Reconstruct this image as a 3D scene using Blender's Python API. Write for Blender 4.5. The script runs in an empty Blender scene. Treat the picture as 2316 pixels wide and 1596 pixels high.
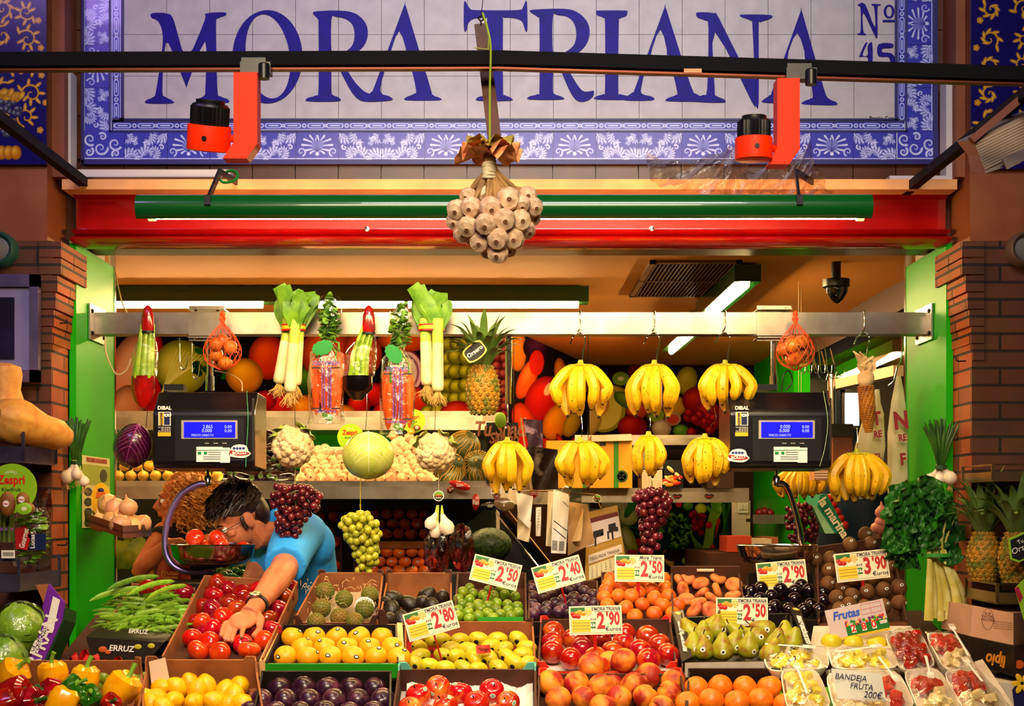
import bpy, bmesh, math, random
import numpy as np
from mathutils import Vector as V, Matrix, Euler
random.seed(7); rnd = random.random
C = bpy.context.scene.collection
sc = bpy.context.scene
PI = math.pi
F = 3216.0; CX = 1130.0; CY = 1154.0; E = 1.55          # focal length in photo pixels, vanishing point, eye height
def P(px, py, Y): return V(((px-CX)/F*Y, Y, E-(py-CY)/F*Y))
def S(n, Y): return n*Y/F
def U(a=0, b=1): return random.uniform(a, b)
# ---------------------------------------------------------------- camera, world, exposure, hall lights
cam = bpy.data.cameras.new('camera'); co = bpy.data.objects.new('camera', cam); C.objects.link(co); sc.camera = co
co.location = (0, 0, E); co.rotation_euler = (PI/2, 0, 0)
cam.sensor_width = 36; cam.lens = 36*F/2316
cam.shift_x = (1158-CX)/2316; cam.shift_y = (CY-798)/2316
cam.clip_start = .05; cam.clip_end = 60
sc.view_settings.view_transform = 'Standard'; sc.view_settings.look = 'None'
sc.view_settings.exposure = 0.12; sc.view_settings.gamma = 1
w = bpy.data.worlds.new('world'); sc.world = w; w.use_nodes = True
w.node_tree.nodes['Background'].inputs[0].default_value = (.35, .25, .3, 1)
w.node_tree.nodes['Background'].inputs[1].default_value = .02
def area(name, loc, aim, sx, sy, power, col, spread=None):
    l = bpy.data.lights.new(name, 'AREA'); l.shape = 'RECTANGLE'; l.size = sx; l.size_y = sy; l.energy = power; l.color = col
    if spread: l.spread = spread
    o = bpy.data.objects.new(name, l); C.objects.link(o); o.location = loc
    o.rotation_euler = (V(aim)-V(loc)).to_track_quat('-Z', 'Y').to_euler(); return o
# market hall lamps high over the aisle behind the camera
area('hall_lamp_main', (.3, 1.2, 4.6), (.1, 5, 3.15), 2.2, .6, 21, (1, .95, .95), 1.2)
area('hall_lamp_violet', (-2.2, 2.6, 4.3), (-1.3, 5, 2.9), 1.0, .4, 17, (.62, .36, 1))
area('hall_lamp_low', (0, .4, 3.6), (0, 4.4, 1.0), 2.4, .5, 30, (1, .78, .5), 1.1)

# ---------------------------------------------------------------- materials
def lin(h):
    if not isinstance(h, str): return tuple(h)
    h = h.lstrip('#'); c = [int(h[i:i+2], 16)/255 for i in (0, 2, 4)]
    return tuple(x/12.92 if x <= .04045 else ((x+.055)/1.055)**2.4 for x in c)
MC = {}
def M(name, col='808080', rough=.5, metal=0, nz=None, bump=None, trans=0, emis=0, var=0, coat=0, sss=0, alpha=1, attr=None, spec=.5, ior=1.45):
    """nz=(scale, colour2, lo, hi) noise mix; bump=(scale, strength); var = brightness change from object to object"""
    if nz and nz[0] < 13 and any(k in name for k in ('skin', 'peel', 'tomato', 'grape', 'pepper', 'garlic', 'butternut')): nz = (nz[0]*7, *nz[1:])
    if name in MC: return MC[name]
    m = bpy.data.materials.new(name); m.use_nodes = True; MC[name] = m
    nt = m.node_tree; N = nt.nodes; L = nt.links; b = N['Principled BSDF']; I = b.inputs
    I['Roughness'].default_value = rough; I['Metallic'].default_value = metal; I['IOR'].default_value = ior
    I['Specular IOR Level'].default_value = spec
    I['Transmission Weight'].default_value = trans; I['Coat Weight'].default_value = coat; I['Alpha'].default_value = alpha
    c = (*lin(col), 1); I['Base Color'].default_value = c; out = None
    tc = N.new('ShaderNodeTexCoord'); oi = N.new('ShaderNodeObjectInfo')
    add = N.new('ShaderNodeVectorMath'); add.operation = 'ADD'; L.new(tc.outputs['Object'], add.inputs[0])
    mul = N.new('ShaderNodeVectorMath'); mul.operation = 'SCALE'; mul.inputs[0].default_value = (7, 13, 29); L.new(oi.outputs['Random'], mul.inputs['Scale'])
    L.new(mul.outputs[0], add.inputs[1]); vec = add.outputs[0]
    if attr:
        a = N.new('ShaderNodeAttribute'); a.attribute_name = attr; out = a.outputs['Color']
    if nz:
        n = N.new('ShaderNodeTexNoise'); n.inputs['Scale'].default_value = nz[0]; n.inputs['Detail'].default_value = 4; L.new(vec, n.inputs['Vector'])
        r = N.new('ShaderNodeMapRange'); r.inputs[1].default_value = nz[2]; r.inputs[2].default_value = nz[3]; L.new(n.outputs['Fac'], r.inputs[0])
        x = N.new('ShaderNodeMix'); x.data_type = 'RGBA'; L.new(r.outputs[0], x.inputs['Factor']); x.inputs['B'].default_value = (*lin(nz[1]), 1)
        if out: L.new(out, x.inputs['A'])
        else: x.inputs['A'].default_value = c
        out = x.outputs['Result']
    if var:
        h = N.new('ShaderNodeHueSaturation'); r = N.new('ShaderNodeMapRange'); L.new(oi.outputs['Random'], r.inputs[0])
        r.inputs[3].default_value = 1-var; r.inputs[4].default_value = 1+var*.6; L.new(r.outputs[0], h.inputs['Value'])
        r2 = N.new('ShaderNodeMapRange'); f = N.new('ShaderNodeMath'); f.operation = 'FRACT'; g = N.new('ShaderNodeMath'); g.operation = 'MULTIPLY'; g.inputs[1].default_value = 17.3
        L.new(oi.outputs['Random'], g.inputs[0]); L.new(g.outputs[0], f.inputs[0]); L.new(f.outputs[0], r2.inputs[0])
        r2.inputs[3].default_value = .5-var*.04; r2.inputs[4].default_value = .5+var*.04; L.new(r2.outputs[0], h.inputs['Hue'])
        if out: L.new(out, h.inputs['Color'])
        else: h.inputs['Color'].default_value = c
        out = h.outputs[0]
    if out: L.new(out, I['Base Color'])
    if sss: I['Subsurface Weight'].default_value = sss; I['Subsurface Radius'].default_value = (.02, .008, .004); I['Subsurface Scale'].default_value = .5
    if emis:
        I['Emission Strength'].default_value = emis; I['Emission Color'].default_value = c
        if out: L.new(out, I['Emission Color'])
    if bump:
        n = N.new('ShaderNodeTexNoise'); n.inputs['Scale'].default_value = bump[0]; n.inputs['Detail'].default_value = 3; L.new(vec, n.inputs['Vector'])
        bp = N.new('ShaderNodeBump'); bp.inputs['Strength'].default_value = bump[1]; bp.inputs['Distance'].default_value = .004
        L.new(n.outputs['Fac'], bp.inputs['Height']); L.new(bp.outputs[0], I['Normal'])
    return m
def film(name, col, a=.05, rough=.08):
    """thin clear plastic: see-through with crinkled gloss"""
    if name in MC: return MC[name]
    m = bpy.data.materials.new(name); m.use_nodes = True; MC[name] = m; nt = m.node_tree; N = nt.nodes; L = nt.links; N.remove(N['Principled BSDF'])
    t = N.new('ShaderNodeBsdfTransparent'); c = lin(col); t.inputs[0].default_value = (*[1-(1-x)*.8 for x in c], 1); b = N.new('ShaderNodeBsdfGlossy'); b.inputs['Roughness'].default_value = rough
    mx = N.new('ShaderNodeMixShader'); fr = N.new('ShaderNodeLayerWeight'); fr.inputs[0].default_value = .3
    n = N.new('ShaderNodeTexNoise'); n.inputs['Scale'].default_value = 30; n.inputs['Detail'].default_value = 4; tc = N.new('ShaderNodeTexCoord'); L.new(tc.outputs['Object'], n.inputs[0])
    bp = N.new('ShaderNodeBump'); bp.inputs['Strength'].default_value = .9; bp.inputs['Distance'].default_value = .012; L.new(n.outputs['Fac'], bp.inputs['Height']); L.new(bp.outputs[0], b.inputs['Normal']); L.new(bp.outputs[0], fr.inputs['Normal'])
    ad = N.new('ShaderNodeMath'); ad.operation = 'MULTIPLY_ADD'; ad.inputs[1].default_value = .35; ad.inputs[2].default_value = a; L.new(fr.outputs['Fresnel'], ad.inputs[0])
    L.new(ad.outputs[0], mx.inputs[0]); L.new(t.outputs[0], mx.inputs[1]); L.new(b.outputs[0], mx.inputs[2]); L.new(mx.outputs[0], N['Material Output'].inputs['Surface'])
    return m
def brickmat(name, c1, c2, cm, bw=.24, bh=.055, mort=.005, rough=.75, horiz='x'):
    m = bpy.data.materials.new(name); m.use_nodes = True; nt = m.node_tree; N = nt.nodes; L = nt.links; b = N['Principled BSDF']; b.inputs['Roughness'].default_value = rough
    tc = N.new('ShaderNodeTexCoord'); sp = N.new('ShaderNodeSeparateXYZ'); cb = N.new('ShaderNodeCombineXYZ'); L.new(tc.outputs['Object'], sp.inputs[0])
    L.new(sp.outputs['X' if horiz == 'x' else 'Y'], cb.inputs['X']); L.new(sp.outputs['Z'], cb.inputs['Y'])
    t = N.new('ShaderNodeTexBrick'); L.new(cb.outputs[0], t.inputs['Vector']); t.inputs['Scale'].default_value = 1
    t.inputs['Color1'].default_value = (*lin(c1), 1); t.inputs['Color2'].default_value = (*lin(c2), 1); t.inputs['Mortar'].default_value = (*lin(cm), 1)
    t.inputs['Brick Width'].default_value = bw; t.inputs['Row Height'].default_value = bh; t.inputs['Mortar Size'].default_value = mort; t.inputs['Mortar Smooth'].default_value = .2
    n = N.new('ShaderNodeTexNoise'); n.inputs['Scale'].default_value = 9; n.inputs['Detail'].default_value = 6; L.new(tc.outputs['Object'], n.inputs[0])
    x = N.new('ShaderNodeMix'); x.data_type = 'RGBA'; x.blend_type = 'OVERLAY'; x.inputs['Factor'].default_value = .6; L.new(t.outputs['Color'], x.inputs['A']); L.new(n.outputs['Color'], x.inputs['B'])
    L.new(x.outputs['Result'], b.inputs['Base Color'])
    bp = N.new('ShaderNodeBump'); bp.inputs['Strength'].default_value = .8; bp.inputs['Distance'].default_value = .006; bp.invert = True
    L.new(t.outputs['Fac'], bp.inputs['Height']); L.new(bp.outputs[0], b.inputs['Normal']); return m

# ---------------------------------------------------------------- mesh building
ORG = {}
def norg(o): return ORG.get(o.name, V((0, 0, 0)))
def frame(z, up=(0, 0, 1)):
    z = V(z).normalized(); x = V(up).cross(z)
    if x.length < 1e-4: x = V((1, 0, 0)).cross(z)
    x.normalize(); y = z.cross(x); return Matrix((x, y, z)).transposed()
class MB:
    def __init__(s): s.v = []; s.f = []; s.mi = []; s.c = 0; s.T = None
    def add(s, vs, fs, m=None):
        k = len(s.v); s.v += [(s.T @ V(p)) if s.T else V(p) for p in vs]; s.f += [tuple(i+k for i in f) for f in fs]; s.mi += [s.c if m is None else m]*len(fs)
    def box(s, c, d, R=None, m=None, taper=1):
        R = R or Matrix.Identity(3); c = V(c); vs = []
        for z in (-1, 1):
            t = taper if z > 0 else 1
            for x, y in ((-1, -1), (1, -1), (1, 1), (-1, 1)): vs.append(c+R @ V((x*d[0]/2*t, y*d[1]/2*t, z*d[2]/2)))
        s.add(vs, [(3, 2, 1, 0), (4, 5, 6, 7), (0, 1, 5, 4), (1, 2, 6, 5), (2, 3, 7, 6), (3, 0, 4, 7)], m)
    def tube(s, pts, r, n=8, m=None, cap=True, flat=1, up=(0, 0, 1), closed=False):
        pts = [V(p) for p in pts]; k = len(pts); rs = r if isinstance(r, (list, tuple)) else [r]*k; vs = []; fs = []; px = None
        for i, p in enumerate(pts):
            a = pts[max(i-1, 0)] if not closed else pts[i-1]; b = pts[min(i+1, k-1)] if not closed else pts[(i+1) % k]
            t = (b-a).normalized() if (b-a).length > 1e-9 else V((0, 0, 1))
            if px is None:
                x = V(up).cross(t)
                if x.length < 1e-3: x = V((1, 0, 0)).cross(t)
            else: x = px-t*px.dot(t)
            x.normalize(); px = x; y = t.cross(x)
            for j in range(n):
                a_ = 2*PI*j/n; vs.append(p+x*math.cos(a_)*rs[i]+y*math.sin(a_)*rs[i]*flat)
        for i in range(k-1 if not closed else k):
            for j in range(n):
                q = (i+1) % k; fs.append((i*n+j, i*n+(j+1) % n, q*n+(j+1) % n, q*n+j))
        if cap and not closed: fs.append(tuple(range(n-1, -1, -1))); fs.append(tuple((k-1)*n+j for j in range(n)))
        s.add(vs, fs, m)
    def lathe(s, prof, n=24, c=(0, 0, 0), R=None, m=None, fn=None, sx=1, sy=1):
        R = R or Matrix.Identity(3); c = V(c); vs = []; fs = []; k = len(prof)
        for i, (r, z) in enumerate(prof):
            for j in range(n):
                a = 2*PI*j/n; q = fn(a, i/(k-1), r, z) if fn else (r, z)
                vs.append(c+R @ V((math.cos(a)*q[0]*sx, math.sin(a)*q[0]*sy, q[1])))
        for i in range(k-1):
            for j in range(n): fs.append((i*n+j, i*n+(j+1) % n, (i+1)*n+(j+1) % n, (i+1)*n+j))
        if prof[0][0] > 1e-6: fs.append(tuple(range(n-1, -1, -1)))
        if prof[-1][0] > 1e-6: fs.append(tuple((k-1)*n+j for j in range(n)))
        s.add(vs, fs, m)
    def ball(s, c, r, n=16, k=10, R=None, m=None, fn=None):
        r = (r, r, r) if not hasattr(r, '__len__') else r; R = R or Matrix.Identity(3); c = V(c); vs = []; fs = []
        for i in range(k+1):
            t = PI*i/k
            for j in range(n):
                a = 2*PI*j/n; d = V((math.sin(t)*math.cos(a), math.sin(t)*math.sin(a), -math.cos(t)))
                q = fn(d, a, i/k) if fn else 1
                vs.append(c+R @ V((d.x*r[0]*q, d.y*r[1]*q, d.z*r[2]*(q if not fn else q))))
        for i in range(k):
            for j in range(n): fs.append((i*n+j, i*n+(j+1) % n, (i+1)*n+(j+1) % n, (i+1)*n+j))
        s.add(vs, fs, m)
    def prism(s, poly, d, m=None):
        """poly: 3D points of a flat outline; d: extrusion vector"""
        n = len(poly); d = V(d); vs = [V(p) for p in poly]+[V(p)+d for p in poly]
        s.add(vs, [tuple(range(n-1, -1, -1)), tuple(range(n, 2*n))]+[(i, (i+1) % n, n+(i+1) % n, n+i) for i in range(n)], m)
    def strip(s, L, R, m=None, th=0):
        """ribbon between two rails"""
        n = len(L); s.add([*L, *R], [(i, i+1, n+i+1, n+i) for i in range(n-1)], m)
    def grid(s, fn, nu, nv, m=None):
        vs = [fn(i/nu, j/nv) for j in range(nv+1) for i in range(nu+1)]
        s.add(vs, [(j*(nu+1)+i, j*(nu+1)+i+1, (j+1)*(nu+1)+i+1, (j+1)*(nu+1)+i) for j in range(nv) for i in range(nu)], m)
    def text(s, t, o, x, y, size, m=None, bold=0, ext=.0006, align='CENTER', sx=1, shear=0, sp=1, z=None):
        """flat raised lettering: baseline origin o, axes x and y"""
        vs, fs = glyphs(t, bold, align, shear, sp); x = V(x).normalized(); y = V(y).normalized(); z = x.cross(y); o = V(o)
        s.add([o+x*(a*size*sx)+y*(b*size)+z*(c*ext) for a, b, c in vs], fs, m)
    def shape(s, loops, o, x, y, m=None, ext=.001):
        """filled 2-D outlines (holes by even-odd), points in (x, y) units"""
        vs, fs = fill(loops); x = V(x); y = V(y); z = x.cross(y).normalized(); o = V(o)
        s.add([o+x*a+y*b+z*(c*ext) for a, b, c in vs], fs, m)
    def build(s, name, mats, parent=None, smooth=True, ang=40, world=True, label=None, kind=None, weld=False, sub=0, mod=None):
        me = bpy.data.meshes.new(name); org = norg(parent) if (parent and world) else V((0, 0, 0))
        me.from_pydata([tuple(p-org) for p in s.v], [], s.f)
        for m in (mats if isinstance(mats, (list, tuple)) else [mats]): me.materials.append(m)
        if max(s.mi, default=0): me.polygons.foreach_set('material_index', s.mi)
        if weld:
            bm = bmesh.new(); bm.from_mesh(me); bmesh.ops.remove_doubles(bm, verts=bm.verts, dist=1e-5); bmesh.ops.recalc_face_normals(bm, faces=bm.faces); bm.to_mesh(me); bm.free()
        if smooth:
            me.polygons.foreach_set('use_smooth', [True]*len(me.polygons)); me.set_sharp_from_angle(angle=math.radians(ang))
        me.update(); o = bpy.data.objects.new(name, me); C.objects.link(o)
        if parent: o.parent = parent; ORG[o.name] = org
        if label: o['label'] = label
        if kind: o['kind'] = kind
        if sub: q = o.modifiers.new('s', 'SUBSURF'); q.levels = sub; q.render_levels = sub
        return o
GC = {}
def glyphs(t, bold, align, shear, sp):
    k = (t, bold, align, shear, sp)
    if k not in GC:
        c = bpy.data.curves.new('t', 'FONT'); c.body = t; c.size = 1; c.offset = bold; c.align_x = align; c.extrude = 1; c.shear = shear; c.space_character = sp; c.resolution_u = 3
        GC[k] = tomesh(c)
    return GC[k]
def tomesh(c):
    o = bpy.data.objects.new('t', c); C.objects.link(o); dg = bpy.context.evaluated_depsgraph_get(); e = o.evaluated_get(dg); me = bpy.data.meshes.new_from_object(e)
    vs = [tuple(v.co) for v in me.vertices]; fs = [tuple(p.vertices) for p in me.polygons]
    bpy.data.objects.remove(o); bpy.data.curves.remove(c); bpy.data.meshes.remove(me); return vs, fs
def fill(loops):
    c = bpy.data.curves.new('t', 'CURVE'); c.dimensions = '2D'; c.fill_mode = 'BOTH'; c.extrude = 1
    for l in loops:
        s = c.splines.new('POLY'); s.points.add(len(l)-1); s.use_cyclic_u = True
        for p, q in zip(s.points, l): p.co = (q[0], q[1], 0, 1)
    return tomesh(c)
def smoothloop(l, n=5):
    """Catmull-Rom through the points"""
    o = []; k = len(l)
    for i in range(k):
        a, b, c, d = (V((*l[(i+j-1) % k], 0)) for j in range(4))
        for t in range(n):
            u = t/n; p = .5*((2*b)+(c-a)*u+(2*a-5*b+4*c-d)*u*u+(3*b-a-3*c+d)*u**3); o.append((p.x, p.y))
    return o
def curve(l, n=6):
    """open Catmull-Rom through 3-D points"""
    l = [V(p) for p in l]; o = []; l = [l[0]*2-l[1]]+l+[l[-1]*2-l[-2]]
    for i in range(len(l)-3):
        a, b, c, d = l[i:i+4]
        for t in range(n): u = t/n; o.append(.5*((2*b)+(c-a)*u+(2*a-5*b+4*c-d)*u*u+(3*b-a-3*c+d)*u**3))
    o.append(l[-2]); return o
def tag(o, label, cat, group=None, kind=None):
    if label: o['label'] = label
    if cat: o['category'] = cat
    if group: o['group'] = group
    if kind: o['kind'] = kind
    return o
def thing(name, label, cat, loc=(0, 0, 0), group=None):
    o = bpy.data.objects.new(name, None); o.empty_display_size = .02; C.objects.link(o); o.location = V(loc); ORG[o.name] = V(loc); return tag(o, label, cat, group)
def kids(o): return [c for c in ALLKIDS.get(o.name, [])] if ALLKIDS else list(o.children)
ALLKIDS = {}
def copyt(o, par=None, lv=0):
    c = o.copy(); C.objects.link(c); c.parent = par
    for k in list(o.children): copyt(k, c, lv+1)
    return c
def dup(o, loc, rot=None, sc_=None, label=None, group=None):
    c = copyt(o); c.location = V(loc)
    if rot is not None: c.rotation_euler = rot if not isinstance(rot, Matrix) else rot.to_euler()
    if sc_ is not None: c.scale = (sc_, sc_, sc_) if not hasattr(sc_, '__len__') else sc_
    if label: c['label'] = label
    if group: c['group'] = group
    return c
class Proto:
    """first use moves the prototype itself, later uses copy it"""
    def __init__(s, o): s.o = o; s.used = False
    def put(s, loc, rot=None, sc_=None, label=None, group=None):
        if s.used: return dup(s.o, loc, rot, sc_, label, group)
        s.used = True; o = s.o; o.location = V(loc)
        if rot is not None: o.rotation_euler = rot if not isinstance(rot, Matrix) else rot.to_euler()
        if sc_ is not None: o.scale = (sc_, sc_, sc_) if not hasattr(sc_, '__len__') else sc_
        if label: o['label'] = label
        if group: o['group'] = group
        return o
def struct(o): o['kind'] = 'structure'; return o
# painted prints: a colour per vertex on a dense flat grid
class Canvas:
    g = p = 1
    def __init__(s, x0, y0, x1, y1, k=1, col='ffffff'):
        s.x0, s.y0, s.k = x0, y0, k; s.w = int((x1-x0)*k)+1; s.h = int((y1-y0)*k)+1
        s.a = np.ones((s.h, s.w, 3))*np.array(lin(col)); s.X, s.Y = np.meshgrid(x0+np.arange(s.w)/k, y0+np.arange(s.h)/k); s.x1, s.y1 = x1, y1
    def put(s, m, col):
        m = np.clip(m, 0, 1)[..., None]; s.a = s.a*(1-m)+np.array(lin(col))*m
    def ell(s, cx, cy, rx, ry, col, ang=0, col2=None, e=1.5):
        t = math.radians(ang); dx = s.X-cx; dy = s.Y-cy; u = (dx*math.cos(t)+dy*math.sin(t))/rx; v = (-dx*math.sin(t)+dy*math.cos(t))/ry
        d = np.sqrt(u*u+v*v); s.put((1-d)*min(rx, ry)/e+.5, col)
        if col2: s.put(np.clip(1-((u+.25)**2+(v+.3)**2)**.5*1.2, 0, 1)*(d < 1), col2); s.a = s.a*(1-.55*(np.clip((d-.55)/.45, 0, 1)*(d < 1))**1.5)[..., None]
    def rect(s, x0, y0, x1, y1, col): s.put(((s.X >= x0) & (s.X <= x1) & (s.Y >= y0) & (s.Y <= y1))*1., col)
    def line(s, pts, wd, col, wd2=None, e=1.2):
        n = len(pts)-1; D = np.full(s.X.shape, -9e9)
        for i in range(n):
            (ax, ay), (bx, by) = pts[i], pts[i+1]; L = (bx-ax)**2+(by-ay)**2+1e-9; t = np.clip(((s.X-ax)*(bx-ax)+(s.Y-ay)*(by-ay))/L, 0, 1)
            d = np.hypot(s.X-ax-t*(bx-ax), s.Y-ay-t*(by-ay)); w_ = wd if wd2 is None else wd+(wd2-wd)*(i+t)/n; D = np.maximum(D, w_/2-d)
        s.put(D/e+.5, col)
    def poly(s, pts, col):
        ins = np.zeros(s.X.shape, bool); n = len(pts)
        for i in range(n):
            (ax, ay), (bx, by) = pts[i], pts[(i+1) % n]
            if ay == by: continue
            c = ((ay > s.Y) != (by > s.Y)) & (s.X < (bx-ax)*(s.Y-ay)/(by-ay)+ax); ins ^= c
        s.put(ins*1., col)
    def build(s, name, mat, fn, parent=None, world=True):
        """fn(px, py) gives the 3-D point"""
        o0 = fn(s.x0, s.y0); ox = fn(s.x1, s.y0)-o0; oy = fn(s.x0, s.y1)-o0; org = norg(parent) if parent and world else V((0, 0, 0))
        U_ = (s.X-s.x0)/(s.x1-s.x0); V_ = (s.Y-s.y0)/(s.y1-s.y0); co_ = (np.array(o0-org)+U_[..., None]*np.array(ox)+V_[..., None]*np.array(oy)).reshape(-1, 3)
        i = np.arange(s.h*s.w).reshape(s.h, s.w); q = np.stack([i[:-1, :-1], i[1:, :-1], i[1:, 1:], i[:-1, 1:]], -1).reshape(-1, 4)
        s.a = s.a**s.p*s.g; me = bpy.data.meshes.new(name); me.vertices.add(len(co_)); me.vertices.foreach_set('co', co_.ravel()); me.loops.add(q.size); me.loops.foreach_set('vertex_index', q.ravel().astype(np.int32))
        me.polygons.add(len(q)); me.polygons.foreach_set('loop_start', np.arange(0, q.size, 4, dtype=np.int32)); me.update(calc_edges=True)
        ca = me.color_attributes.new('Col', 'FLOAT_COLOR', 'POINT'); ca.data.foreach_set('color', np.concatenate([s.a.reshape(-1, 3), np.ones((s.h*s.w, 1))], 1).ravel().astype(np.float32))
        me.materials.append(mat); o = bpy.data.objects.new(name, me); C.objects.link(o)
        if parent: o.parent = parent; ORG[o.name] = org
        return o
PRINT = M('printed_gloss', rough=.35, attr='Col'); PRINTM = M('printed_matt', rough=.9, attr='Col', spec=.05); TILE = M('glazed_tile', rough=.22, attr='Col', coat=.3)
# ================================================================ the building
steel = M('brushed_steel', 'b8b0a8', .32, 1, nz=(6, '8a8078', .35, .7), bump=(60, .05))
chrome = M('chrome', 'd0cdc8', .12, 1)
black = M('black_plastic', '121216', .35)
blackm = M('matt_black_metal', '0c0c12', .45, .3)
white = M('white_plastic', 'f0ece4', .4)
redp = M('red_gloss_paint', 'a00404', .2, nz=(3, '840202', .4, .7), coat=1, spec=.8)
greenp = M('green_glass_panel', '18a400', .45, spec=.2)
darkgreen = M('dark_green_enamel', '053a10', .25, coat=.5)
greenhood = M('green_enamel_hood', '0b5a1c', .22, coat=.5)
orangep = M('orange_red_paint', 'ff3000', .5, spec=.2)
cream = M('cream_paint', 'e8a868', .6, nz=(5, 'c88858', .4, .7))
ceilm = M('cream_ceiling', 'd88a2c', .8, nz=(1.5, 'c8842e', .3, .7))
wallw = M('white_wall', 'e6d9cc', .6)
def box_px(name, x0, y0, x1, y1, Y, dep, mat, parent=None, kind=None, smooth=False):
    b = MB(); a = P(x0, y0, Y); c = P(x1, y1, Y); b.box(((a.x+c.x)/2, Y+dep/2, (a.z+c.z)/2), (c.x-a.x, dep, a.z-c.z)); o = b.build(name, mat, parent, smooth=smooth)
    if kind: o['kind'] = kind
    return o
def slab(name, x0, x1, y0, y1, z0, z1, mat, parent=None, kind='structure'):
    b = MB(); b.box(((x0+x1)/2, (y0+y1)/2, (z0+z1)/2), (x1-x0, y1-y0, z1-z0)); o = b.build(name, mat, parent, smooth=False)
    if kind: o['kind'] = kind
    return o
ZC = E+1.03
slab('floor', -4, 4, -1, 10.4, -.1, 0, M('floor_tile', '3a2a22', .4, nz=(4, '5a4232', .4, .6)))
slab('ceiling', -2.5, 2.9, 5.06, 10.2, ZC, ZC+.1, ceilm)
slab('wall_left', -2.6, -2.5, 5.5, 8.2, 0, ZC, wallw)
slab('wall_back', .3, 2.0, 10.08, 10.18, 0, ZC, M('dark_brown_wall', '2a1208', .8))  # plain dark brown back wall
slab('wall_alcove', -2.6, .05, 8.06, 8.16, 0, ZC, wallw)
b = MB(); p0 = V((.05, 8.06, 0)); p1 = V((.64, 10.08, 0)); d = (p1-p0); n = V((-d.y, d.x, 0)).normalized()*.06
b.prism([p0, p1, p1+n, p0+n], (0, 0, ZC)); struct(b.build('wall_angled', wallw, smooth=False))
# the stall's side wall: green glazed panel at the far end, dark opening with a beam over it nearer
slab('wall_right', 1.8, 1.9, 8.7, 10.1, 0, ZC, greenp)
slab('wall_lintel', 1.8, 1.95, 5.4, 8.7, 2.45, ZC, M('dark_brown_beam', '3a1606', .6))
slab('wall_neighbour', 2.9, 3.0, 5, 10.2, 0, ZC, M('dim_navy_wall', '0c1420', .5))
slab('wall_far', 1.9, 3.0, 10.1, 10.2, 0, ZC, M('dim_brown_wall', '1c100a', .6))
# glazed green jambs
for nm, x, s in (('wall_jamb_left', -1.489, -1), ('wall_jamb_right', 1.57, 1)):
    b = MB(); b.box((x+s*.012, 5.245, 1.45), (.024, .49, 2.08)); struct(b.build(nm, greenp, smooth=False))
    slab('trim_jamb_front', min(x+s*.024, x+s*.045), max(x+s*.024, x+s*.045), 4.985, 5.05, .4, 2.5, M('dark_trim', '1a0c06', .4))
    slab('trim_jamb_back', min(x-s*.003, x+s*.02), max(x-s*.003, x+s*.02), 5.49, 5.51, .4, 2.56, chrome)
    slab('wall_side', min(x+s*.024, x+s*1.1), max(x+s*.024, x+s*1.1), 5.3, 5.45, 0, ZC, wallw)
# brick pilasters
bk = brickmat('brick_front_dim', '4a2410', '5c3018', '1a0c06', .26, .058); bks = brickmat('brick_side_lit', '8a4018', 'a85020', '2a1206', .26, .058, horiz='y')  # same brick twice: lamplight on the side put into its brighter colour
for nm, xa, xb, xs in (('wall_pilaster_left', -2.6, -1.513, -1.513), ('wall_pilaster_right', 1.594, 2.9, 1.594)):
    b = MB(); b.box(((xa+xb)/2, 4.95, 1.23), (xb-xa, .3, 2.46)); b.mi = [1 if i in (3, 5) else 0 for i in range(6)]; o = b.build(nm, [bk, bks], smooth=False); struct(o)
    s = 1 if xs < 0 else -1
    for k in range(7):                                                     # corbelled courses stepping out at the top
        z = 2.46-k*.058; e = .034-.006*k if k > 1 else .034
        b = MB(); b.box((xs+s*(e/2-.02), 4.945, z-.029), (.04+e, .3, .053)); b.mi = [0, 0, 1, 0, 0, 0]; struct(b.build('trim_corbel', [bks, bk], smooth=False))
# upper wall that carries the tile sign, brown tiles under it and the ledge
uw = M('brown_glazed_tile', '4a2008', .3, nz=(8, '5c2c10', .4, .6))
slab('wall_upper', -2.6, 2.9, 5.02, 5.3, 2.5, 3.6, uw)
b = MB()
for i in range(21):
    a = P(184+97*i, 372, 5.0); c = P(184+97*(i+1)-2, 406, 5.0); b.box(((a.x+c.x)/2, 5.01, (a.z+c.z)/2), (c.x-a.x, .02, a.z-c.z))
struct(b.build('trim_brown_tiles', uw, smooth=False))
for i in range(4):
    box_px('trim_side_tiles', 160, -30+97*i+2, 182, 67+97*i, 5.0, .02, uw, kind='structure'); box_px('trim_side_tiles', 2120, -30+97*i+2, 2140, 67+97*i, 5.0, .02, uw, kind='structure')
brn = M('brown_render', '8a4a22', .6, nz=(5, '7a3a18', .4, .6))
for x0, x1 in ((106, 146), (2162, 2196)): box_px('trim_column', x0, -60, x1, 400, 4.86, .16, brn, kind='structure')
box_px('trim_ledge', 140, 405, 2165, 428, 4.86, .2, cream, kind='structure')
wf = M('white_conduit', 'c8c0c0', .5)
for r in ((140, 160, 160, 400), (160, 383, 520, 400), (2140, 180, 2162, 425), (2012, 397, 2140, 415)): box_px('trim_white_conduit', *r, 4.9, .07, wf, kind='structure')
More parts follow.
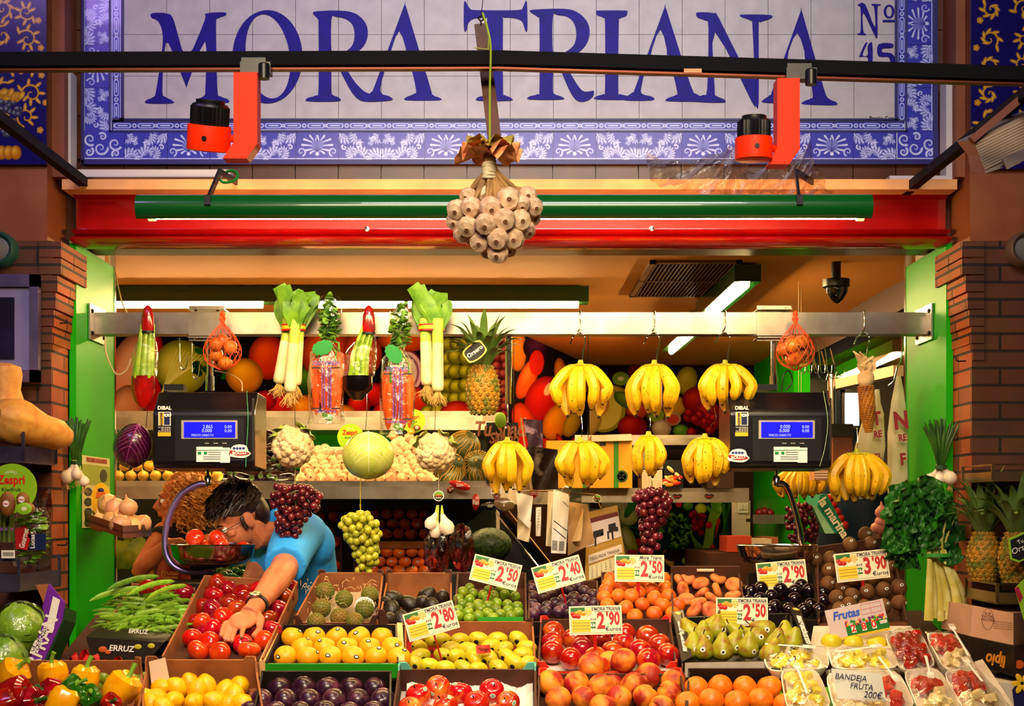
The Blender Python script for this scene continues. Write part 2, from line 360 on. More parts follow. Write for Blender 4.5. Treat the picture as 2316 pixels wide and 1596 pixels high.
# red beam: plate, web, ribs
b = MB(); x0 = P(165, 0, 4.95).x; x1 = P(2146, 0, 4.95).x
prof = [(4.97, 430), (4.93, 430), (4.93, 440), (4.985, 446), (4.99, 512), (4.94, 518), (4.93, 522), (4.94, 527), (4.985, 530), (4.93, 536), (4.915, 541), (4.93, 549), (5.06, 550), (5.06, 430)]
pts = [V((x0, y, P(0, p, 4.95).z)) for y, p in prof]; b.prism(pts, (x1-x0, 0, 0)); struct(b.build('beam_red_lintel', redp, smooth=True, ang=50))
for px, py in ((832, 522), (1472, 521)):
    b = MB(); q = P(px, py, 4.93); b.lathe([(.004, 0), (.004, .03), (.009, .032), (.009, .036), (.0, .037)], 10, q, frame((0, -1, 0))); tag(b.build('bolt', chrome), 'small steel bolt on the red beam ' + ('towards the orange spotlight with tilted head' if px < 1000 else 'towards the upright orange spotlight'), 'bolt')
# small brown square tiles are the setting; blue and gold tile panels on the pilasters
def spiral(cx, cy, r0, a0, turns, s=1, n=26, k=.12):
    return [(cx+r0*(1-i/n*(1-k))*math.cos(a0+s*turns*2*PI*i/n), cy+r0*(1-i/n*(1-k))*math.sin(a0+s*turns*2*PI*i/n)) for i in range(n+1)]
def leaf(cv, x, y, L, ang, col, hi, lo):
    """an acanthus frond: lobes down a curling spine"""
    t = math.radians(ang)
    for i in range(6):
        u = i/5; a = t+u*1.5; cx = x+L*u*math.cos(t+u*.6); cy = y+L*u*math.sin(t+u*.6); r = L*.30*(1-.55*u)
        cv.ell(cx+r*.5*math.cos(a+1.4), cy+r*.5*math.sin(a+1.4), r, r*.42, col, math.degrees(a+1.1)); cv.ell(cx+r*.55*math.cos(a+1.4), cy+r*.55*math.sin(a+1.4), r*.8, r*.22, hi, math.degrees(a+1.1))
    cv.line([(x+L*u/8*math.cos(t+u/8*.6), y+L*u/8*math.sin(t+u/8*.6)) for u in range(9)], L*.07, lo, L*.02)
def acanthus(kind, w_=97, h_=66):
    """one hand-painted border tile: pale fronds on cobalt"""
    cv = Canvas(0, 0, w_, h_, 1.7, '3a3cae'); c1, hi, lo = '7c84d8', 'ccd0f6', '1c1680'
    def fr(mx):
        X = (lambda x: w_-x) if mx else (lambda x: x); s = -1 if mx else 1
        def frond(x, y, L, ang, curl):                                       # a lobed frond that curls over at its tip
            x = X(x); ang = ang if not mx else 180-ang; t = math.radians(ang); n = 16; px_, py_ = x, y; sp = [(x, y)]; c = curl*s
            for i in range(n): t += c/n*(.5+1.6*i/n); px_ += L/n*math.cos(t); py_ += L/n*math.sin(t); sp.append((px_, py_))
            for i in range(1, n-1, 2):
                for q in (-1, 1):
                    t2 = math.atan2(sp[i+1][1]-sp[i][1], sp[i+1][0]-sp[i][0])+q*1.0; r = L*.2*(1-.5*i/n)*(1.25 if q*c < 0 else .8)
                    ex, ey = sp[i][0]+r*.8*math.cos(t2), sp[i][1]+r*.8*math.sin(t2); d = math.degrees(t2)
                    cv.ell(ex, ey, r*1.1, r*.52, lo, d); cv.ell(ex, ey, r*.95, r*.42, c1, d); cv.ell(ex+.6, ey-.4, r*.6, r*.17, hi, d)
            cv.line(sp, L*.13, c1, L*.05); cv.line(sp, L*.05, hi, L*.02)
        for q in ((2, 60, 44, -50, 2.6), (40, 58, 40, -80, 3.0), (95, 8, 42, 120, 2.4), (60, 8, 34, 60, 2.8), (8, 10, 26, 30, 3.0), (66, 60, 30, -30, -2.6), (30, 30, 20, 200, 2.5)): frond(*q)
        for (x, y, r, a) in ((20, 20, 6, 0), (52, 30, 7, 2), (84, 38, 6, 4)): cv.line(spiral(X(x), y, r, a, 1.1, s), 3.2, hi, 1)
    if kind == 0: fr(False)
    elif kind == 1: fr(True)
    else:                                                                    # symmetrical palmette
        for s in (-1, 1):
            for i, (a, L) in enumerate(((90, 30), (62, 34), (35, 36), (8, 34), (-22, 30), (-50, 24))):
                t = math.radians(a); x1 = w_/2+s*L*math.cos(t); y1 = h_*.55-L*math.sin(t)*.8
                cv.line([(w_/2, h_*.75), (w_/2+s*L*.4*math.cos(t*.8), h_*.55-L*.5*math.sin(t)), (x1, y1)], 4, lo, 8.5); cv.line([(w_/2, h_*.75), (w_/2+s*L*.4*math.cos(t*.8), h_*.55-L*.5*math.sin(t)), (x1, y1)], 2, c1, 6.5)
                cv.line([(w_/2+s*L*.4*math.cos(t*.8), h_*.55-L*.5*math.sin(t)), (x1, y1)], 1, hi, 3.5)
            cv.line(spiral(w_/2+s*36, 48, 10, 2 if s > 0 else PI-2, 1.2, s), 4.5, c1, 1.2); cv.line(spiral(w_/2+s*36, 48, 10, 2 if s > 0 else PI-2, 1.2, s), 1.8, hi, .5)
        cv.ell(w_/2, h_*.8, 4, 4, hi)
    for yy in (0, h_): cv.line([(0, yy+(2.6 if yy == 0 else -2.6)), (w_, yy+(2.6 if yy == 0 else -2.6))], 1.6, hi)
    cv.rect(0, 0, .6, h_, '201850'); return cv
def chain(w_=97, h_=24):
    cv = Canvas(0, 0, w_, h_, 1.7, '2c2ea0'); 
    for y in (3, h_-3): cv.line([(0, y), (w_, y)], 1.5, 'c8ccf0')
    for x in (22, 75):
        cv.line([(x-14, h_/2), (x+14, h_/2)], 11, 'b8c0ee'); cv.line([(x-13, h_/2), (x+13, h_/2)], 7.5, '4048b4'); cv.line([(x-10, h_/2), (x+10, h_/2)], 2, 'd8dcf8')
    for x in (-1, 48.5, 98): cv.ell(x, h_/2, 5, 5, 'c0c6f0'); cv.ell(x, h_/2, 2.5, 2.5, '2c2ea0')
    cv.rect(0, 0, .6, h_, '201850'); return cv
ss = 5.0/F
sign = thing('tile_sign', 'long white ceramic tile sign with blue lettering and an ornate blue border', 'sign', P(1150, 370, 4.99))
YS = 4.985
tile = M('white_glazed_tile', 'c0b6b8', .4, nz=(20, 'b0a6aa', .3, .7), spec=.3)
b = MB(); xs = [280]+[377+97.15*i for i in range(17)]+[2026]; ys = [-125, -22, 78, 172, 268]
for i in range(len(xs)-1):
    for j in range(4):
        a = P(xs[i]+.5, ys[j]+.5, YS); c = P(xs[i+1]-.5, ys[j+1]-.5, YS); b.box(((a.x+c.x)/2, YS+.01, (a.z+c.z)/2), (c.x-a.x, .02, a.z-c.z))
b.build('tile_field', tile, sign, smooth=False); box_px('grout', 182, -130, 2122, 371, 4.995, .02, M('tile_grout', '4a2a4a', .8), sign)
def bord(name, cv, loc, ang=0, parent=sign, first={}):
    o = cv.build(name, TILE, lambda x, y: V(((x-cv.x1/2)*ss, 0, -(y-cv.y1/2)*ss)), parent, world=False) if name+str(id(cv)) not in first else None
    if o: first[name+str(id(cv))] = o
    else: o = first[name+str(id(cv))].copy(); C.objects.link(o)
    o.location = V(loc)-norg(parent); o.rotation_euler = (0, ang, 0); return o
AC = [acanthus(0), acanthus(2), acanthus(1)]; CH = chain()
for i in range(18):
    bord('border_tile', AC[i % 3], P(184+97*i+97+48.5, 328, YS))
    if 0 < i < 18 or 1: bord('chain_tile', CH, P(256+96*i+48, 284, YS-.001))
bord('chain_tile', CH, P(1998, 284, YS-.0014))
for i in range(4):
    for px, a, q in ((222, PI/2, 1), (2078, -PI/2, -1)):
        o = bord('border_tile', AC[(i*q) % 3], P(px-1, 247-97*i, YS), a)
for i in range(4):
    bord('chain_tile', CH, P(263, 225-97*i, YS-.001), PI/2); bord('chain_tile', CH, P(2040, 225-97*i, YS-.001), PI/2)
for px in (232.5, 2074):
    cv = Canvas(0, 0, 97, 66, 1.5, '3a3cae')
    for q in ((20, 20, 14), (44, 40, 16), (18, 48, 10), (48, 14, 9), (76, 30, 15), (78, 52, 9)): cv.line(spiral(q[0], q[1], q[2], q[0], 1.3), 6, '8a92dc', 1.5); cv.line(spiral(q[0], q[1], q[2], q[0], 1.3), 2.4, 'd8dcf8', .5)
    cv.line([(3, 0), (3, 63), (97, 63)], 1.6, 'd8dcf8'); bord('border_tile', cv, P(px, 328, YS))
navy = M('cobalt_glaze', '140c60', .4)
for r in ((184, -120, 190, 370), (184, 361, 2120, 371), (2111, -120, 2121, 370), (254, 271, 2046, 275), (270, 268, 2032, 272.5), (246, 294.5, 2054, 297.5), (246, -120, 250, 297), (274, -120, 280, 272), (2024, -120, 2031, 272), (2048, -120, 2052, 297), (254, 266, 280, 275)):
    box_px('navy_band', *r, YS-.004, .01, navy, sign)
Ls = {
'M': [[(340,32),(350,29),(378,31),(392,46),(421,128),(462,45),(464,31),(506,28),(508,35),(491,42),(487,60),(490,200),(497,217),(514,224),(511,232),(447,232),(446,224),(460,216),(463,200),(463,92),(424,186),(417,188),(380,97),(370,125),(366,205),(372,218),(388,226),(388,233),(332,233),(330,226),(345,219),(352,205),(366,110),(366,72),(357,48),(342,40)]],
'O': [[(603+79*math.cos(t*PI/24), 128+105*math.sin(t*PI/24)) for t in range(48)], [(604+50*math.cos(t*PI/24-.12)+4*math.sin(t*PI/24), 127+95*math.sin(t*PI/24)) for t in range(48)]],
'R': [[(706,31),(712,26),(762,24),(800,30),(824,52),(829,78),(820,103),(795,124),(772,132),(795,178),(820,205),(838,212),(866,214),(881,219),(881,226),(830,229),(806,222),(786,196),(757,140),(748,138),(747,200),(750,214),(764,220),(763,228),(695,228),(693,221),(712,215),(718,200),(718,60),(716,42)], [(747,42),(748,124),(762,124),(790,108),(799,84),(795,56),(778,42),(758,38)]],
'A': [[(909,18),(913,14),(917,20),(968,190),(976,214),(990,220),(990,226),(917,226),(916,219),(933,212),(938,202),(921,146),(876,146),(858,196),(862,212),(875,219),(874,226),(826,226),(828,218),(838,206),(846,190)], [(900,70),(880,132),(917,132)]],
'T': [[(1046,6),(1052,8),(1060,20),(1075,23),(1165,23),(1178,18),(1183,6),(1188,6),(1189,66),(1184,68),(1178,50),(1165,42),(1138,40),(1134,52),(1134,200),(1138,214),(1151,220),(1150,227),(1078,227),(1078,219),(1094,214),(1098,200),(1098,52),(1095,41),(1068,42),(1056,52),(1052,68),(1046,66)]],
'R2': [[(1196,27),(1202,22),(1270,20),(1302,28),(1324,50),(1329,76),(1320,102),(1296,124),(1272,134),(1292,176),(1312,204),(1328,206),(1338,205),(1336,218),(1320,228),(1300,226),(1282,200),(1257,142),(1248,140),(1246,200),(1250,212),(1266,218),(1266,224),(1194,224),(1194,217),(1212,212),(1216,198),(1216,54),(1212,38)], [(1246,38),(1247,126),(1262,124),(1290,106),(1299,82),(1295,54),(1280,38),(1258,34)]],
'I': [[(1344,26),(1350,24),(1410,24),(1414,28),(1412,36),(1398,42),(1395,58),(1394,200),(1398,212),(1416,217),(1416,225),(1344,224),(1345,217),(1360,212),(1364,198),(1364,56),(1360,40),(1346,34)]],
'A2': [[(1496,22),(1499,19),(1503,24),(1556,190),(1570,212),(1587,220),(1586,228),(1506,228),(1506,221),(1524,214),(1526,204),(1508,148),(1462,148),(1446,196),(1448,212),(1470,218),(1470,226),(1410,226),(1412,218),(1426,208),(1434,192)], [(1489,66),(1466,134),(1504,134)]],
'N': [[(1569,32),(1574,28),(1610,30),(1622,44),(1694,176),(1696,60),(1692,46),(1672,38),(1673,33),(1736,34),(1736,42),(1714,50),(1710,64),(1710,232),(1703,236),(1694,228),(1612,72),(1611,200),(1614,216),(1632,224),(1630,231),(1566,229),(1566,222),(1584,214),(1594,200),(1597,62),(1590,46),(1574,40)]],
'A3': [[(1803,31),(1806,27),(1810,33),(1856,196),(1868,222),(1884,230),(1882,237),(1812,235),(1813,228),(1828,222),(1832,212),(1818,150),(1772,150),(1758,206),(1766,222),(1778,226),(1776,233),(1721,231),(1722,224),(1736,214),(1744,196)], [(1797,74),(1775,136),(1815,136)]],
'n': [[(1935,10),(1950,10),(1972,62),(1971,18),(1966,12),(1966,9),(1984,10),(1984,13),(1978,18),(1978,80),(1972,80),(1946,28),(1946,70),(1951,76),(1951,79),(1934,78),(1934,75),(1940,70),(1940,18),(1935,14)]],
'o': [[(2004+12*math.cos(t*PI/10), 26+15*math.sin(t*PI/10)) for t in range(20)], [(2004+6.5*math.cos(t*PI/10), 26+12*math.sin(t*PI/10)) for t in range(20)]],
'_': [[(1990,45),(2018,45),(2018,50),(1990,50)]],
'4': [[(1938,128),(1938,124),(1950,98),(1955,98),(1944,124),(1956,124),(1956,104),(1966,97),(1966,150),(1956,150),(1956,129)]],
'5': [[(1980,100),(2010,98),(2012,107),(1990,109),(1989,118),(2008,120),(2018,132),(2014,148),(1996,156),(1980,152),(1980,146),(1996,148),(2006,140),(2002,128),(1980,126)]]}
ink = M('cobalt_ink', '14037a', .5, nz=(30, '1c0690', .35, .7), spec=.15)
for n_, (k, L) in enumerate(Ls.items()):
    b = MB(); o0 = P(0, 0, YS-.001-.0005*(n_ % 3)); b.shape([[(x*ss, -y*ss) for x, y in (smoothloop(l, 3) if k[0] not in 'O_' else l)] for l in L], o0, (1, 0, 0), (0, 0, 1), ext=.0015); b.build('letter' if k not in '_45' else 'digit', ink, sign, smooth=False)
b = MB(); b.text('Parejo Conde', P(2000, 271, YS-.001), (1, 0, 0), (0, 0, 1), .019, bold=.01); b.text('TRIANA 2001', P(2000, 280, YS-.001), (1, 0, 0), (0, 0, 1), .010); b.build('signature', M('dark_ink', '201828', .4), sign, smooth=False)
# blue and gold pilaster panels
def goldpanel(name, x0, y0, x1, y1, label, sd, wares):
    random.seed(sd); t = thing('tile_picture', label, 'tile panel', P((x0+x1)/2, y1, 4.79))
    cv = Canvas(x0, y0, x1, y1, 1.3, '120a5c'); g1, g2, g3 = 'c88818', 'e8b840', '7a4a08'
    for gx in range(int(x0)+18, int(x1), 97): cv.line([(gx, y0), (gx, y1)], 1, '0a0640')
    for gy in range(int(y1)-97, int(y0), -97): cv.line([(x0, gy), (x1, gy)], 1, '0a0640')
    w_ = x1-x0
    for i in range(int((y1-y0)/62)):
        cy = y0+20+i*62
        for q in (.28, .72):
            cx = x0+w_*q+U(-8, 8); s = 1 if q > .5 else -1; a0 = U(0, 6); r = U(17, 24)
            sp = spiral(cx, cy+U(-6, 6), r, a0, 1.25, s); cv.line(sp, 5.5, g3, 2); cv.line(sp, 4, g1, 1.5); cv.line(sp, 1.5, g2, .6)
            for k in range(7):
                u = sp[int(k*3)]; an = math.degrees(a0+s*k*.75)+40; ex = u[0]+7*math.cos(math.radians(an)); ey = u[1]+7*math.sin(math.radians(an))
                cv.ell(ex, ey, 9, 3.6, g1, an); cv.ell(ex, ey, 6, 1.5, g2, an)
            for k in range(5): a = k*1.256; cv.ell(cx+s*(r+9)+4*math.cos(a), cy+24+4*math.sin(a), 3.6, 3.6, g1); 
            cv.ell(cx+s*(r+9), cy+24, 2.2, 2.2, g2)
    if wares:
        for k in range(46): u = U(); cv.ell(x0+w_*.42+U(-34, 30)*(1-u*.6), 228+u*76, 6.5, 6.5, '34384a', col2='8a8fa0')
        for k in range(9): cv.ell(x0+w_*.3+k*8-20, 212+U(-8, 10), 12, 7, 'c88c10', U(0, 180), 'f0c030')
        for k in range(3): cv.ell(x0+w_*.3+k*16, 345, 13, 16, 'c87810', 0, 'f0b030')
    cv.build('painted_tiles', TILE, lambda x, y: P(x, y, 4.79), t); random.seed(3); box_px('backing', x0, y0, x1, y1, 4.792, .02, uw, t); return t
goldpanel('tile_panel', -40, -60, 105, 372, 'dark blue and gold painted tile panel with grapes and lemons', 4, True)
goldpanel('tile_panel', 2196, -60, 2360, 382, 'dark blue and gold painted tile panel with leafy scrolls only', 9, False)
for r in ((106, 372, 0, 400), ): pass
slab('wall_panel_back_left', -2.6, P(105, 0, 4.8).x, 4.81, 5.02, 2.44, 3.6, brn); slab('wall_panel_back_right', P(2196, 0, 4.8).x, 2.9, 4.81, 5.02, 2.44, 3.6, brn)
# ---------------------------------------------------------------- track, spotlights, arms
def bar(mb, a, b_, w_, h_, m=None):
    a = V(a); b_ = V(b_); d = b_-a; R = frame(d, (0, 0, 1)); mb.box((a+b_)/2, (w_, h_, d.length), R, m)
tr = thing('lighting_track', 'long black metal lighting track crossing in front of the tile sign', 'lighting track', P(1130, 135, 3.53))
b = MB(); pa, pb = P(-60, 138, 3.53), P(1130, 134, 3.53); pc = P(2400, 172, 3.53)
for p, q in ((pa, pb), (pb, pc)): bar(b, p, q, .034, .034)
b.build('rail', M('black_track', '06060c', .7, spec=.1), tr, smooth=False)
b = MB()
for p, q in ((pa, pb), (pb, pc)): bar(b, p-V((0, -.005, .021)), q-V((0, -.005, .021)), .022, .008)
b.build('contact_strip', M('track_copper', '6a3020', .4, .6), tr, smooth=False)
box_px('tag', 1547, 155, 1587, 164, 3.5, .004, M('orange_tag', 'e88850', .5), tr)
for nm, lab, q0, q1 in (('support_arm', 'dark steel arm of the lighting track over the blue panel with grapes', P(215, 432, 5.0), P(-60, 222, 3.86)), ('support_arm', 'dark steel arm of the lighting track beside the grey floodlight', P(2038, 440, 5.0), P(2400, 148, 3.63))):
    t = thing(nm, lab, 'bracket', q0); b = MB(); bar(b, q0, q1, .03, .03); b.build('arm', M('arm_paint', '0c080c', .6, spec=.15), t, smooth=False)
    s = 1 if q1.x > 0 else -1; b = MB(); b.box(q0+V((-s*.02, 0, -.012)), (.07, .05, .006)); b.box(q0+V((-s*.01, -.02, 0)), (.05, .004, .035)); b.build('foot_plate', blackm, t, smooth=False)
def spot(px, lab, py0, hx, hy0, hy1, hw, tilt, armx0, armx1):
    Y = 3.5; t = thing('spotlight', lab, 'spotlight', P(px, py0, Y)); s = Y/F
    b = MB(); q = P(px+6, py0-6, Y+.02); b.box(q, (.075, .035, .028)); b.lathe([(.014, 0), (.014, .035), (.012, .038)], 16, q+V((.022, -.02, -.03))); b.box(q+V((-.005, 0, .018)), (.06, .03, .014)); b.build('track_adapter', black, t, ang=30)
    # folded sheet-metal stem
    y1 = py0+195; xa, xb = armx0, armx1; b = MB(); off = V((-.018, 0, -.03))
    a0, a1, a2, a3 = P(xa, py0, Y), P(xb, py0, Y), P(xb, y1-34, Y), P(xa, y1-34, Y)
    dd = V((0, .05, 0)); b.prism([a0, a3, a2, a1], dd); b.prism([P(xa+(-2), y1-34, Y), P(xa-24 if tilt else xa-20, y1, Y), P(xb-24, y1, Y), P(xb, y1-34, Y)], dd)
    b.build('stem', orangep, t, smooth=False, weld=True)
    c = P(hx, (hy0+hy1)/2, Y); R = Euler((math.radians(16 if tilt else 4), math.radians(6 if tilt else 0), 0)).to_matrix(); r = hw/2*s; H = (hy1-hy0)*s
    b = MB(); b.lathe([(r*.9, -H*.5), (r, -H*.48), (r, -H*.06), (r*.97, -H*.03), (r*.9, -H*.03)], 36, c, R); k = b.build('housing', orangep, t, ang=30)
    b = MB(); b.lathe([(.006, 0), (.006, .002), (0, .002)], 10, c+R @ V((.0, -r, -H*.26)), frame(R @ V((0, -1, 0)))); b.build('screw', black, k)
    b = MB(); b.lathe([(r*.86, -H*.05), (r*.88, H*.02), (r*.88, H*.30)], 60, c, R, fn=lambda a, u, rr, z: (rr*(1.02 if int(a/(2*PI)*60) % 2 else .95), z)); b.lathe([(r*.86, H*.30), (r*.8, H*.34), (r*.66, H*.36), (r*.66, H*.42), (r*.58, H*.42), (r*.56, H*.36), (0, H*.36)], 36, c, R)
    b.build('heat_sink', M('ribbed_black', '0c0c10', .4), t, ang=30)
    l = bpy.data.lights.new('spot', 'SPOT'); l.energy = 60; l.color = (1, .8, .52); l.spot_size = math.radians(85); l.spot_blend = .8; l.shadow_soft_size = .03; lo = bpy.data.objects.new('spot_beam', l); C.objects.link(lo); lo.location = c+R @ V((0, 0, -H*.53)); lo.rotation_euler = (V((c.x*.85, 4.4, 1.0))-lo.location).to_track_quat('-Z', 'Y').to_euler()
    b = MB(); b.tube([c+R @ V((r*.8, 0, -H*.22)), P(xa+6, hy0+(hy1-hy0)*.8, Y+.02)], .009, 12); b.build('swivel', orangep, t)
spot(574, 'orange and black spotlight with its head tilted, nearer the letters MO', 163, 474, 218, 340, 98, True, 528, 582)
spot(1804, 'orange and black spotlight with upright head in front of the letters NA', 176, 1705, 255, 362, 84, False, 1758, 1809)
# ---------------------------------------------------------------- lamps
tubeglow = M('lit_tube', 'ffd58c', emis=165); tubedim = M('tube_end', 'c8e088', .4, emis=1.5)
fl = thing('tube_lamp', 'long dark green tube lamp hood hung across the red beam', 'lamp', P(1140, 440, 4.45))
def hood(mb, a, b_, r, ang0, ang1, th=.003, n=20):
    a = V(a); b_ = V(b_); x = (b_-a).normalized(); zz = V((0, 0, 1)); yy = zz.cross(x)
    def pt(u, t, rr): q = ang0+(ang1-ang0)*t; return a+(b_-a)*u+yy*(rr*math.cos(q))+zz*(rr*math.sin(q))
    for s_ in range(n):
        t0, t1 = s_/n, (s_+1)/n; mb.add([pt(0, t0, r), pt(1, t0, r), pt(1, t1, r), pt(0, t1, r), pt(0, t0, r-th), pt(1, t0, r-th), pt(1, t1, r-th), pt(0, t1, r-th)], [(0, 1, 2, 3), (7, 6, 5, 4), (0, 3, 7, 4), (1, 5, 6, 2)]+([(0, 4, 5, 1)] if s_ == 0 else [])+([(3, 2, 6, 7)] if s_ == n-1 else []))
    for u in (0, 1):
        ring = [pt(u, t/n, r-.0005) for t in range(n+1)]; mb.add(ring, [tuple(range(n+1)) if u else tuple(range(n, -1, -1))])
b = MB(); A0, A1 = P(312, 471, 4.45), P(1968, 470, 4.45); hood(b, A0, A1, .042, math.radians(-15), math.radians(241)); b.build('hood', greenhood, fl, ang=50, weld=True)
for x0, x1 in ((350, 1130), (1160, 1935)):
    b = MB(); b.tube([P(x0, 487, 4.465), P(x1, 487, 4.465)], .0125, 14); b.build('tube', tubeglow, fl)
for x in (344, 1945): b = MB(); b.tube([P(x-8, 489, 4.45), P(x+8, 489, 4.45)], .015, 14); b.build('socket', tubedim, fl)
for i, (px, x2) in enumerate(((470, 497), (1808, 1800))):
    b = MB(); q = P(px, 453, 4.41); q2 = P(x2, 388, 4.6); bar(b, q, q2, .008, .022); bar(b, q2, P(x2+38, 412, 4.86), .008, .02); b.box(q+V((0, -.004, 0)), (.02, .012, .03)); b.build('bracket', blackm, fl, smooth=False)
b = MB(); b.tube(curve([P(492, 398, 4.6), P(505, 412, 4.6), P(530, 408, 4.62), P(538, 396, 4.64), P(528, 386, 4.66), P(512, 388, 4.68)]), .0045, 8); b.build('cable', M('green_cable', '148a20', .4), fl)
def lamp(nm, lab, a, b_, mats, hw, segs, inward=0):
    t = thing(nm, lab, 'lamp', a); a = V(a); b_ = V(b_); d = b_-a; R = frame(d, (0, 0, 1)); mb = MB(); mb.box((a+b_)/2, (.11, .07, d.length), R); 
    mb.build('body', mats, t, smooth=False)
    for s0, s1 in segs:
        p = a+d*s0; q = a+d*s1; off = V((0, 0, -.042)); 
        mb = MB(); mb.tube([p+off, q+off], .016, 14); mb.build('tube', tubeglow, t)
    return t
lamp('tube_lamp', 'two lit tubes on a dark green fitting behind the hanging leeks', P(232, 668, 6.55), P(1330, 668, 6.55), darkgreen, .1, ((.02, .33), (.365, .62), (.63, .98)))
t = lamp('tube_lamp', 'lit tube lamp running back along the ceiling beside the black dome camera', (1.03, 5.9, ZC-.045), (1.02, 7.0, ZC-.045), darkgreen, .1, ((.04, .96),))
t = lamp('tube_lamp', 'lit tube lamp farther back on the ceiling above the last bananas', (1.03, 7.3, ZC-.045), (1.02, 8.5, ZC-.045), darkgreen, .1, ((.04, .96),))
slab('ceiling_vent', .62, .96, 5.95, 6.75, ZC-.01, ZC, M('vent_dark', '1c0c04', .7), kind=None)
# ================================================================ rail over the counter and what hangs from it
YR = 5.2
rail = thing('hanging_rail', 'brushed steel box rail spanning the stall above the counter', 'rail', P(1150, 755, YR))
b = MB(); a = P(215, 706, YR); c = P(2098, 755, YR); b.box(((a.x+c.x)/2, YR+.04, (a.z+c.z)/2), (c.x-a.x, .08, a.z-c.z)); b.build('beam', steel, rail, smooth=False)
for s, xj in ((-1, -1.489), (1, 1.57)):
    b = MB(); z = (a.z+c.z)/2; b.box((xj-s*.006, YR+.04, z), (.006, .2, .13)); k = b.build('wall_plate', steel, rail, smooth=False)
    b = MB()
    for dy in (-.075, .075):
        for dz in (-.04, .04): b.lathe([(.008, 0), (.008, .004), (.004, .007), (0, .007)], 8, (xj-s*.009, YR+.04+dy, z+dz), frame((-s, 0, 0)))
    b.build('bolts', blackm, k)
for x0, x1 in ((427, 508), (1712, 1790)):
    b = MB(); q0 = P(x0, 697, YR-.006); q1 = P(x1, 767, YR-.006); cx_ = (q0.x+q1.x)/2; w_ = q1.x-q0.x; zc = (q0.z+q1.z)/2
    b.box((cx_, YR-.004, zc), (w_, .006, .085)); b.box((cx_, YR+.03, P(0, 700, YR).z), (w_, .1, .004)); b.box((cx_, YR+.03, P(0, 764, YR).z), (w_, .1, .004)); b.box((cx_, YR-.004, P(0, 700, YR).z+.006), (w_, .004, .016)); b.box((cx_, YR-.004, P(0, 764, YR).z-.004), (w_, .004, .014))
    k = b.build('clamp_plate', steel, rail, smooth=False)
    for dx in (-.04, .04):
        for y in (701, 765): b = MB(); b.lathe([(.007, 0), (.007, .003), (.003, .006), (0, .006)], 10, (cx_+dx, YR-.008, P(0, y, YR).z), frame((0, -1, 0))); b.build('screw', chrome, k)
def wire(pts, r=.0022, name='hook', mat=chrome, lab=None, cat='hook', n=8, parent=None, group=None):
    b = MB(); b.tube(curve(pts, 5), r, n); o = b.build(name, mat, parent)
    if lab: tag(o, lab, cat, group)
    return o
def shook(px, py0, py1, lab, Y=5.12, w_=9, group=None):
    """open S hook: ring over the rail, hook below"""
    pts = [P(px+2, 706, YR+.05), P(px, 702, YR+.01), P(px, 708, YR-.012), P(px, py0-12, YR-.014), P(px-6, py0-2, YR-.02), P(px-4, py0+3, YR-.02), P(px+4, py0, YR-.02)]
    t = thing('hook', lab, 'hook', P(px, py0, YR), group); wire(pts, .0026, 'hanger', parent=t)
    wire([P(px-w_-14, py0+26, Y), P(px-w_-6, py0+8, Y), P(px, py0, YR-.03), P(px+w_, py0+7, Y), P(px+w_+3, py0+20, Y), P(px+w_-2, py0+40, Y), P(px+w_-4, py1-6, Y), P(px+w_-5, py1, Y)], .0024, 'hook_wire', parent=t)
for px, y1, n in ((1312, 822, 'above the leftmost bunch of bananas on the rail'), (1480, 822, 'above the middle bunch of bananas on the rail'), (1640, 824, 'above the banana bunch beside the black scale')): shook(px, 752, y1, 'wire hook on the steel rail '+n)
shook(1955, 752, 835, 'wire hook holding the dried corn cob beside the white bags')
for px, y in ((412, 838), (440, 858)): wire([P(px-6, 764, YR), P(px-6, y-30, YR), P(px-4, y-10, YR), P(px+2, y-2, YR), P(px+9, y-10, YR), P(px+12, y-34, YR)], .002, 'hook', lab='thin empty wire hook above the black scale, '+('nearer the wrapped celery' if px < 430 else 'nearer the onion net'))
# hanging steel post with a hook
t = thing('hanging_post', 'vertical steel tube hanging from the rail beside the pineapple', 'post', P(1150, 757, 5.25)); b = MB(); b.tube([P(1150, 752, 5.25), P(1150, 913, 5.25)], .0125, 16); b.build('tube', chrome, t); wire([P(1146, 913, 5.2), P(1148, 940, 5.15), P(1143, 968, 5.12), P(1144, 1000, 5.12)], .002, 'hook_wire', parent=t)
# ---------------- produce builders
skin_l = M('leek_white', 'e8e2b8', .4, nz=(14, 'd8d890', .4, .7)); leekg = M('leek_green', '6a9a1c', .5, nz=(25, '3f7414', .35, .65)); leekm = M('leek_mid', 'b8cc50', .45)
rootm = M('root_straw', 'c8a058', .8); greenlf = M('leaf_green', '2f6a12', .5, nz=(18, '5a9424', .35, .7)); dkleaf = M('dark_leaf', '123c0c', .5, nz=(22, '1f5612', .35, .7), bump=(40, .6))
onionw = M('white_onion', 'ecdcc4', .3, nz=(10, 'd8b890', .5, .8)); oniony = M('brown_onion', 'd07a2c', .35, nz=(16, 'a85414', .45, .7), var=.25); onionp = M('pale_onion', 'e0a878', .3, nz=(12, 'c88850', .45, .75), var=.3)
def roots(mb, c, n, L, spread, r=.0012, m=None):
    for i in range(n):
        a = U(0, 2*PI); q = V((math.cos(a)*U(.2, 1)*spread, math.sin(a)*U(.2, 1)*spread, 0)); e = q*U(1, 2)+V((U(-.3, .3)*L, U(-.3, .3)*L, -L*U(.5, 1)))
        mb.tube([c+q*.4, c+q+V((0, 0, -L*.3)), c+e*.8+V((U(-.01, .01), 0, 0)), c+e], [r, r, r*.8, r*.4], 4, m)
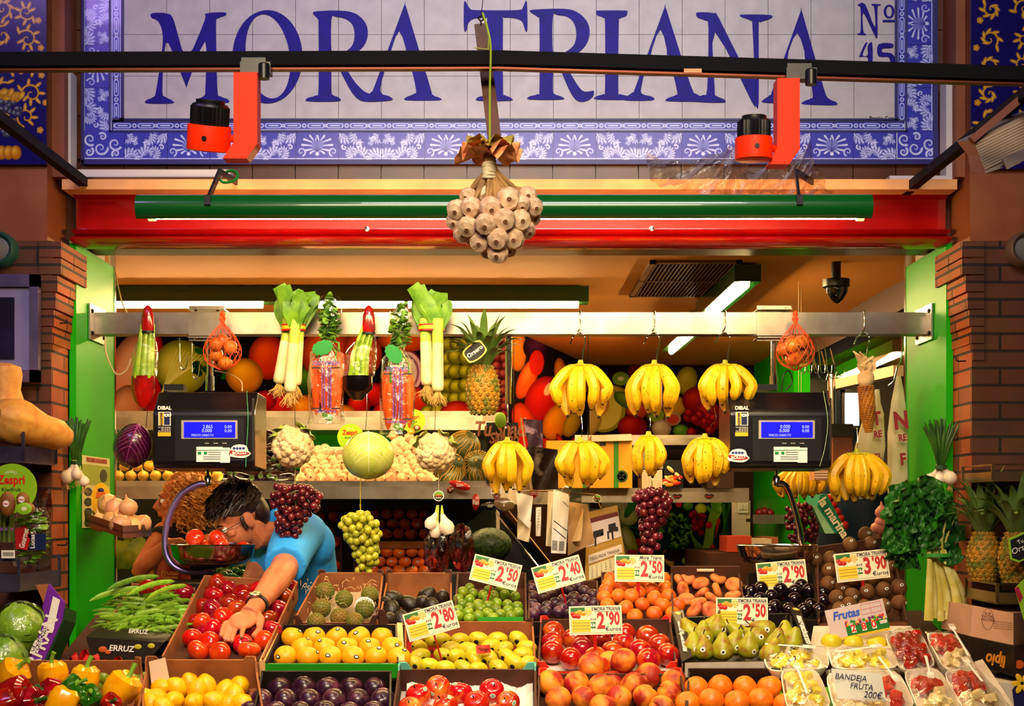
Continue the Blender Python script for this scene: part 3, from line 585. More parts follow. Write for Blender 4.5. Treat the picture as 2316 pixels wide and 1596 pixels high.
def blade(mb, pts, w_, side, m=None, fold=.3, n=4):
    """leaf blade along pts; w_ = list of half widths; folded along the rib"""
    pts = curve(pts, n); k = len(pts); L = []; R = []; Cn = []; nrm = V(side)
    for i, p in enumerate(pts):
        u = i/(k-1)*(len(w_)-1); j = min(int(u), len(w_)-2); ww = w_[j]+(w_[j+1]-w_[j])*(u-j)
        t = (pts[min(i+1, k-1)]-pts[max(i-1, 0)]).normalized(); s_ = t.cross(nrm); s_ = s_.normalized() if s_.length > 1e-4 else V((1, 0, 0)); q = s_.cross(t)
        L.append(p-s_*ww+q*ww*fold); R.append(p+s_*ww+q*ww*fold); Cn.append(p)
    mb.add([*L, *Cn, *R], [(i, i+1, k+i+1, k+i) for i in range(k-1)]+[(k+i, k+i+1, 2*k+i+1, 2*k+i) for i in range(k-1)], m)
def leeks(stems, top, lab, seed):
    random.seed(seed); Y = 5.1; t = thing('leek_bundle', lab, 'leeks', P(top[0], 742, Y))
    for j, (x0, x1, yb, yo) in enumerate(stems):
        b = MB(); p0 = P(x0, 740, Y+yo); p1 = P(x1, yb, Y+yo); d = p1-p0
        b.tube([p0+V((0, 0, .03)), p0, p0+d*.25], [.022, .020, .020], 16, 2); b.tube([p0+d*.25, p0+d*.6, p0+d*.9, p0+d*.97, p1], [.020, .0205, .022, .020, .008], 16, 0)
        roots(b, p1, 60, .055, .02, m=3)
        for i in range(7):
            a = -1+2*(i+.5)/7+U(-.1, .1); tx = top[0]+a*top[1]*1.12+U(-5, 5); ty = 652+U(0, 14)+abs(a)*22 if i else 646; sg = U(-.03, .03)
            blade(b, [p0+V((a*.008, sg*.3, -.005)), P(x0+a*18, 705, Y+yo+sg), P(x0+(tx-x0)*.6+U(-4, 4), 680, Y+yo+sg), P(tx, ty, Y+yo+sg*1.5)], [.014, .026, .033, .030, .008 if i % 2 else .024], (0, -1, .3*a), 1, .35*(1 if i % 2 else -1))
        b.build('leek', [skin_l, leekg, leekm, rootm], t, ang=60)
    b = MB(); xa = min(s[0] for s in stems)-15; xb = max(s[0] for s in stems)+15; q = P((xa+xb)/2, 741, Y+.005); rx = S((xb-xa)/2, Y)+.001
    for k, (z0, z1) in enumerate(((-.012, -.006), (-.006, .006), (.006, .012))): b.lathe([(1, z0), (1, z1)], 28, q, m=k % 2, sx=rx, sy=.03)
    b.build('paper_band', [M('band_red', 'c01818', .4), M('band_yellow', 'e8b818', .4)], t)
    return t
leeks([(652, 630, 868, .02), (668, 655, 888, -.01), (676, 668, 872, .01)], (680, 44), 'bundle of leeks with red and yellow band, nearer the onion net', 5)
leeks([(962, 966, 872, .01), (990, 990, 886, -.01)], (978, 42), 'bundle of leeks with red and yellow band, beside the pineapple', 8)
# bagged carrots
carrot = M('carrot', 'e85808', .45, nz=(26, 'c84404', .45, .65), bump=(50, .3)); bagf = film('clear_bag', 'ffffff', .09); gl = M('label_green', '0a8a3a', .4); whitep = M('white_paper', 'ece6da', .6)
navyp = M('print_navy', '201c50', .5); blackp = M('print_black', '0a0a0a', .5)
def carrotbag(x0, x1, ytop, yneck, ybot, lab, seed, words, crs):
    random.seed(seed); Y = 5.1; cx_ = (x0+x1)/2; t = thing('carrot_bag', lab, 'carrots', P(cx_, ytop, Y))
    for (cx, cy0, cy1, r, yo) in crs:
        b = MB(); p0 = P(cx, cy0, Y+yo); p1 = P(cx+U(-6, 6), cy1, Y+yo); b.tube([p0+V((0, 0, .006)), p0, p0.lerp(p1, .15), p0.lerp(p1, .55), p0.lerp(p1, .9), p1], [S(r*.4, Y), S(r*.9, Y), S(r, Y), S(r*.85, Y), S(r*.45, Y), .002], 14)
        b.tube([p0, p0+V((U(-.01, .01), 0, .04)), P(cx_+U(-5, 5), yneck, Y+yo)], [.006, .004, .003], 6, 1); b.build('carrot', [carrot, leekg], t)
    b = MB()
    for i in range(150):
        a = U(-1, 1); h = U(0, 1); wv = .036*math.sin(PI*min(.95, .25+h*.75)); q = P(cx_+8, yneck, Y)+V((a*wv, U(-.025, .02), h*S(yneck-ytop, Y))); d = V((U(-1, 1), U(-.6, .6), U(-.5, 1))).normalized()
        b.ball(q, (U(.008, .015), .003, U(.01, .017)), 6, 4, frame(d))
    b.build('leaf_tuft', M('carrot_top', '2c5c12', .5, nz=(30, '6a9a28', .4, .65)), t)
    # bag: narrow neck, pillow body
    b = MB(); prof = [(ytop, .028), (ytop+14, .042), (ytop+45, .042), (yneck-8, .018), (yneck, .010), (yneck+8, .026), (yneck+30, S((x1-x0)*.44, Y)), ((yneck+ybot)/2, S((x1-x0)*.5, Y)), (ybot-30, S((x1-x0)*.47, Y)), (ybot-5, S((x1-x0)*.5, Y)), (ybot, S((x1-x0)*.5, Y))]
    k = len(prof)
    b.lathe([(r, P(0, y, Y).z) for y, r in prof], 30, (P(cx_, 0, Y).x, Y, 0), sy=.55, fn=lambda a, u, r, z: (r*(1+.07*math.sin(a*7+u*23)+.05*math.sin(a*13-u*31)), z)); 
    b.v = [V((v.x+(S(9, Y) if v.z > P(0, yneck+4, Y).z else 0), v.y, v.z)) for v in b.v]; b.build('bag', bagf, t, ang=80)
    b = MB(); yf = Y-.036
    for i, c_ in enumerate((0, 1, 0)):
        for dx in (-10+i*3, 4+i*3): b.prism([P(cx_+dx, yneck+62, yf), P(cx_+dx, ybot-36, yf), P(cx_+dx+1.6, ybot-36, yf), P(cx_+dx+1.6, yneck+62, yf)], (0, .0006, 0), c_)
    for yy in (yneck+62, ybot-36):
        for s in (-1, 1): b.prism([P(cx_+s*12, yy, yf), P(cx_+s*32, yy, yf), P(cx_+s*32, yy+3, yf), P(cx_+s*12, yy+3, yf)][::s], (0, .0006, 0), 1)
    b.text(words, P(cx_, yneck+48, yf), (-1, 0, 0), (0, 0, -1), .022, 2, bold=.02, sx=.8); b.text('ZANAHORIAS', P(cx_, ybot-31, yf), (-1, 0, 0), (0, 0, -1), .013, 0, bold=.01, sx=.9)
    b.build('bag_print', [M('print_blue', '2828a0', .5), blackp, M('print_violet', '5050a8', .5)], t, smooth=False)
    b = MB(); q = P(cx_-8, yneck+18, yf-.004); b.shape([[((.036+.004*(k % 2))*math.cos(k*PI/12), (.024+.003*(k % 2))*math.sin(k*PI/12)) for k in range(24)]], q, V((1, 0, .3 if seed % 2 else -1.2)).normalized(), V((-.3 if seed % 2 else 1.2, 0, 1)).normalized(), 0)
    b.build('round_label', gl, t, smooth=False)
    b = MB(); b.ball(P(cx_+3, ybot-16, yf+.008), (.022, .004, .012), 12, 6, Euler((0, .5, 0)).to_matrix()); b.build('leaf_print', leekg, t)
carrotbag(697, 778, 668, 768, 958, 'bag of carrots with leafy top beside the first leeks', 11, 'HERMALDEZ', [(716, 812, 938, 13, .01), (740, 806, 946, 14, .014), (766, 800, 940, 13, .01), (728, 820, 930, 11, -.008), (757, 822, 936, 11, -.008)])
carrotbag(859, 938, 688, 782, 982, 'bag of carrots with a round green label beside the second leeks', 12, 'GIRALDEZ', [(878, 842, 972, 15, .01), (915, 838, 975, 15, .01), (897, 830, 960, 12, .016), (925, 850, 968, 11, -.008), (884, 870, 968, 11, -.01)])
# wrapped celery hearts
def celery(x0, x1, yt, yc, yl, yb, lab, capm, lowm, seed):
    random.seed(seed); Y = 5.11; xt = x1-12 if seed == 1 else x1-4; t = thing('wrapped_celery', lab, 'celery', P((x0+x1)/2, yt, Y)); cxt = xt-10
    cxm = (x0+x1)/2
    for i in range(6):
        a = -1+i*.4; b = MB(); b.tube([P(cxt+a*13, yc-18, Y+.01*(i % 2)), P(cxm+a*15+2, (yc+yl)/2, Y-.014+.014*(i % 2)), P(cxm+a*17-2, yl, Y-.014+.014*(i % 2)), P(cxm+a*14-4, yb-26, Y)], [.006, .011, .012, .01], 10, flat=.8); b.build('stalk', M('celery_green', '8ab81c', .35, nz=(20, 'b8d048', .4, .7)), t)
    b = MB(); b.lathe([(.004, P(0, yt, Y).z), (.014, P(0, yt+6, Y).z), (.0215, P(0, yt+24, Y).z), (.024, P(0, yc-10, Y).z), (.021, P(0, yc, Y).z)], 20, (P(cxt, 0, Y).x, Y, 0), sy=.7); b.build('cap', capm, t)
    b = MB(); b.lathe([(.023, P(0, yc-4, Y).z), (.0235, P(0, yc+1, Y).z)], 20, (P(cxt, 0, Y).x, Y, 0), sy=.75); b.build('tie', blackp, t)
    r = S((x1-x0)*.48, Y); b = MB(); b.lathe([(r*.97, P(0, yl, Y).z), (r*.95, P(0, yl+30, Y).z), (r*.7, P(0, yb-16, Y).z), (r*.3, P(0, yb, Y).z), (0, P(0, yb, Y).z)], 22, (P(cxm-3, 0, Y).x, Y, 0), sy=.6, fn=lambda a, u, rr, z: (rr*(1+.04*math.sin(5*a+u*9)), z)); b.build('printed_wrap', lowm, t)
    b = MB(); b.lathe([(.024, P(0, yc+2, Y).z), (r*.95, P(0, yc+34, Y).z), (r*1.04, P(0, (yc+yl)/2, Y).z), (r*1.03, P(0, yl, Y).z)], 22, (P(cxm, 0, Y).x, Y, 0), sy=.65, fn=lambda a, u, rr, z: (rr*(1+.04*math.sin(9*a+u*12)), z)); b.v = [v+V((S((cxt-cxm)*max(0, 1-(P(0, yc, Y).z-v.z)/.09), Y), 0, 0)) for v in b.v]; b.build('film', bagf, t, ang=80)
redw = M('red_wrap', 'a80c08', .2, nz=(18, '701010', .4, .6), coat=.5)
celery(298, 356, 690, 752, 850, 922, 'wrapped celery hearts with red cap and red lower wrap beside the rail end', redw, redw, 1)
celery(776, 848, 690, 755, 850, 905, 'wrapped celery hearts with red cap and black lower wrap', redw, M('black_wrap', '0a0606', .2, coat=.5), 2)
# onion nets
def onion_mesh(name, mat, parent=None, r=.032):
    b = MB(); b.lathe([(0, -r*.86), (r*.12, -r*.88), (r*.45, -r*.8), (r*.85, -r*.45), (r, 0), (r*.9, r*.42), (r*.55, r*.75), (r*.2, r*.95), (r*.09, r*1.15), (r*.05, r*1.4), (0, r*1.42)], 20, fn=lambda a, u, rr, z: (rr*(1+.015*math.sin(9*a)), z)); return b.build(name, mat, parent, world=False)
netm = M('orange_net', 'e8501c', .5)
def onionnet(px, py, R, lab, seed, sy=1):
    random.seed(seed); Y = 5.1; c = P(px, py, Y); t = thing('onion_net', lab, 'onions', c+V((0, 0, .09))); first = None
    pos = []
    for i in range(600):
        d = V((U(-1, 1), U(-.7, .7), U(-1, 1)))
        if d.length > 1: continue
        q = V((d.x*.042, d.y*.036, d.z*.05-.016)); q.x *= 1 if q.z < 0 else .75
        if all((q-p).length > .039 for p in pos): pos.append(q)
        if len(pos) > 12: break
    for q in pos:
        o = onion_mesh('onion', oniony, t, .0265) if not first else first.copy()
        if first: C.objects.link(o)
        first = first or o; o.location = c+q-norg(t); o.rotation_euler = (U(0, 6), U(0, 6), U(0, 6))
    b = MB(); N_ = 16
    prof = [(.004, .115), (.012, .10), (.006, .088), (.02, .07), (.05, .035), (.068, 0), (.07, -.03), (.055, -.06), (.02, -.078), (.006, -.085)]
    for s in (-1, 1):
        for i in range(N_):
            a0 = 2*PI*i/N_; pts = []
            for k in range(len(prof)): r, z = prof[k]; a = a0+s*k*.28; pts.append(c+V((math.cos(a)*r*.97, math.sin(a)*r*.85, z)))
            b.tube(curve(pts, 2), .0009, 3, cap=False)
    b.build('net', netm, t)
    b = MB(); b.lathe([(.009, 0), (.004, .012), (.011, .028), (.002, .04)], 8, c+V((0, 0, .09))); b.build('knot', netm, t)
    wire([c+V((0, 0, .115)), P(px+1, 735, YR-.02), P(px, 712, YR-.02), P(px-3, 706, YR)], .0018, 'loop', parent=t)
onionnet(503, 784, 36, 'orange net of onions hanging above the scale showing 2.865', 3); onionnet(1799, 784, 36, 'orange net of onions hanging beside the clamp plate over the second scale', 6)
# ---------------- bananas
ban = M('banana_peel', 'e8b410', .42, nz=(9, 'd89808', .5, .75), var=.14); bant = M('banana_tip', '3a2408', .7); bang = M('banana_neck', 'b8a818', .5, nz=(20, '8a9a1c', .4, .7)); spot_m = M('banana_spot', '4a2408', .7)
def banana(mb, pts, r, spots=0):
    pts = curve(pts, 4); k = len(pts); rs = []
    for i in range(k):
        u = i/(k-1); rs.append(r*(.30+.3*u/.12 if u < .12 else (.6+.4*(u-.12)/.2 if u < .32 else (1 if u < .78 else 1-.62*((u-.78)/.2)**1.6 if u < .98 else .3))))
    a = int(k*.12)+1; mb.tube(pts[:a+1], rs[:a+1], 7, 2); n0 = len(mb.v); mb.tube(pts[a:], rs[a:], 7, 0); mb.tube([pts[-1], pts[-1]+(pts[-1]-pts[-2]).normalized()*.006], [r*.3, r*.24], 6, 1)
    for _ in range(spots):
        i = random.randint(int(k*.3), int(k*.85)); t = (pts[i+1]-pts[i-1]).normalized(); s = t.cross(V((0, -1, 0))).normalized(); o = s.cross(t).normalized()
        if o.y > 0: o = -o
        d = (o+s*U(-.8, .8)).normalized(); mb.ball(pts[i]+d*rs[i]*.93, (U(.001, .0022), U(.001, .0035), .0016), 6, 4, frame(d), 3)
def bananas(px, pyt, pyb, x0, x1, lab, nf, nb, seed, curl=0, group=None, Y=5.1, spots=3, L0=None):
    """crown at (px, pyt); finger tips spread from x0 to x1 at about pyb"""
    random.seed(seed); c = P(px, pyt, Y); t = thing('banana_bunch', lab, 'bananas', c, group); H = S(pyb-pyt, Y); XL = S(x0-px, Y); XR = S(x1-px, Y)
    b = MB(); b.ball(c+V((0, 0, -.008)), (.026, .016, .014), 12, 8); b.tube([c+V((0, 0, .016)), c], [.008, .012], 8); b.build('crown', bang, t)
    for layer, n in ((0, nf), (1, nb)):
        for i in range(n):
            u = (i+.5)/n; u = min(.97, max(.03, u+U(-.06, .06))); xx = XL+(XR-XL)*u; out = (u-.5)*2; h = H*(.97-.10*abs(out)*1.0-U(0, .16)) if not layer else H*U(.93, 1.02); yo = -.035*(1-.5*abs(out)) if not layer else .03
            xx *= (.93 if layer == 0 else .8)
            pts = [c+V((xx*.18, yo*.3, -.004)), c+V((xx*.55, yo*.8, -H*.12)), c+V((xx*1.0+out*.006, yo*1.45, -H*.42)), c+V((xx*(1.0+curl*out*.2), yo*1.35, -h*.75)), c+V((xx*(.88+curl*out*.3), yo*.7, -h))]
            b = MB(); banana(b, pts, .0205, spots if layer == 0 else 0); b.build('banana', [ban, bant, bang, spot_m], t, ang=30)
    return t
bananas(1313, 824, 945, 1246, 1390, 'bunch of bananas in the upper row, nearest the pineapple', 5, 3, 21, spots=3)
bananas(1480, 824, 942, 1412, 1544, 'middle bunch of bananas in the upper row on the rail', 5, 4, 22, spots=6)
bananas(1640, 824, 932, 1567, 1706, 'bunch of bananas hanging directly beside the second black scale', 5, 3, 23, spots=2)
bananas(1147, 998, 1116, 1086, 1204, 'bunch of bananas under the steel post with the hook', 4, 3, 24, spots=3)
bananas(1312, 998, 1104, 1257, 1374, 'lower bunch of bananas in front of the yellow carton', 5, 2, 25, spots=1)
bananas(1467, 985, 1082, 1424, 1504, 'smallest banana bunch, directly above the red grapes', 3, 2, 26, spots=5)
bananas(1594, 990, 1098, 1538, 1652, 'spotted bunch of very ripe bananas, lower tier beside the scale', 5, 3, 27, spots=10)
bananas(1938, 1024, 1134, 1876, 2006, 'large bunch of bananas under the dried corn cob', 6, 5, 28, spots=2)
string = M('string', 'b8a080', .8)
def cord(pts, lab=None, mat=string, r=.0012, parent=None):
    o = wire(pts, r, 'string', mat, parent=parent, n=5)
    if lab: tag(o, lab, 'string')
    return o
cord([P(1315, 942, 5.11), P(1317, 970, 5.1), P(1314, 1000, 5.1)], 'wire between the two bunches of bananas by the carton', chrome)
cord([P(1470, 940, 5.11), P(1471, 960, 5.1), P(1467, 988, 5.1)], 'wire between the middle bananas and the small bunch', chrome)
cord([P(1615, 922, 5.11), P(1620, 948, 5.1), P(1610, 960, 5.1), P(1600, 990, 5.1)], 'wire above the spotted ripe bananas', chrome)
cord([P(1938, 968, 5.11), P(1940, 1000, 5.1), P(1938, 1026, 5.1)], 'wire above the bananas beneath the corn cob', chrome)
cord([P(334, 922, 5.11), P(332, 945, 5.1), P(330, 975, 5.1)], 'dark wire holding the red cabbage', blackm)
cord([P(667, 900, 5.11), P(667, 940, 5.1), P(668, 968, 5.1)], 'wire above the cauliflower with green leaves', chrome)
cord([P(828, 850, 5.11), P(830, 920, 5.1), P(826, 980, 5.1)], 'long wire above the white cabbage', chrome)
cord([P(985, 900, 5.11), P(984, 950, 5.1), P(983, 988, 5.1)], 'wire above the cauliflower nearest the melons', chrome)
cord([P(668, 1052, 5.11), P(667, 1080, 5.1), P(668, 1100, 5.1)], 'string above the red grapes beside the man', string)
cord([P(815, 1082, 5.11), P(815, 1120, 5.1), P(816, 1160, 5.1)], 'yellow string above the green grapes', M('yellow_string', 'c8b020', .6))
cord([P(992, 1062, 5.11), P(992, 1085, 5.1), P(992, 1112, 5.1)], 'string above the round kiwi tag', string)
# ---------------- cauliflower, cabbages
cauli = M('cauliflower_curd', 'e4cc9c', .6, nz=(30, 'ccac70', .4, .75), bump=(300, .5)); palegreen = M('pale_leaf', 'a8b850', .5, nz=(12, '88a038', .4, .7))
def cauliflower(px, py, r, lab, seed):
    random.seed(seed); Y = 5.1; c = P(px, py, Y); R = S(r, Y); t = thing('cauliflower', lab, 'cauliflower', c+V((0, 0, R))); b = MB(); b.ball(c, R*.86, 20, 12); n = 230
    for i in range(n):
        z = max(-.99, min(.99, 1-2*(i+.5)/n+U(-.06, .06))); a = i*2.39996+U(-.3, .3); q = V((math.sqrt(1-z*z)*math.cos(a), math.sqrt(1-z*z)*math.sin(a), z)); rr = R*U(.10, .24)
        if q.y > .6: continue
        b.ball(c+q*R*(.80+.05*math.sin(2*a)+U(-.02, .02)), (rr, rr, rr*.8), 9, 6, frame(q), fn=lambda d, a_, u: 1+.12*math.sin(5*a_)*math.sin(u*9))
    b.build('curd', cauli, t, ang=70)
    for i in range(5):
        a = U(0, 2*PI) if i > 3 else (2.2, 2.6, .6, 1.2)[i]; q = V((math.cos(a), .15, math.sin(a)))
        b = MB(); blade(b, [c+q*R*.5+V((0, .03, 0)), c+q*R*.95+V((0, .0, 0)), c+q*R*1.06+V((0, -.03, 0)), c+q*R*.98+V((U(-.02, .02), -.05, 0))], [.014, .022, .02, .003], q, 0, .3); b.build('leaf', palegreen, t)
cauliflower(662, 1010, 49, 'cauliflower with a green leaf hanging beside the first scale', 31); cauliflower(985, 1024, 47, 'cauliflower hanging beside the melons', 32)
def cabbage(px, py, rx, rz, lab, mat, vein, seed, rot=0):
    random.seed(seed); Y = 5.1; c = P(px, py, Y); t = thing('cabbage', lab, 'cabbage', c+V((0, 0, S(rz, Y)))); R = Euler((0, rot, 0)).to_matrix(); A, B_ = S(rx, Y), S(rz, Y)
    b = MB(); fn = lambda d, a, u: 1+.012*math.sin(a*7+4*u)+.01*math.sin(a*17+9*u); b.ball(c, (A, A*.9, B_), 60, 40, R, fn=fn); b.build('head', mat, t)
    for i in range(3):                                                     # outer leaves wrapping the head, each with its veins
        a0 = (.1, 1.9, -1.9)[i]; b = MB(); off = 1.015+.006*i
        def pt(u, v, o=off): a = -PI/2+a0+(u-.5)*2.6*(.35+v*.9); th = .08+v*(2.5-.5*abs(u-.5)); return c+R @ V((math.sin(th)*math.cos(a)*A*o, math.sin(th)*math.sin(a)*A*.9*o, math.cos(th)*B_*o))
        b.grid(lambda u, v: pt(u, v), 24, 20); k = b.build('outer_leaf', mat, t)
        if i: continue
        b = MB()
        b.tube([pt(.5, v/12, off+.004) for v in range(12)], [.003-.0002*v for v in range(12)], 5)
        for j in range(7):
            for s in (-1, 1): b.tube([pt(.5+s*(k_/8)**.7*.48, min(.98, j*.1+k_/8*(.3+j*.05)), off+.003) for k_ in range(9)], [.0015-.00014*k_ for k_ in range(9)], 4)
        b.build('veins', vein, k)
cabbage(833, 1030, 57, 53, 'pale green cabbage hanging in front of the garlic shelf', M('cabbage_green', 'c4c85c', .38, nz=(7, 'a0b040', .35, .7), coat=.2), M('cabbage_vein', 'f0ecb8', .4), 33)
cabbage(300, 1008, 42, 50, 'dark red cabbage hanging beside the first scale', M('red_cabbage', '3a0628', .25, nz=(6, '5c0a40', .4, .7), coat=.4), M('red_cabbage_vein', 'a04080', .35), 34, .3)
# ---------------- grapes
def grapes(px, rows, r, lab, mat, seed, Y=5.1, name='grape_bunch', nmax=110, stemm=None, string_to=None):
    """rows: (y, half width) outline in photo pixels"""
    random.seed(seed); y0 = rows[0][0]; y1 = rows[-1][0]; t = thing(name, lab, 'grapes', P(px, y0, Y)); pos = []; G = r*1.62
    def hw(y):
        for (a, wa, oa), (c_, wc, oc) in zip(rows, rows[1:]):
            if a <= y <= c_: u = (y-a)/(c_-a); return wa+(wc-wa)*u, oa+(oc-oa)*u
        return 0, 0
    b = MB(); b.ball((0, 0, 0), S(r, Y), 14, 10); g0 = b.build('grape', mat, t, world=False); tries = 0
    while len(pos) < nmax and tries < 9000:
        tries += 1; y = U(y0, y1); h, o = hw(y); x = U(-h, h); d = U(-1, .5)*math.sqrt(max(0, 1-(x/max(h, 1))**2))*min(h, 40)
        if all((x+o-q[0])**2+(y-q[1])**2+(d-q[2])**2 > G*G for q in pos): pos.append((x+o, y, d))
    for i, (x, y, d) in enumerate(pos):
        o = g0 if i == 0 else g0.copy()
        if i: C.objects.link(o)
        o.location = P(px+x, y, Y+S(d, Y))-norg(t); s = U(.9, 1.08); o.scale = (s, s, s*1.05)
    b = MB(); b.tube(curve([P(px, y0-22, Y), P(px+2, y0, Y+.01)]+[P(px+hw(y0+(y1-y0)*k/5)[1], y0+(y1-y0)*k/5, Y+.015) for k in range(1, 5)], 3), .0022, 6)
    for k in range(14): y = U(y0, y1-20); h, o = hw(y); b.tube([P(px+o, y, Y+.012), P(px+o+U(-.8, .8)*h, y+8, Y)], .0012, 4)
    b.build('stem', M('grape_stem', '8a8a28', .6), t); return t
redg = M('red_grape', '4c0a18', .25, nz=(30, '7a2430', .45, .7), var=.3, coat=.3, sss=.1); greeng = M('green_grape', 'b4b028', .22, nz=(20, '98a020', .4, .7), var=.12, coat=.3, sss=.2)
grapes(667, [(1100, 42, 0), (1115, 55, 2), (1140, 58, 4), (1165, 40, -6), (1190, 28, -14), (1212, 20, -14), (1226, 8, -14)], 8.2, 'bunch of red grapes hanging in front of the blue polo shirt', redg, 41)
grapes(814, [(1162, 26, 0), (1185, 42, -2), (1215, 38, 6), (1240, 26, 12), (1265, 26, 16), (1285, 20, 12), (1306, 8, 6)], 8.6, 'bunch of green grapes hanging in front of the tray of citrus', greeng, 42)
grapes(1474, [(1108, 30, 0), (1130, 40, 0), (1160, 36, 2), (1185, 26, 0), (1210, 22, -4), (1232, 20, -4), (1250, 8, -6)], 9.4, 'bunch of red grapes hanging above a 2.50 price sign', redg, 43)
# ---------------- onions in bunches
def spring(px, py, lab, bulbs, topw, ytop, seed, Y=5.0, gm=None):
    random.seed(seed); t = thing('spring_onion_bunch', lab, 'spring onions', P(px, py, Y)); gm = gm or M('onion_tops', '1c4a12', .45, nz=(16, '3a6a1c', .4, .7))
    for (bx, by, r) in bulbs:
        yo = U(-.015, .015); c = P(bx, by, Y+yo); R = S(r, Y); b = MB(); R3 = frame(P(px, py, Y+yo)-c, (0, 1, 0))
        b.lathe([(0, -R), (R*.5, -R*.93), (R*.9, -R*.5), (R, 0), (R*.85, R*.5), (R*.5, R*.95), (R*.3, R*1.5), (R*.26, R*2.2)], 18, c, R3); top = P(px+(bx-px)*.3, py, Y+yo)
        b.tube([c+R3 @ V((0, 0, R*2.0)), top], [R*.27, R*.26], 10, 1); roots(b, c-V((0, 0, R*.9)), 16, .03, .008, .0007, 2)
        b.build('onion', [onionw, leekm, rootm], t)
    b = MB()
    for i in range(26):
        a = -1+2*i/25+U(-.06, .06); yo = U(-.03, .03); b.tube(curve([P(px+a*7, py+3, Y+yo*.3), P(px+a*topw*.45, py-(py-ytop)*.4, Y+yo), P(px+a*topw*.95, ytop+U(0, 18)+abs(a)*14, Y+yo)], 3), [.0035, .005, .006, .0065, .0055, .0045, .003], 6, flat=.7)
    b.build('green_tops', gm, t)
    b = MB(); b.lathe([(S(13, Y), -.006), (S(13, Y), .006)], 16, P(px, py+6, Y), sy=.8); b.build('tie', M('tie_green', '204a20', .5), t)
spring(172, 1040, 'bunch of spring onions hanging on the brick pilaster beside the pumpkins', [(152, 1078, 16), (173, 1072, 13), (190, 1088, 12)], 36, 934, 51, 4.93)
spring(2128, 1050, 'bunch of spring onions hanging above the chard', [(2103, 1084, 14), (2124, 1082, 14), (2148, 1080, 16)], 44, 940, 52, 4.93)
t = thing('onion_bunch', 'three small white onions hanging beneath a round kiwi tag', 'onions', P(993, 1140, 5.08))
for (x, y, r) in ((975, 1183, 15), (1010, 1192, 18), (985, 1202, 14)):
    c = P(x, y, 5.08+U(-.01, .01)); R = S(r, 5.08); b = MB(); R3 = frame(P(994, 1145, 5.08)-c, (0, 1, 0)); b.lathe([(0, -R), (R*.6, -R*.9), (R, -R*.2), (R*.9, R*.4), (R*.5, R*1.0), (R*.22, R*1.8)], 18, c, R3); b.tube([c+R3 @ V((0, 0, R*1.7)), P(994+(x-993)*.3, 1142, 5.08)], [R*.24, .003], 8, 1); b.build('onion', [onionw, leekm], t)
def rtag(px, py, r, Y, lab, parent=None):
    t = thing('round_tag', lab, 'tag', P(px, py-r, Y)); b = MB(); b.lathe([(S(r, Y), 0), (S(r, Y), .002)], 24, P(px, py, Y), frame((0, -1, 0))); b.lathe([(S(r*.86, Y), .002), (S(r*.86, Y), .0024)], 24, P(px, py, Y), frame((0, -1, 0)), 1)
    b.build('disc', [white, M('tag_dark', '1c2410', .4)], t, ang=30); b = MB(); q = P(px, py, Y-.0028); b.shape([[(S(r*.82, Y)*math.cos(k*PI/12), S(r*.82, Y)*math.sin(k*PI/12)) for k in range(13)]], q, (1, 0, 0), (0, 0, 1), 0, .0004); b.text('Zespri', P(px, py+1, Y-.0036), (1, 0, 0), (0, 0, 1), S(r*.55, Y), 1, bold=.03, sx=.8); b.text('kiwifruit', P(px, py+r*.45, Y-.0036), (1, 0, 0), (0, 0, 1), S(r*.34, Y), 2, bold=.02)
    b.build('print', [M('tag_green', '6aa020', .4), M('tag_red', 'c01818', .4), white], t, smooth=False)
rtag(992, 1121, 12, 5.06, 'round kiwi tag hanging above the three white onions')
# pineapple
pinem = M('pineapple_skin', 'a87414', .6, nz=(30, '5a6414', .45, .62), bump=(60, .5)); pined = M('pineapple_eye', '5a5a18', .6, nz=(30, '8a5a14', .4, .6)); crownm = M('pineapple_leaf', '4a6a2c', .45, nz=(14, '6a8440', .4, .7))
def pineapple(c, R, H, lab, seed, crownH, parent=None, spikes=34, lean=0):
    random.seed(seed); c = V(c); t = thing('pineapple', lab, 'pineapple', c-V((0, 0, H/2))); b = MB()
    prof = lambda u: R*(math.sin(PI*(.12+.78*u))**.45)*(1 if u < .6 else 1-.12*(u-.6)/.4)
    b.lathe([(0 if k in (0, 24) else prof(k/24)*.95, -H/2+H*k/24) for k in range(25)], 28, c); rows = 11
    for i in range(rows):
        for j in range(13):
            u = (i+.5)/rows; a = 2*PI*(j+.5*(i % 2))/13+i*.05; r = prof(u); q = c+V((math.cos(a)*r*.96, math.sin(a)*r*.96, -H/2+H*u)); n = V((math.cos(a), math.sin(a), (u-.5)*.5)).normalized()
            b.lathe([(H/rows*.62, 0), (H/rows*.5, H*.018), (H/rows*.2, H*.026), (.0, H*.028)], 6, q, frame(n), 0, sx=.92); b.lathe([(H/rows*.16, 0), (0, H*.05)], 4, q+n*H*.022, frame((n+V((0, 0, .6))).normalized()), 1)
    b.build('body', [pinem, pined], t, ang=30)
    b = MB(); base = c+V((0, 0, H/2-.004))
    for i in range(spikes):
        u = i/spikes; a = i*2.39996; out = .35+1.3*u; L = crownH*(1.0-.55*u)*U(.85, 1.1); d = V((math.cos(a), math.sin(a), 0)); p1 = base+d*R*.25*(1+u)
        blade(b, [p1, p1+d*L*.22*out+V((0, 0, L*.45)), p1+d*L*.5*out+V((0, 0, L*.8*(1-.25*u))), p1+d*L*.78*out+V((0, 0, L*(1.0-.5*u)))], [R*.3, R*.28, R*.2, .001], d, 0, -.35)
    k = b.build('crown', crownm, t); return t
t = pineapple(P(1092, 882, 5.08), S(38, 5.08), S(112, 5.08), 'pineapple with a black tag hanging from the rail', 61, .2)
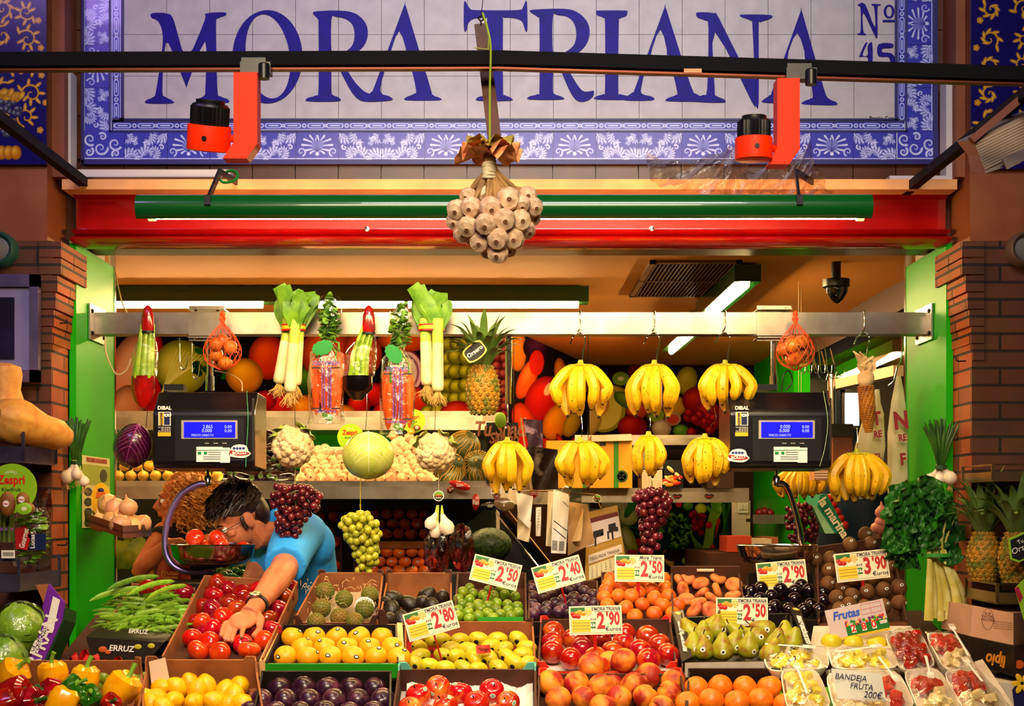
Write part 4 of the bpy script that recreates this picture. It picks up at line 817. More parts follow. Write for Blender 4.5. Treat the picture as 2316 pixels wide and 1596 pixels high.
b = MB(); q = P(1074, 795, 4.99); ax = V((.8, 0, .6)); ay = V((-.6, 0, .8)); b.shape([smoothloop([(-.036, -.022), (0, -.03), (.036, -.022), (.04, 0), (.036, .024), (0, .03), (-.036, .024), (-.04, 0)], 4)], q, ax, ay, 0, .001); b.shape([smoothloop([(-.031, -.018), (0, -.025), (.031, -.018), (.035, 0), (.031, .02), (0, .025), (-.031, .02), (-.035, 0)], 4)], q-V((0, .0012, 0)), ax, ay, 1, .0008); b.text('Orsero', q-V((0, .0024, 0))-ay*.006, ax, ay, .021, 2, bold=.02)
b.build('tag', [M('tag_gold', 'd8b060', .4), blackp, white], t, smooth=False)
# dried corn cob
t = thing('corn_cob', 'dried corn cob hanging by its pale husks beside the white bags', 'corn', P(1962, 835, 5.1)); b = MB(); c0 = P(1958, 872, 5.1); c1 = P(1965, 978, 5.1); dd = c1-c0; R = frame(-dd, (0, 1, 0))
H = dd.length; b.lathe([(0, 0), (.007, .002), (.018, H*.2), (.025, H*.5), (.026, H*.85), (.02, H)], 16, c1, R)
for i in range(26):
    for j in range(12):
        u = (i+.5)/26; r = .0255*min(1, .35+u*1.6); a = 2*PI*j/12+.1*i; b.ball(c1+R @ V((math.cos(a)*r, math.sin(a)*r, H*u)), (.006, .004, .0032), 6, 4)
b.build('kernels', M('dry_corn', 'b07018', .5, nz=(20, '8a4a10', .4, .6)), t); b = MB(); hm = M('corn_husk', 'd8b888', .7, nz=(30, 'b89060', .4, .7)); b.ball(P(1958, 856, 5.1), (.031, .026, .034), 16, 10)
for i in range(14): a = U(0, 6.28); blade(b, [P(1958, 846, 5.1), P(1958+U(-14, 18), 825, 5.1+U(-.02, .02)), P(1958+U(-34, 50), 800+U(-10, 14), 5.1+U(-.03, .03))], [.01, .014, .002], (0, -1, 0), 0, .4)
b.build('husks', hm, t)
# ================================================================ hanging scales
lcd = M('lcd_blue', '0808f0', .3, emis=1.6); lcdt = M('lcd_text', '8a98ff', .3, emis=1.2); scb = M('scale_black', '0e0c10', .28, nz=(12, '161216', .4, .7), coat=.2); scg = M('scale_dark_grey', '2a2420', .35, coat=.3)
yel = M('sticker_yellow', 'e8b820', .5); blu = M('sticker_blue', '28308a', .5)
def scale(dx, lab, l1, l2, pole_px, arm, pan, seed, cut=False):
    Y = 5.02; Yb = 5.28; t = thing('hanging_scale', lab, 'scale', P(460+dx, 1058, Y)); x0, x1 = 345+dx, 576+dx
    # housing: sloping front top, flat face, rounded corners (profile in depth and height), wider than deep
    b = MB(); prof = [(5.10, 882), (5.03, 925), (5.02, 935), (5.02, 1048), (5.03, 1058), (Yb-.01, 1062), (Yb, 1050), (Yb, 885)]
    pr = [V((P(x0, 0, Y).x, y, P(0, p, 5.02).z)) for y, p in prof]; b.prism(pr, (S(x1-x0, Y), 0, 0)); o = b.build('housing', scb, t, smooth=False)
    md = o.modifiers.new('b', 'BEVEL'); md.width = .008; md.segments = 3
    b = MB(); b.prism([V((P(x0+52, 0, Y).x, y-.0012, P(0, p, 5.02).z)) for y, p in ((5.098, 886), (5.031, 926), (5.032, 926), (5.10, 886))], (S(x1-x0-66, Y), 0, 0)); b.build('top_panel', scg, t, smooth=False)
    f = Y-.0015; r4 = lambda mb, a, c_, e, g, yy, m: mb.prism([P(a, e, yy), P(a, g, yy), P(c_, g, yy), P(c_, e, yy)], (0, .002, 0), m)
    b = MB(); r4(b, 396+dx, 552+dx, 944, 1042, f-.001, 0); b.build('face_panel', M('scale_face', '08080c', .4), t, smooth=False)
    b = MB(); r4(b, 410+dx, 537+dx, 950, 992, f-.004, 0); k = b.build('display', M('display_frame', 'a8a090', .4), t, smooth=False)
    b = MB(); r4(b, 416+dx, 532+dx, 954, 989, f-.006, 0); b.build('screen', lcd, k, smooth=False)
    b = MB()
    for s, px, py, h in ((l1, 470, 968, .017), (l2, 468, 977, .017), ('PRECIO DIRECTO', 458, 986, .0105)): b.text(s, P(px+dx, py, f-.0065), (1, 0, 0), (0, 0, 1), h, bold=0, sx=.95)
    for s, py in (('0.00', 968), ('0.00', 977)): b.text(s, P(516+dx, py, f-.0065), (1, 0, 0), (0, 0, 1), .015)
    b.build('readout', lcdt, k, smooth=False)
    b = MB(); sm_ = [white, yel, M('sticker_navy', '101848', .5)]; b.text('DIBAL', P(372+dx, 926, f), (1, 0, 0), (0, 0, 1), .018, 0, bold=.035)
    r4(b, 358+dx, 386+dx, 931, 962, f, 0); r4(b, 360+dx, 370+dx, 932.5, 960.5, f-.001, 1); r4(b, 371+dx, 384+dx, 932.5, 960.5, f-.001, 2); r4(b, 357+dx, 386+dx, 977, 986, f-.001, 1)
    b.text('B', P(372+dx, 935, f-.0015), (0, 0, -1), (1, 0, 0), .034, 0, bold=.03, align='LEFT', sx=.6); b.text('BALANZAS', P(363+dx, 933, f-.0022), (0, 0, -1), (1, 0, 0), .0105, 2, bold=.02, align='LEFT', sx=.9)
    for i, s in enumerate(('Tel. 954 43 04 25', '954 67 02 92', 'Fax 954 63 24 25')): b.text(s, P(386+dx, 967.5+i*4, f), (1, 0, 0), (0, 0, 1), .0062, 0, bold=.01, align='RIGHT')
    b.build('maker_sticker', sm_, t, smooth=False); b = MB()
    for i in range(3): b.text('MaxMin', P(468+dx+i*20, 1003, f-.002), (1, 0, 0), (0, 0, 1), .005, 0)
    b.build('button_print', white, t, smooth=False)
    b = MB(); r4(b, 444+dx, 503+dx, 1010, 1044, f-.004, 0); r4(b, 498+dx, 520+dx, 1012, 1046, f-.005, 0); r4(b, 444+dx, 520+dx, 1017, 1018, f-.006, 1); r4(b, 447+dx, 455+dx, 1021, 1027, f-.006, 1); r4(b, 461+dx, 468+dx, 1021, 1027, f-.006, 1)
    for i in range(4): r4(b, 459+dx+(12 if i < 2 else 0), 500+dx, 1022+i*5, 1022.6+i*5, f-.0062, 2)
    b.build('inspection_labels', [white, gl, blackp], t, smooth=False)
    b = MB(); q = P((540+dx) if not cut else 1668, 1022 if not cut else 1032, f-.004); b.shape([smoothloop([(-.034, -.01), (-.02, -.017), (.02, -.02), (.042, -.006), (.034, .004), (.026, .022), (0, .027), (-.024, .018)], 4)], q, (1, 0, 0), (0, 0, 1), 0, .001)
    b.shape([smoothloop([(-.03, -.004), (0, -.013), (.036, -.008), (.03, .0), (0, .002), (-.028, .006)], 4)], q-V((0, .001, 0)), (1, 0, 0), (0, 0, 1), 1, .001)
    for i in range(4): b.ball(q+V((-.016+i*.011, -.001, .013)), (.0055, .001, .005), 8, 4, m=2)
    b.text('BOLLO', q+V((.002, -.002, -.008)), (1, 0, .05), (-.05, 0, 1), .0155, 0, bold=.03); b.build('fruit_sticker', [white, M('sticker_red', 'a01818', .5), blu], t, smooth=False)
    b = MB(); r4(b, x1-6, x1-1, 900, 1040, Y-.001, 0); b.build('side_trim', scg, t, smooth=False)
    b = MB(); b.tube([P(pole_px, 764, YR+.02), P(pole_px, 884, YR+.02)], .012, 16); b.tube([P(pole_px, 850, YR+.02), P(pole_px, 884, YR+.02)], .016, 16); b.build('pole', chrome, t)
    b = MB(); b.box(P(pole_px-78+(0 if not cut else 60), 877, 5.15), (.07, .06, .022)); b.build('junction_box', black, t, smooth=False)
    ax, ay = arm[0]; b = MB(); b.tube([P(ax, 1060, 5.12), P(ax, 1085, 5.12)], .006, 12); b.lathe([(.013, 0), (.013, .03), (.009, .036)], 14, P(ax, ay+4, 5.12)); b.build('swivel', chrome, t)
    b = MB(); b.tube(curve([P(x, y, 5.12) for x, y in arm], 5), .0115, 12); b.build('arm', M('violet_reflect_chrome', 'a898f0', .38, 1) if not cut else chrome, t)  # first arm: violet reflection put into the chrome's own colour
    # pan
    px0, px1, pt, pb = pan; c = P((px0+px1)/2, pt, 5.12); w_ = S((px1-px0)/2, 5.12); H = S(pb-pt, 5.12); b = MB(); n = 40
    sq = lambda a, u, r, z: (r*w_*(abs(math.cos(a))**2.6+abs(math.sin(a))**2.6)**(-1/2.6), z)
    b.lathe([(1.0, 0), (1.03, .003), (1.0, .0045), (.985, 0), (.93, -H*.55), (.8, -H*.88), (.5, -H), (0, -H)], n, c, fn=sq, sy=.8); b.lathe([(0, -H+.003), (.5, -H+.003), (.78, -H*.84), (.9, -H*.5), (.965, -.004)], n, c, fn=sq, sy=.8)
    b.build('pan', M('pan_steel', 'b8a898', .16, 1), t, ang=50, weld=False)
    b = MB(); e = arm[-1]; b.tube([P(e[0], e[1], 5.12), c+V((0, 0, -H-.004))], .010, 10); b.box(c+V((0, 0, -H-.003)), (.1, .04, .006)); b.build('pan_support', blackm, t)
    return t, c, w_, H
S1 = scale(0, 'black hanging scale showing 2.865 with tomatoes in its pan', '2.865', '0.000', 475, [(470, 1094), (446, 1096), (410, 1118), (386, 1158), (373, 1215), (378, 1258), (400, 1284), (440, 1294), (482, 1287)], (386, 577, 1232, 1279), 1)
S2 = scale(1306, 'black hanging scale showing zeros, with an empty pan', '0.000', '0.000', 1750, [(1756, 1094), (1774, 1096), (1788, 1120), (1800, 1160), (1811, 1210), (1812, 1245), (1802, 1270), (1786, 1282), (1762, 1288)], (1667, 1846, 1234, 1276), 2, True)
cab = M('beige_cable', 'c8a878', .5)
tag(wire([P(258, 560, 5.5), P(262, 620, 5.5), P(275, 680, 5.3), P(288, 708, 5.24)], .003, 'cable', cab), 'beige cable running down from the green jamb top', 'cable')
tag(wire([P(238, 760, 5.22), P(240, 800, 5.2), P(262, 845, 5.16), P(285, 838, 5.16), P(296, 812, 5.18)], .003, 'cable', cab), 'beige cable looping below the rail end at the green jamb', 'cable')
tag(wire([P(486, 838, 5.25), P(520, 846, 5.2), P(545, 862, 5.16), P(548, 884, 5.12)], .0022, 'cable', cab), 'thin beige cable behind the onion net', 'cable')
tag(wire([P(1768, 884, 5.2), P(1772, 850, 5.2), P(1784, 838, 5.2), P(1792, 862, 5.2), P(1778, 882, 5.2)], .0025, 'cable', black), 'black cable loop above the second scale', 'cable')
tag(wire([P(558, 884, 5.0), P(561, 950, 4.99), P(557, 1020, 4.99), P(556, 1056, 4.99)], .0009, 'string', M('green_string', '4ac080', .5)), 'thin green string hanging over the first scale', 'string')
tag(wire([P(1862, 884, 5.0), P(1872, 950, 4.99), P(1866, 1010, 4.99), P(1854, 1054, 4.99)], .0009, 'string', M('pale_string', 'b8d8a0', .5)), 'thin pale string hanging over the second scale', 'string')
# ================================================================ garlic braid hung near the camera
garl = M('garlic_skin', 'dcbc9c', .5, nz=(12, 'b08058', .45, .75), var=.2, bump=(30, .4)); garlr = M('garlic_root', '6a4020', .8)
def garlic(name='garlic_bulb', r=.03, mat=None, seed=1):
    b = MB(); b.lathe([(0, -r*.72), (r*.22, -r*.76), (r*.3, -r*.7), (r*.75, -r*.62), (r*.99, -r*.15), (r*.9, r*.35), (r*.55, r*.72), (r*.22, r*1.0), (r*.12, r*1.35), (r*.1, r*1.5)], 32, fn=lambda a, u, rr, z: (rr*(1+.07*abs(math.sin(a*4.5))-.03), z)); b.lathe([(0, -r*.79), (r*.2, -r*.78), (r*.26, -r*.7)], 10, m=1); return b.build(name, [mat or garl, garlr])
G = 3.5; t = thing('garlic_bunch', 'large bunch of dried garlic hanging in front of the sign and red beam', 'garlic', P(1106, 35, G)); g0 = garlic(r=S(25, G)); g0.parent = t; first = True; random.seed(5)
gp = [(1034,474,0,24),(1066,468,-.03,24),(1108,468,-.05,25),(1150,450,-.03,27),(1058,512,-.03,24),(1098,506,-.06,25),(1140,496,-.05,26),(1176,498,-.02,25),(1086,546,-.02,24),(1126,540,-.05,25),(1163,540,-.02,24),(1126,572,-.02,24),(1207,468,.01,22),(1193,442,.02,22),(1030,500,.02,22),(1190,520,.03,22),(1046,528,.03,22),(1104,566,.03,20),(1150,562,.03,20),(1080,490,.02,24),(1120,520,.01,24),(1160,470,.03,24),(1100,440,.02,24),(1130,430,.04,22),(1060,445,.03,22),(1204,492,.04,20),(1068,535,.04,22),(1180,460,-.02,20)]
for i, (x, y, d, r) in enumerate(gp):
    o = g0 if first else g0.copy()
    if not first: C.objects.link(o)
    first = False; q = P(x, y, G+d); o.location = q-norg(t); apex = P(1110, 385, G+.02); dv = (apex-q).normalized(); face = (dv*.5+V((U(-.3, .3), .6+U(-.2, .6), U(-.1, .4)))).normalized(); o.rotation_euler = frame(face).to_euler(); o.scale = (r/25,)*3
b = MB()
for (x, y, d, r) in gp: b.tube(curve([P(x+(1110-x)*.12, y-14, G+d+.02), P(x+(1110-x)*.5, 425-abs(x-1110)*.05, G+d*.6+.02), P(1110+(x-1110)*.12, 385, G), P(1106+(x-1110)*.1, 350, G)], 3), .006, 6)
b.build('stalks', M('garlic_stalk', 'a8804a', .7, nz=(30, '7a5a30', .4, .7)), t)
b = MB()
for k in range(9): b.lathe([(.017, -.003), (.0185, 0), (.017, .003)], 16, P(1106, 372+k*3.6, G)+V((0, 0, 0)), Euler((U(-.15, .15), U(-.15, .15), 0)).to_matrix())
b.build('twine', M('pale_twine', 'd8cca8', .8), t)
b = MB(); random.seed(9)                                                   # ruffled dried stalk ends spreading over the tie
for lay, (rr, zz, m) in enumerate(((.080, 358, 0), (.072, 345, 0), (.058, 331, 1))):
    c = P(1105, zz, G); n = 44; vs = [c+V((0, 0, .012))]; ring = []
    for q in (.5, 1):
        for j in range(n): a = 2*PI*j/n; w_ = .016*math.sin(a*6+lay)+.008*math.sin(a*11+lay*2); vs.append(c+V((math.cos(a)*rr*q*(1+.1*math.sin(5*a+lay)), math.sin(a)*rr*q*.8, w_*q-.010*(q-.5)+.012)))
    b.add(vs, [(0, 1+j, 1+(j+1) % n) for j in range(n)]+[(1+j, 1+n+j, 1+n+(j+1) % n, 1+(j+1) % n) for j in range(n)], m)
for k in range(30): a = U(0, 6.28); r = U(.02, .06); b.tube([P(1105, 330, G)+V((math.cos(a)*.01, math.sin(a)*.01, .01)), P(1105, 333+U(-8, 6), G)+V((math.cos(a)*r, math.sin(a)*r, 0))], .003, 5, 1)
k_ = b.build('dried_ruffle', [M('dry_orange', 'f0a868', .7, nz=(30, 'a8582c', .4, .65)), M('dry_olive', '8a7a28', .7, nz=(30, 'b89a40', .4, .65))], t, ang=80)
b = MB(); b.tube(curve([P(1092, 30, G+.03), P(1104, 70, G-.03), P(1110, 112, G-.03), P(1108, 200, G-.01), P(1108, 312, G), P(1108, 345, G)], 4), .0028, 6); b.build('cord', M('green_cord', '8aa020', .6), t)
pl = thing('wooden_hanger', 'dark wooden slat with an eye hook hanging behind the garlic cord', 'slat', P(1090, 40, 3.62)); b = MB(); bar(b, P(1088, 56, 3.61), P(1119, 318, 3.61), .02, .034); b.build('slat', M('dark_wood', '3a1408', .6, nz=(8, '5c2410', .4, .65)), pl, smooth=False)
wire([P(1088, 58, 3.6), P(1087, 48, 3.6), P(1082, 42, 3.6), P(1088, 36, 3.6), P(1094, 42, 3.6), P(1089, 48, 3.6)], .002, 'eye_hook', parent=pl); wire([P(1088, 38, 3.6), P(1091, 10, 3.6), P(1096, -40, 3.6)], .001, 'wire', parent=pl)
b = MB(); b.tube([P(1073, 108, 3.58), P(1106, 112, 3.58)], .0015, 5); b.tube([P(1106, 80, 3.58), P(1104, 112, 3.58)], .0015, 5); b.build('cord_loop', M('green_cord', '8aa020', .6), pl)
# ================================================================ crates
card = M('brown_cardboard', '9a5c30', .75, nz=(12, '7c4420', .4, .7)); cardd = M('dark_cardboard', '4c2410', .75, nz=(12, '3a1a0a', .4, .7)); cardw = M('white_cardboard', 'd8c8b4', .65, nz=(12, 'c4ac94', .4, .7))
blackc = M('black_cardboard', '16100c', .45, nz=(8, '241a12', .4, .7)); paper = M('tissue_paper', 'e4d4cc', .7, bump=(14, .8)); wood = M('pale_wood', 'e0b478', .6, nz=(30, 'c89858', .4, .7))
class Tray:
    """open display crate from the four corners of its rim; its inner floor lies depth below the rim"""
    def __init__(s, name, lab, FL, FR, BL, BR, depth=.07, mo=None, mi=None, up=(0, 0, 0), th=.006, cat='crate', liner=None, corner=0, colors=None):
        fl, fr, bl, br = (P(*q) for q in (FL, FR, BL, BR)); s.n = (fr-fl).cross(bl-fl).normalized(); s.c = (fl+fr+bl+br)/4; s.d = depth; s.fl, s.fr, s.bl, s.br = fl, fr, bl, br
        mo = mo or card; mi = mi or mo; dn = -s.n*depth; t = s.t = thing(name, lab, cat, s.c+dn); ins = lambda p, k: p+(s.c-p).normalized()*k
        b = MB(); b.prism([fl+dn, fr+dn, br+dn, bl+dn], -s.n*th); b.build('base', mi if not liner else liner, t, smooth=False)
        ww = colors or {}
        for nm, p, q, h in (('front_wall', fl, fr, up[0]), ('side_wall', fr, br, up[1]), ('back_wall', br, bl, up[2]), ('side_wall', bl, fl, up[1])):
            inw = s.n.cross(q-p).normalized()*th; b = MB(); u = s.n*h; e0, e1 = p+u, q+u
            b.add([p+dn, q+dn, e1, e0, p+dn+inw, q+dn+inw, e1+inw, e0+inw], [(0, 1, 2, 3)], 0); b.add([p+dn, q+dn, e1, e0, p+dn+inw, q+dn+inw, e1+inw, e0+inw], [(5, 4, 7, 6), (3, 2, 6, 7), (0, 3, 7, 4), (1, 5, 6, 2), (0, 4, 5, 1)], 1)
            w_ = b.build(nm, [ww.get(nm, mo), mi], t, smooth=False)
        if corner:
            for p, q, r in ((fl, fr, bl), (fr, fl, br), (bl, br, fl), (br, bl, fr)):
                a = (q-p).normalized()*corner; c_ = (r-p).normalized()*corner; h = s.n*(max(up)+.012); b = MB(); b.prism([p+s.n*0, p+a, p+a*.6+h, p+h], (r-p).normalized()*.005); b.prism([p+s.n*0, p+c_, p+c_*.6+h, p+h], (q-p).normalized()*.005); b.build('corner_post', mo, t, smooth=False)
    def at(s, px, py, h):
        """point h below the rim plane seen at this pixel"""
        o = V((0, 0, E)); d = P(px, py, 1)-o; q = s.c-s.n*h; return o+d*((q-o).dot(s.n)/d.dot(s.n))
def relax(L, r):
    for _ in range(14):
        for i in range(len(L)):
            for j in range(i):
                d = L[i]-L[j]; k = d.length
                if 1e-6 < k < 2*r: d *= (2*r-k)/k*.5; L[i] += d; L[j] -= d
    return L
def poslist(pts, tr, proto, h, lab, grp, rot=None, sj=.06, scl=1, z=None):
    R0 = frame(tr.n, (0, 1, 0)) if tr else Matrix.Identity(3); out = []
    pos = [tr.at(q[0], q[1], h if len(q) < 3 else h-q[2]) for q in pts]; k_ = getattr(proto, 'r', 0)
    if k_: relax(pos, k_*scl*.97)
    for i, q in enumerate(pts):
        p = pos[i]; r = (R0 @ (Euler((U(-.5, .5), U(-.5, .5), U(0, 6.28))) if rot is None else rot(q, i)).to_matrix())
        l = lab(i, q) if callable(lab) else lab; out.append(proto.put(p, r, scl*U(1-sj, 1+sj), l, grp))
    return out
def roundfruit(name, mat, r, sq=.92, dim=.12, lobes=0, stem=None, lab='fruit', cat='fruit', cleft=0, calyx=False, sticker=None, n=24, lobek=.03):
    def fn(d, a, u):
        q = 1
        if dim: q -= dim*max(0, (d.z-.8)/.2)**1.5
        if lobes: q += lobek*math.cos(lobes*a)*(1-abs(d.z))**.5*(.4+.6*abs(d.z)) if abs(d.z) < 1 else 0
        if cleft: da = math.atan2(math.sin(a), math.cos(a)); q -= cleft*math.exp(-(da/.18)**2)*(.3+.7*max(0, d.z+.3))
        return q
    b = MB(); b.ball((0, 0, 0), (r, r, r*sq), n, int(n*.7), fn=fn)
    if stem or calyx or sticker:
        t = thing(name, lab, cat); b.build('flesh', mat, t, world=False)
        if stem: b = MB(); b.tube([(0, 0, r*sq*.82), (.001, 0, r*sq*1.12)], [r*.05, r*.07], 6); b.build('stem', stem, t, world=False)
        if calyx:
            b = MB()
            for k in range(6): a = k*1.05; blade(b, [(0, 0, r*sq*.84), (math.cos(a)*r*.3, math.sin(a)*r*.3, r*sq*.96), (math.cos(a)*r*.6, math.sin(a)*r*.6, r*sq*.88)], [r*.09, r*.1, .001], (0, 0, 1), 0, .2, 3)
            b.tube([(0, 0, r*sq*.8), (r*.04, 0, r*sq*1.25)], [r*.06, r*.05], 6); b.build('calyx', M('tomato_calyx', '2c5a14', .6), t, world=False)
        if sticker:
            b = MB(); q = V((.35, -.7, .62)).normalized() if sticker is not True else V((.3, -.75, .55)).normalized(); c = V((q.x*r, q.y*r, q.z*r*sq))*1.003; R = frame(q); b.lathe([(r*.24, -.0006), (r*.24, .0005), (r*.0, .0012)], 14, c, R, sy=.7); b.lathe([(r*.15, .0012), (0, .0016)], 12, c, R, 1, sy=.6); b.build('sticker', [white if sticker is True or len(sticker) < 2 else sticker[0], blackp if sticker is True or len(sticker) < 2 else sticker[1]], t, world=False)
        o = Proto(t)
    else: o = Proto(tag(b.build(name, mat), lab, cat))
    o.r = r; return o
def hexfill(x0, x1, y0, y1, dx, dy, j=2, trim=None):
    out = []; r = 0; y = y0
    while y <= y1:
        x = x0+(dx/2 if r % 2 else 0)
        while x <= x1:
            if not trim or trim(x, y): out.append((x+U(-j, j), y+U(-j, j)))
            x += dx
        y += dy; r += 1
    return out
# ================================================================ far shelves and prints
def shelf(name, lab, x0, x1, y0, ym, y1, Y, dep, mat=steel, cat='shelf'):
    """steel shelf: short upright lip over a deeper fascia"""
    t = thing(name, lab, cat, P((x0+x1)/2, y1, Y)); b = MB(); a = P(x0, ym, Y); c = P(x1, y1, Y); b.box(((a.x+c.x)/2, Y+.01, (a.z+c.z)/2), (c.x-a.x, .02, a.z-c.z)); b.build('fascia', mat, t, smooth=False)
    b = MB(); a = P(x0, y0, Y+.02); c = P(x1, ym, Y+.02); b.box(((a.x+c.x)/2, Y+.024, (a.z+c.z)/2), (c.x-a.x, .008, a.z-c.z+.004)); b.build('lip', mat, t, smooth=False)
    b = MB(); z = P(0, y1, Y).z+.02; b.box(((a.x+c.x)/2, Y+dep/2+.02, z), (c.x-a.x, dep, .02)); b.build('board', mat, t, smooth=False); return t
shelf('steel_shelf', 'upper steel shelf under the big fruit mural', 262, 1108, 930, 943, 972, 7.3, .72); shelf('steel_shelf', 'lower steel shelf carrying the garlic and melons', 262, 1122, 1088, 1100, 1128, 6.6, 1.4); b = MB(); b.tube([P(520, 1116, 6.68), P(1060, 1116, 6.68)], .012, 10); b.build('tube', M('added_shelf_glow', 'ffd58c', emis=40), bpy.data.objects['steel_shelf.001'])  # unseen glowing tube added under the lower shelf to brighten the crates
shelf('steel_shelf', 'far steel shelf under the yellow carton', 1315, 1694, 1104, 1112, 1136, 8.4, .9); shelf('steel_shelf', 'far upper shelf below the melon print', 1300, 1600, 984, 990, 1006, 8.9, .9)
slab('trim_shelf_wall', P(262, 0, 8.0).x, P(1122, 0, 8.0).x, 8.03, 8.055, 0, P(0, 960, 8.0).z, M('dark_shelf_back', '0c1e0c', .5)); 
b = MB(); a = P(560, 975, 7.95); c = P(900, 1060, 7.95); b.box(((a.x+c.x)/2, 7.99, (a.z+c.z)/2), (c.x-a.x, .02, a.z-c.z)); tag(b.build('green_board', greenp, smooth=False), 'green glazed board behind the heap of garlic', 'panel')
def mural(name, lab, x0, y0, x1, y1, fn, items, bg, k=1):
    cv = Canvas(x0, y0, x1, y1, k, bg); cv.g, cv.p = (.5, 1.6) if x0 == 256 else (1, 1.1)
    for it in items:
        f = it[0]; getattr(cv, f)(*it[1:])
    return tag(cv.build(name, PRINTM, fn), lab, 'mural')
L1 = []; random.seed(77)
R_, G_, O_, Y_ = 'c41408', '4c8a10', 'e86810', 'f0b010'
L1 += [('ell', 300, 850, 60, 110, 'e8a890', 20, 'f4ccb8'), ('ell', 285, 930, 40, 60, 'e0a080', 10, 'f0c0a0'), ('ell', 352, 800, 18, 50, 'c82010', 0, 'e84020'), ('ell', 345, 900, 20, 50, 'c81c10', 0), ('ell', 410, 830, 60, 62, 'c0c048', -35, 'e4e088')]
for k in range(9): L1.append(('line', [(365+k*3, 890-k*4), (400+k*9, 790+k*2)], 3, 'ece8a8', 1))
for k in range(40): L1.append(('ell', 470+U(-30, 60), 800+U(-45, 50), U(7, 14), U(4, 8), ('1c5a10', '2c7a18', '0c3a08')[k % 3], U(0, 180)))
L1 += [('ell', 606, 808, 44, 50, 'd85008', 0, 'f07818'), ('ell', 553, 850, 42, 40, 'e0a008', 10, 'ffd030')]
for k in range(22): L1.append(('ell', 668+U(-22, 26), 795+U(-35, 45), 13, 13, '181034', 0, '4a3c7c'))
L1 += [('ell', 700, 860, 38, 34, '3c6a10', 0, '78a828'), ('ell', 740, 800, 60, 60, 'd06008', 0, 'f08828'), ('ell', 640, 920, 40, 34, R_, 0, 'f04830'), ('ell', 600, 905, 26, 22, R_, 0, 'f04830'), ('ell', 600, 940, 20, 16, R_, 0, 'e84830'), ('ell', 690, 925, 34, 32, 'e89010', 0, 'ffc040'),
 ('ell', 820, 800, 44, 52, 'd85c10', 0, 'f08030'), ('ell', 848, 892, 30, 26, R_, 0, 'f85038'), ('ell', 812, 915, 26, 26, R_, 0, 'ff5840'), ('ell', 775, 935, 30, 20, 'e89818', 0, 'ffc040'), ('ell', 868, 930, 24, 20, R_, 0, 'f04830'),
 ('ell', 915, 842, 44, 54, '8a4068', 0), ('ell', 917, 842, 38, 48, 'e8c8d8', 0), ('ell', 917, 842, 31, 40, 'b078a0', 0), ('ell', 917, 842, 26, 34, 'ecd4e0', 0), ('ell', 917, 842, 19, 25, 'b078a0', 0), ('ell', 917, 842, 14, 19, 'e8c8d8'), ('ell', 915, 770, 60, 26, 'd87010', 0, 'f09028'), ('ell', 940, 905, 44, 30, 'd84818', 20, 'f07040')]
for k in range(34): L1.append(('ell', 1030+(k % 6)*21-60+U(-4, 4), 778+(k//6)*31+U(-5, 5), 19, 17, '98941c', U(-20, 20), 'e0dc60'))
L1.append(('ell', 1035, 940, 42, 34, 'd83c10', 0, 'f06838'))
for k in range(36): L1.append(('ell', 1104+(k % 3)*19+U(-3, 3), 770+(k//3)*19+U(-3, 3), 12, 11, '9a4048', 0, 'e89088'))
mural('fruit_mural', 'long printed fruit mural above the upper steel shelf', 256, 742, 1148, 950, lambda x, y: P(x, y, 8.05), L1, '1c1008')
ang0, ang1 = V((.05, 8.05, 0)), V((.635, 10.06, 0)); ztop, zbot = ZC, E+.36
L2 = [('ell', 15, 40, 22, 60, 'd87010', 0, 'f09020'), ('ell', 60, 20, 26, 40, '2c0a20', 30, '5c1a40')]
for q in (('ell', 40, 110, 17, 62, 'd84c10', 18, 'f07828'), ('ell', 78, 150, 38, 70, 'b81008', 22, 'e02818'), ('ell', 88, 120, 8, 22, 'f0b888', 22), ('ell', 118, 60, 16, 40, 'e06810', 0, 'f89030'), ('ell', 140, 110, 14, 46, 'd85c18', 25, 'e87830'), ('ell', 34, 230, 26, 50, 'b82808', -10, 'd84818'), ('ell', 110, 205, 30, 60, 'e87808', 24, 'ffa018'), ('ell', 150, 200, 20, 46, 'e0a010', 24, 'f8c830'), ('ell', 160, 80, 9, 70, '4c6a14', 28, '7c9a28'), ('ell', 176, 90, 9, 70, '3c5a10', 30, '6c8a20'), ('ell', 60, 60, 16, 36, 'c8200c', 10), ('ell', 190, 60, 18, 30, 'd86a10', 0), ('ell', 60, 280, 44, 20, 'a8180c', 0)): L2.append(q)
for k in range(8): L2.append(('ell', 90+U(0, 90), 265+U(-10, 25), 8, 20, 'b0140c', U(-60, 60), 'e03020'))
mural('fruit_mural', 'printed mural of carrots and peppers on the angled wall', 0, 0, 200, 300, lambda x, y: ang0.lerp(ang1, x/200)+V((0, -.012, ztop+(zbot-ztop)*y/300)), L2, '180a0a', 1)
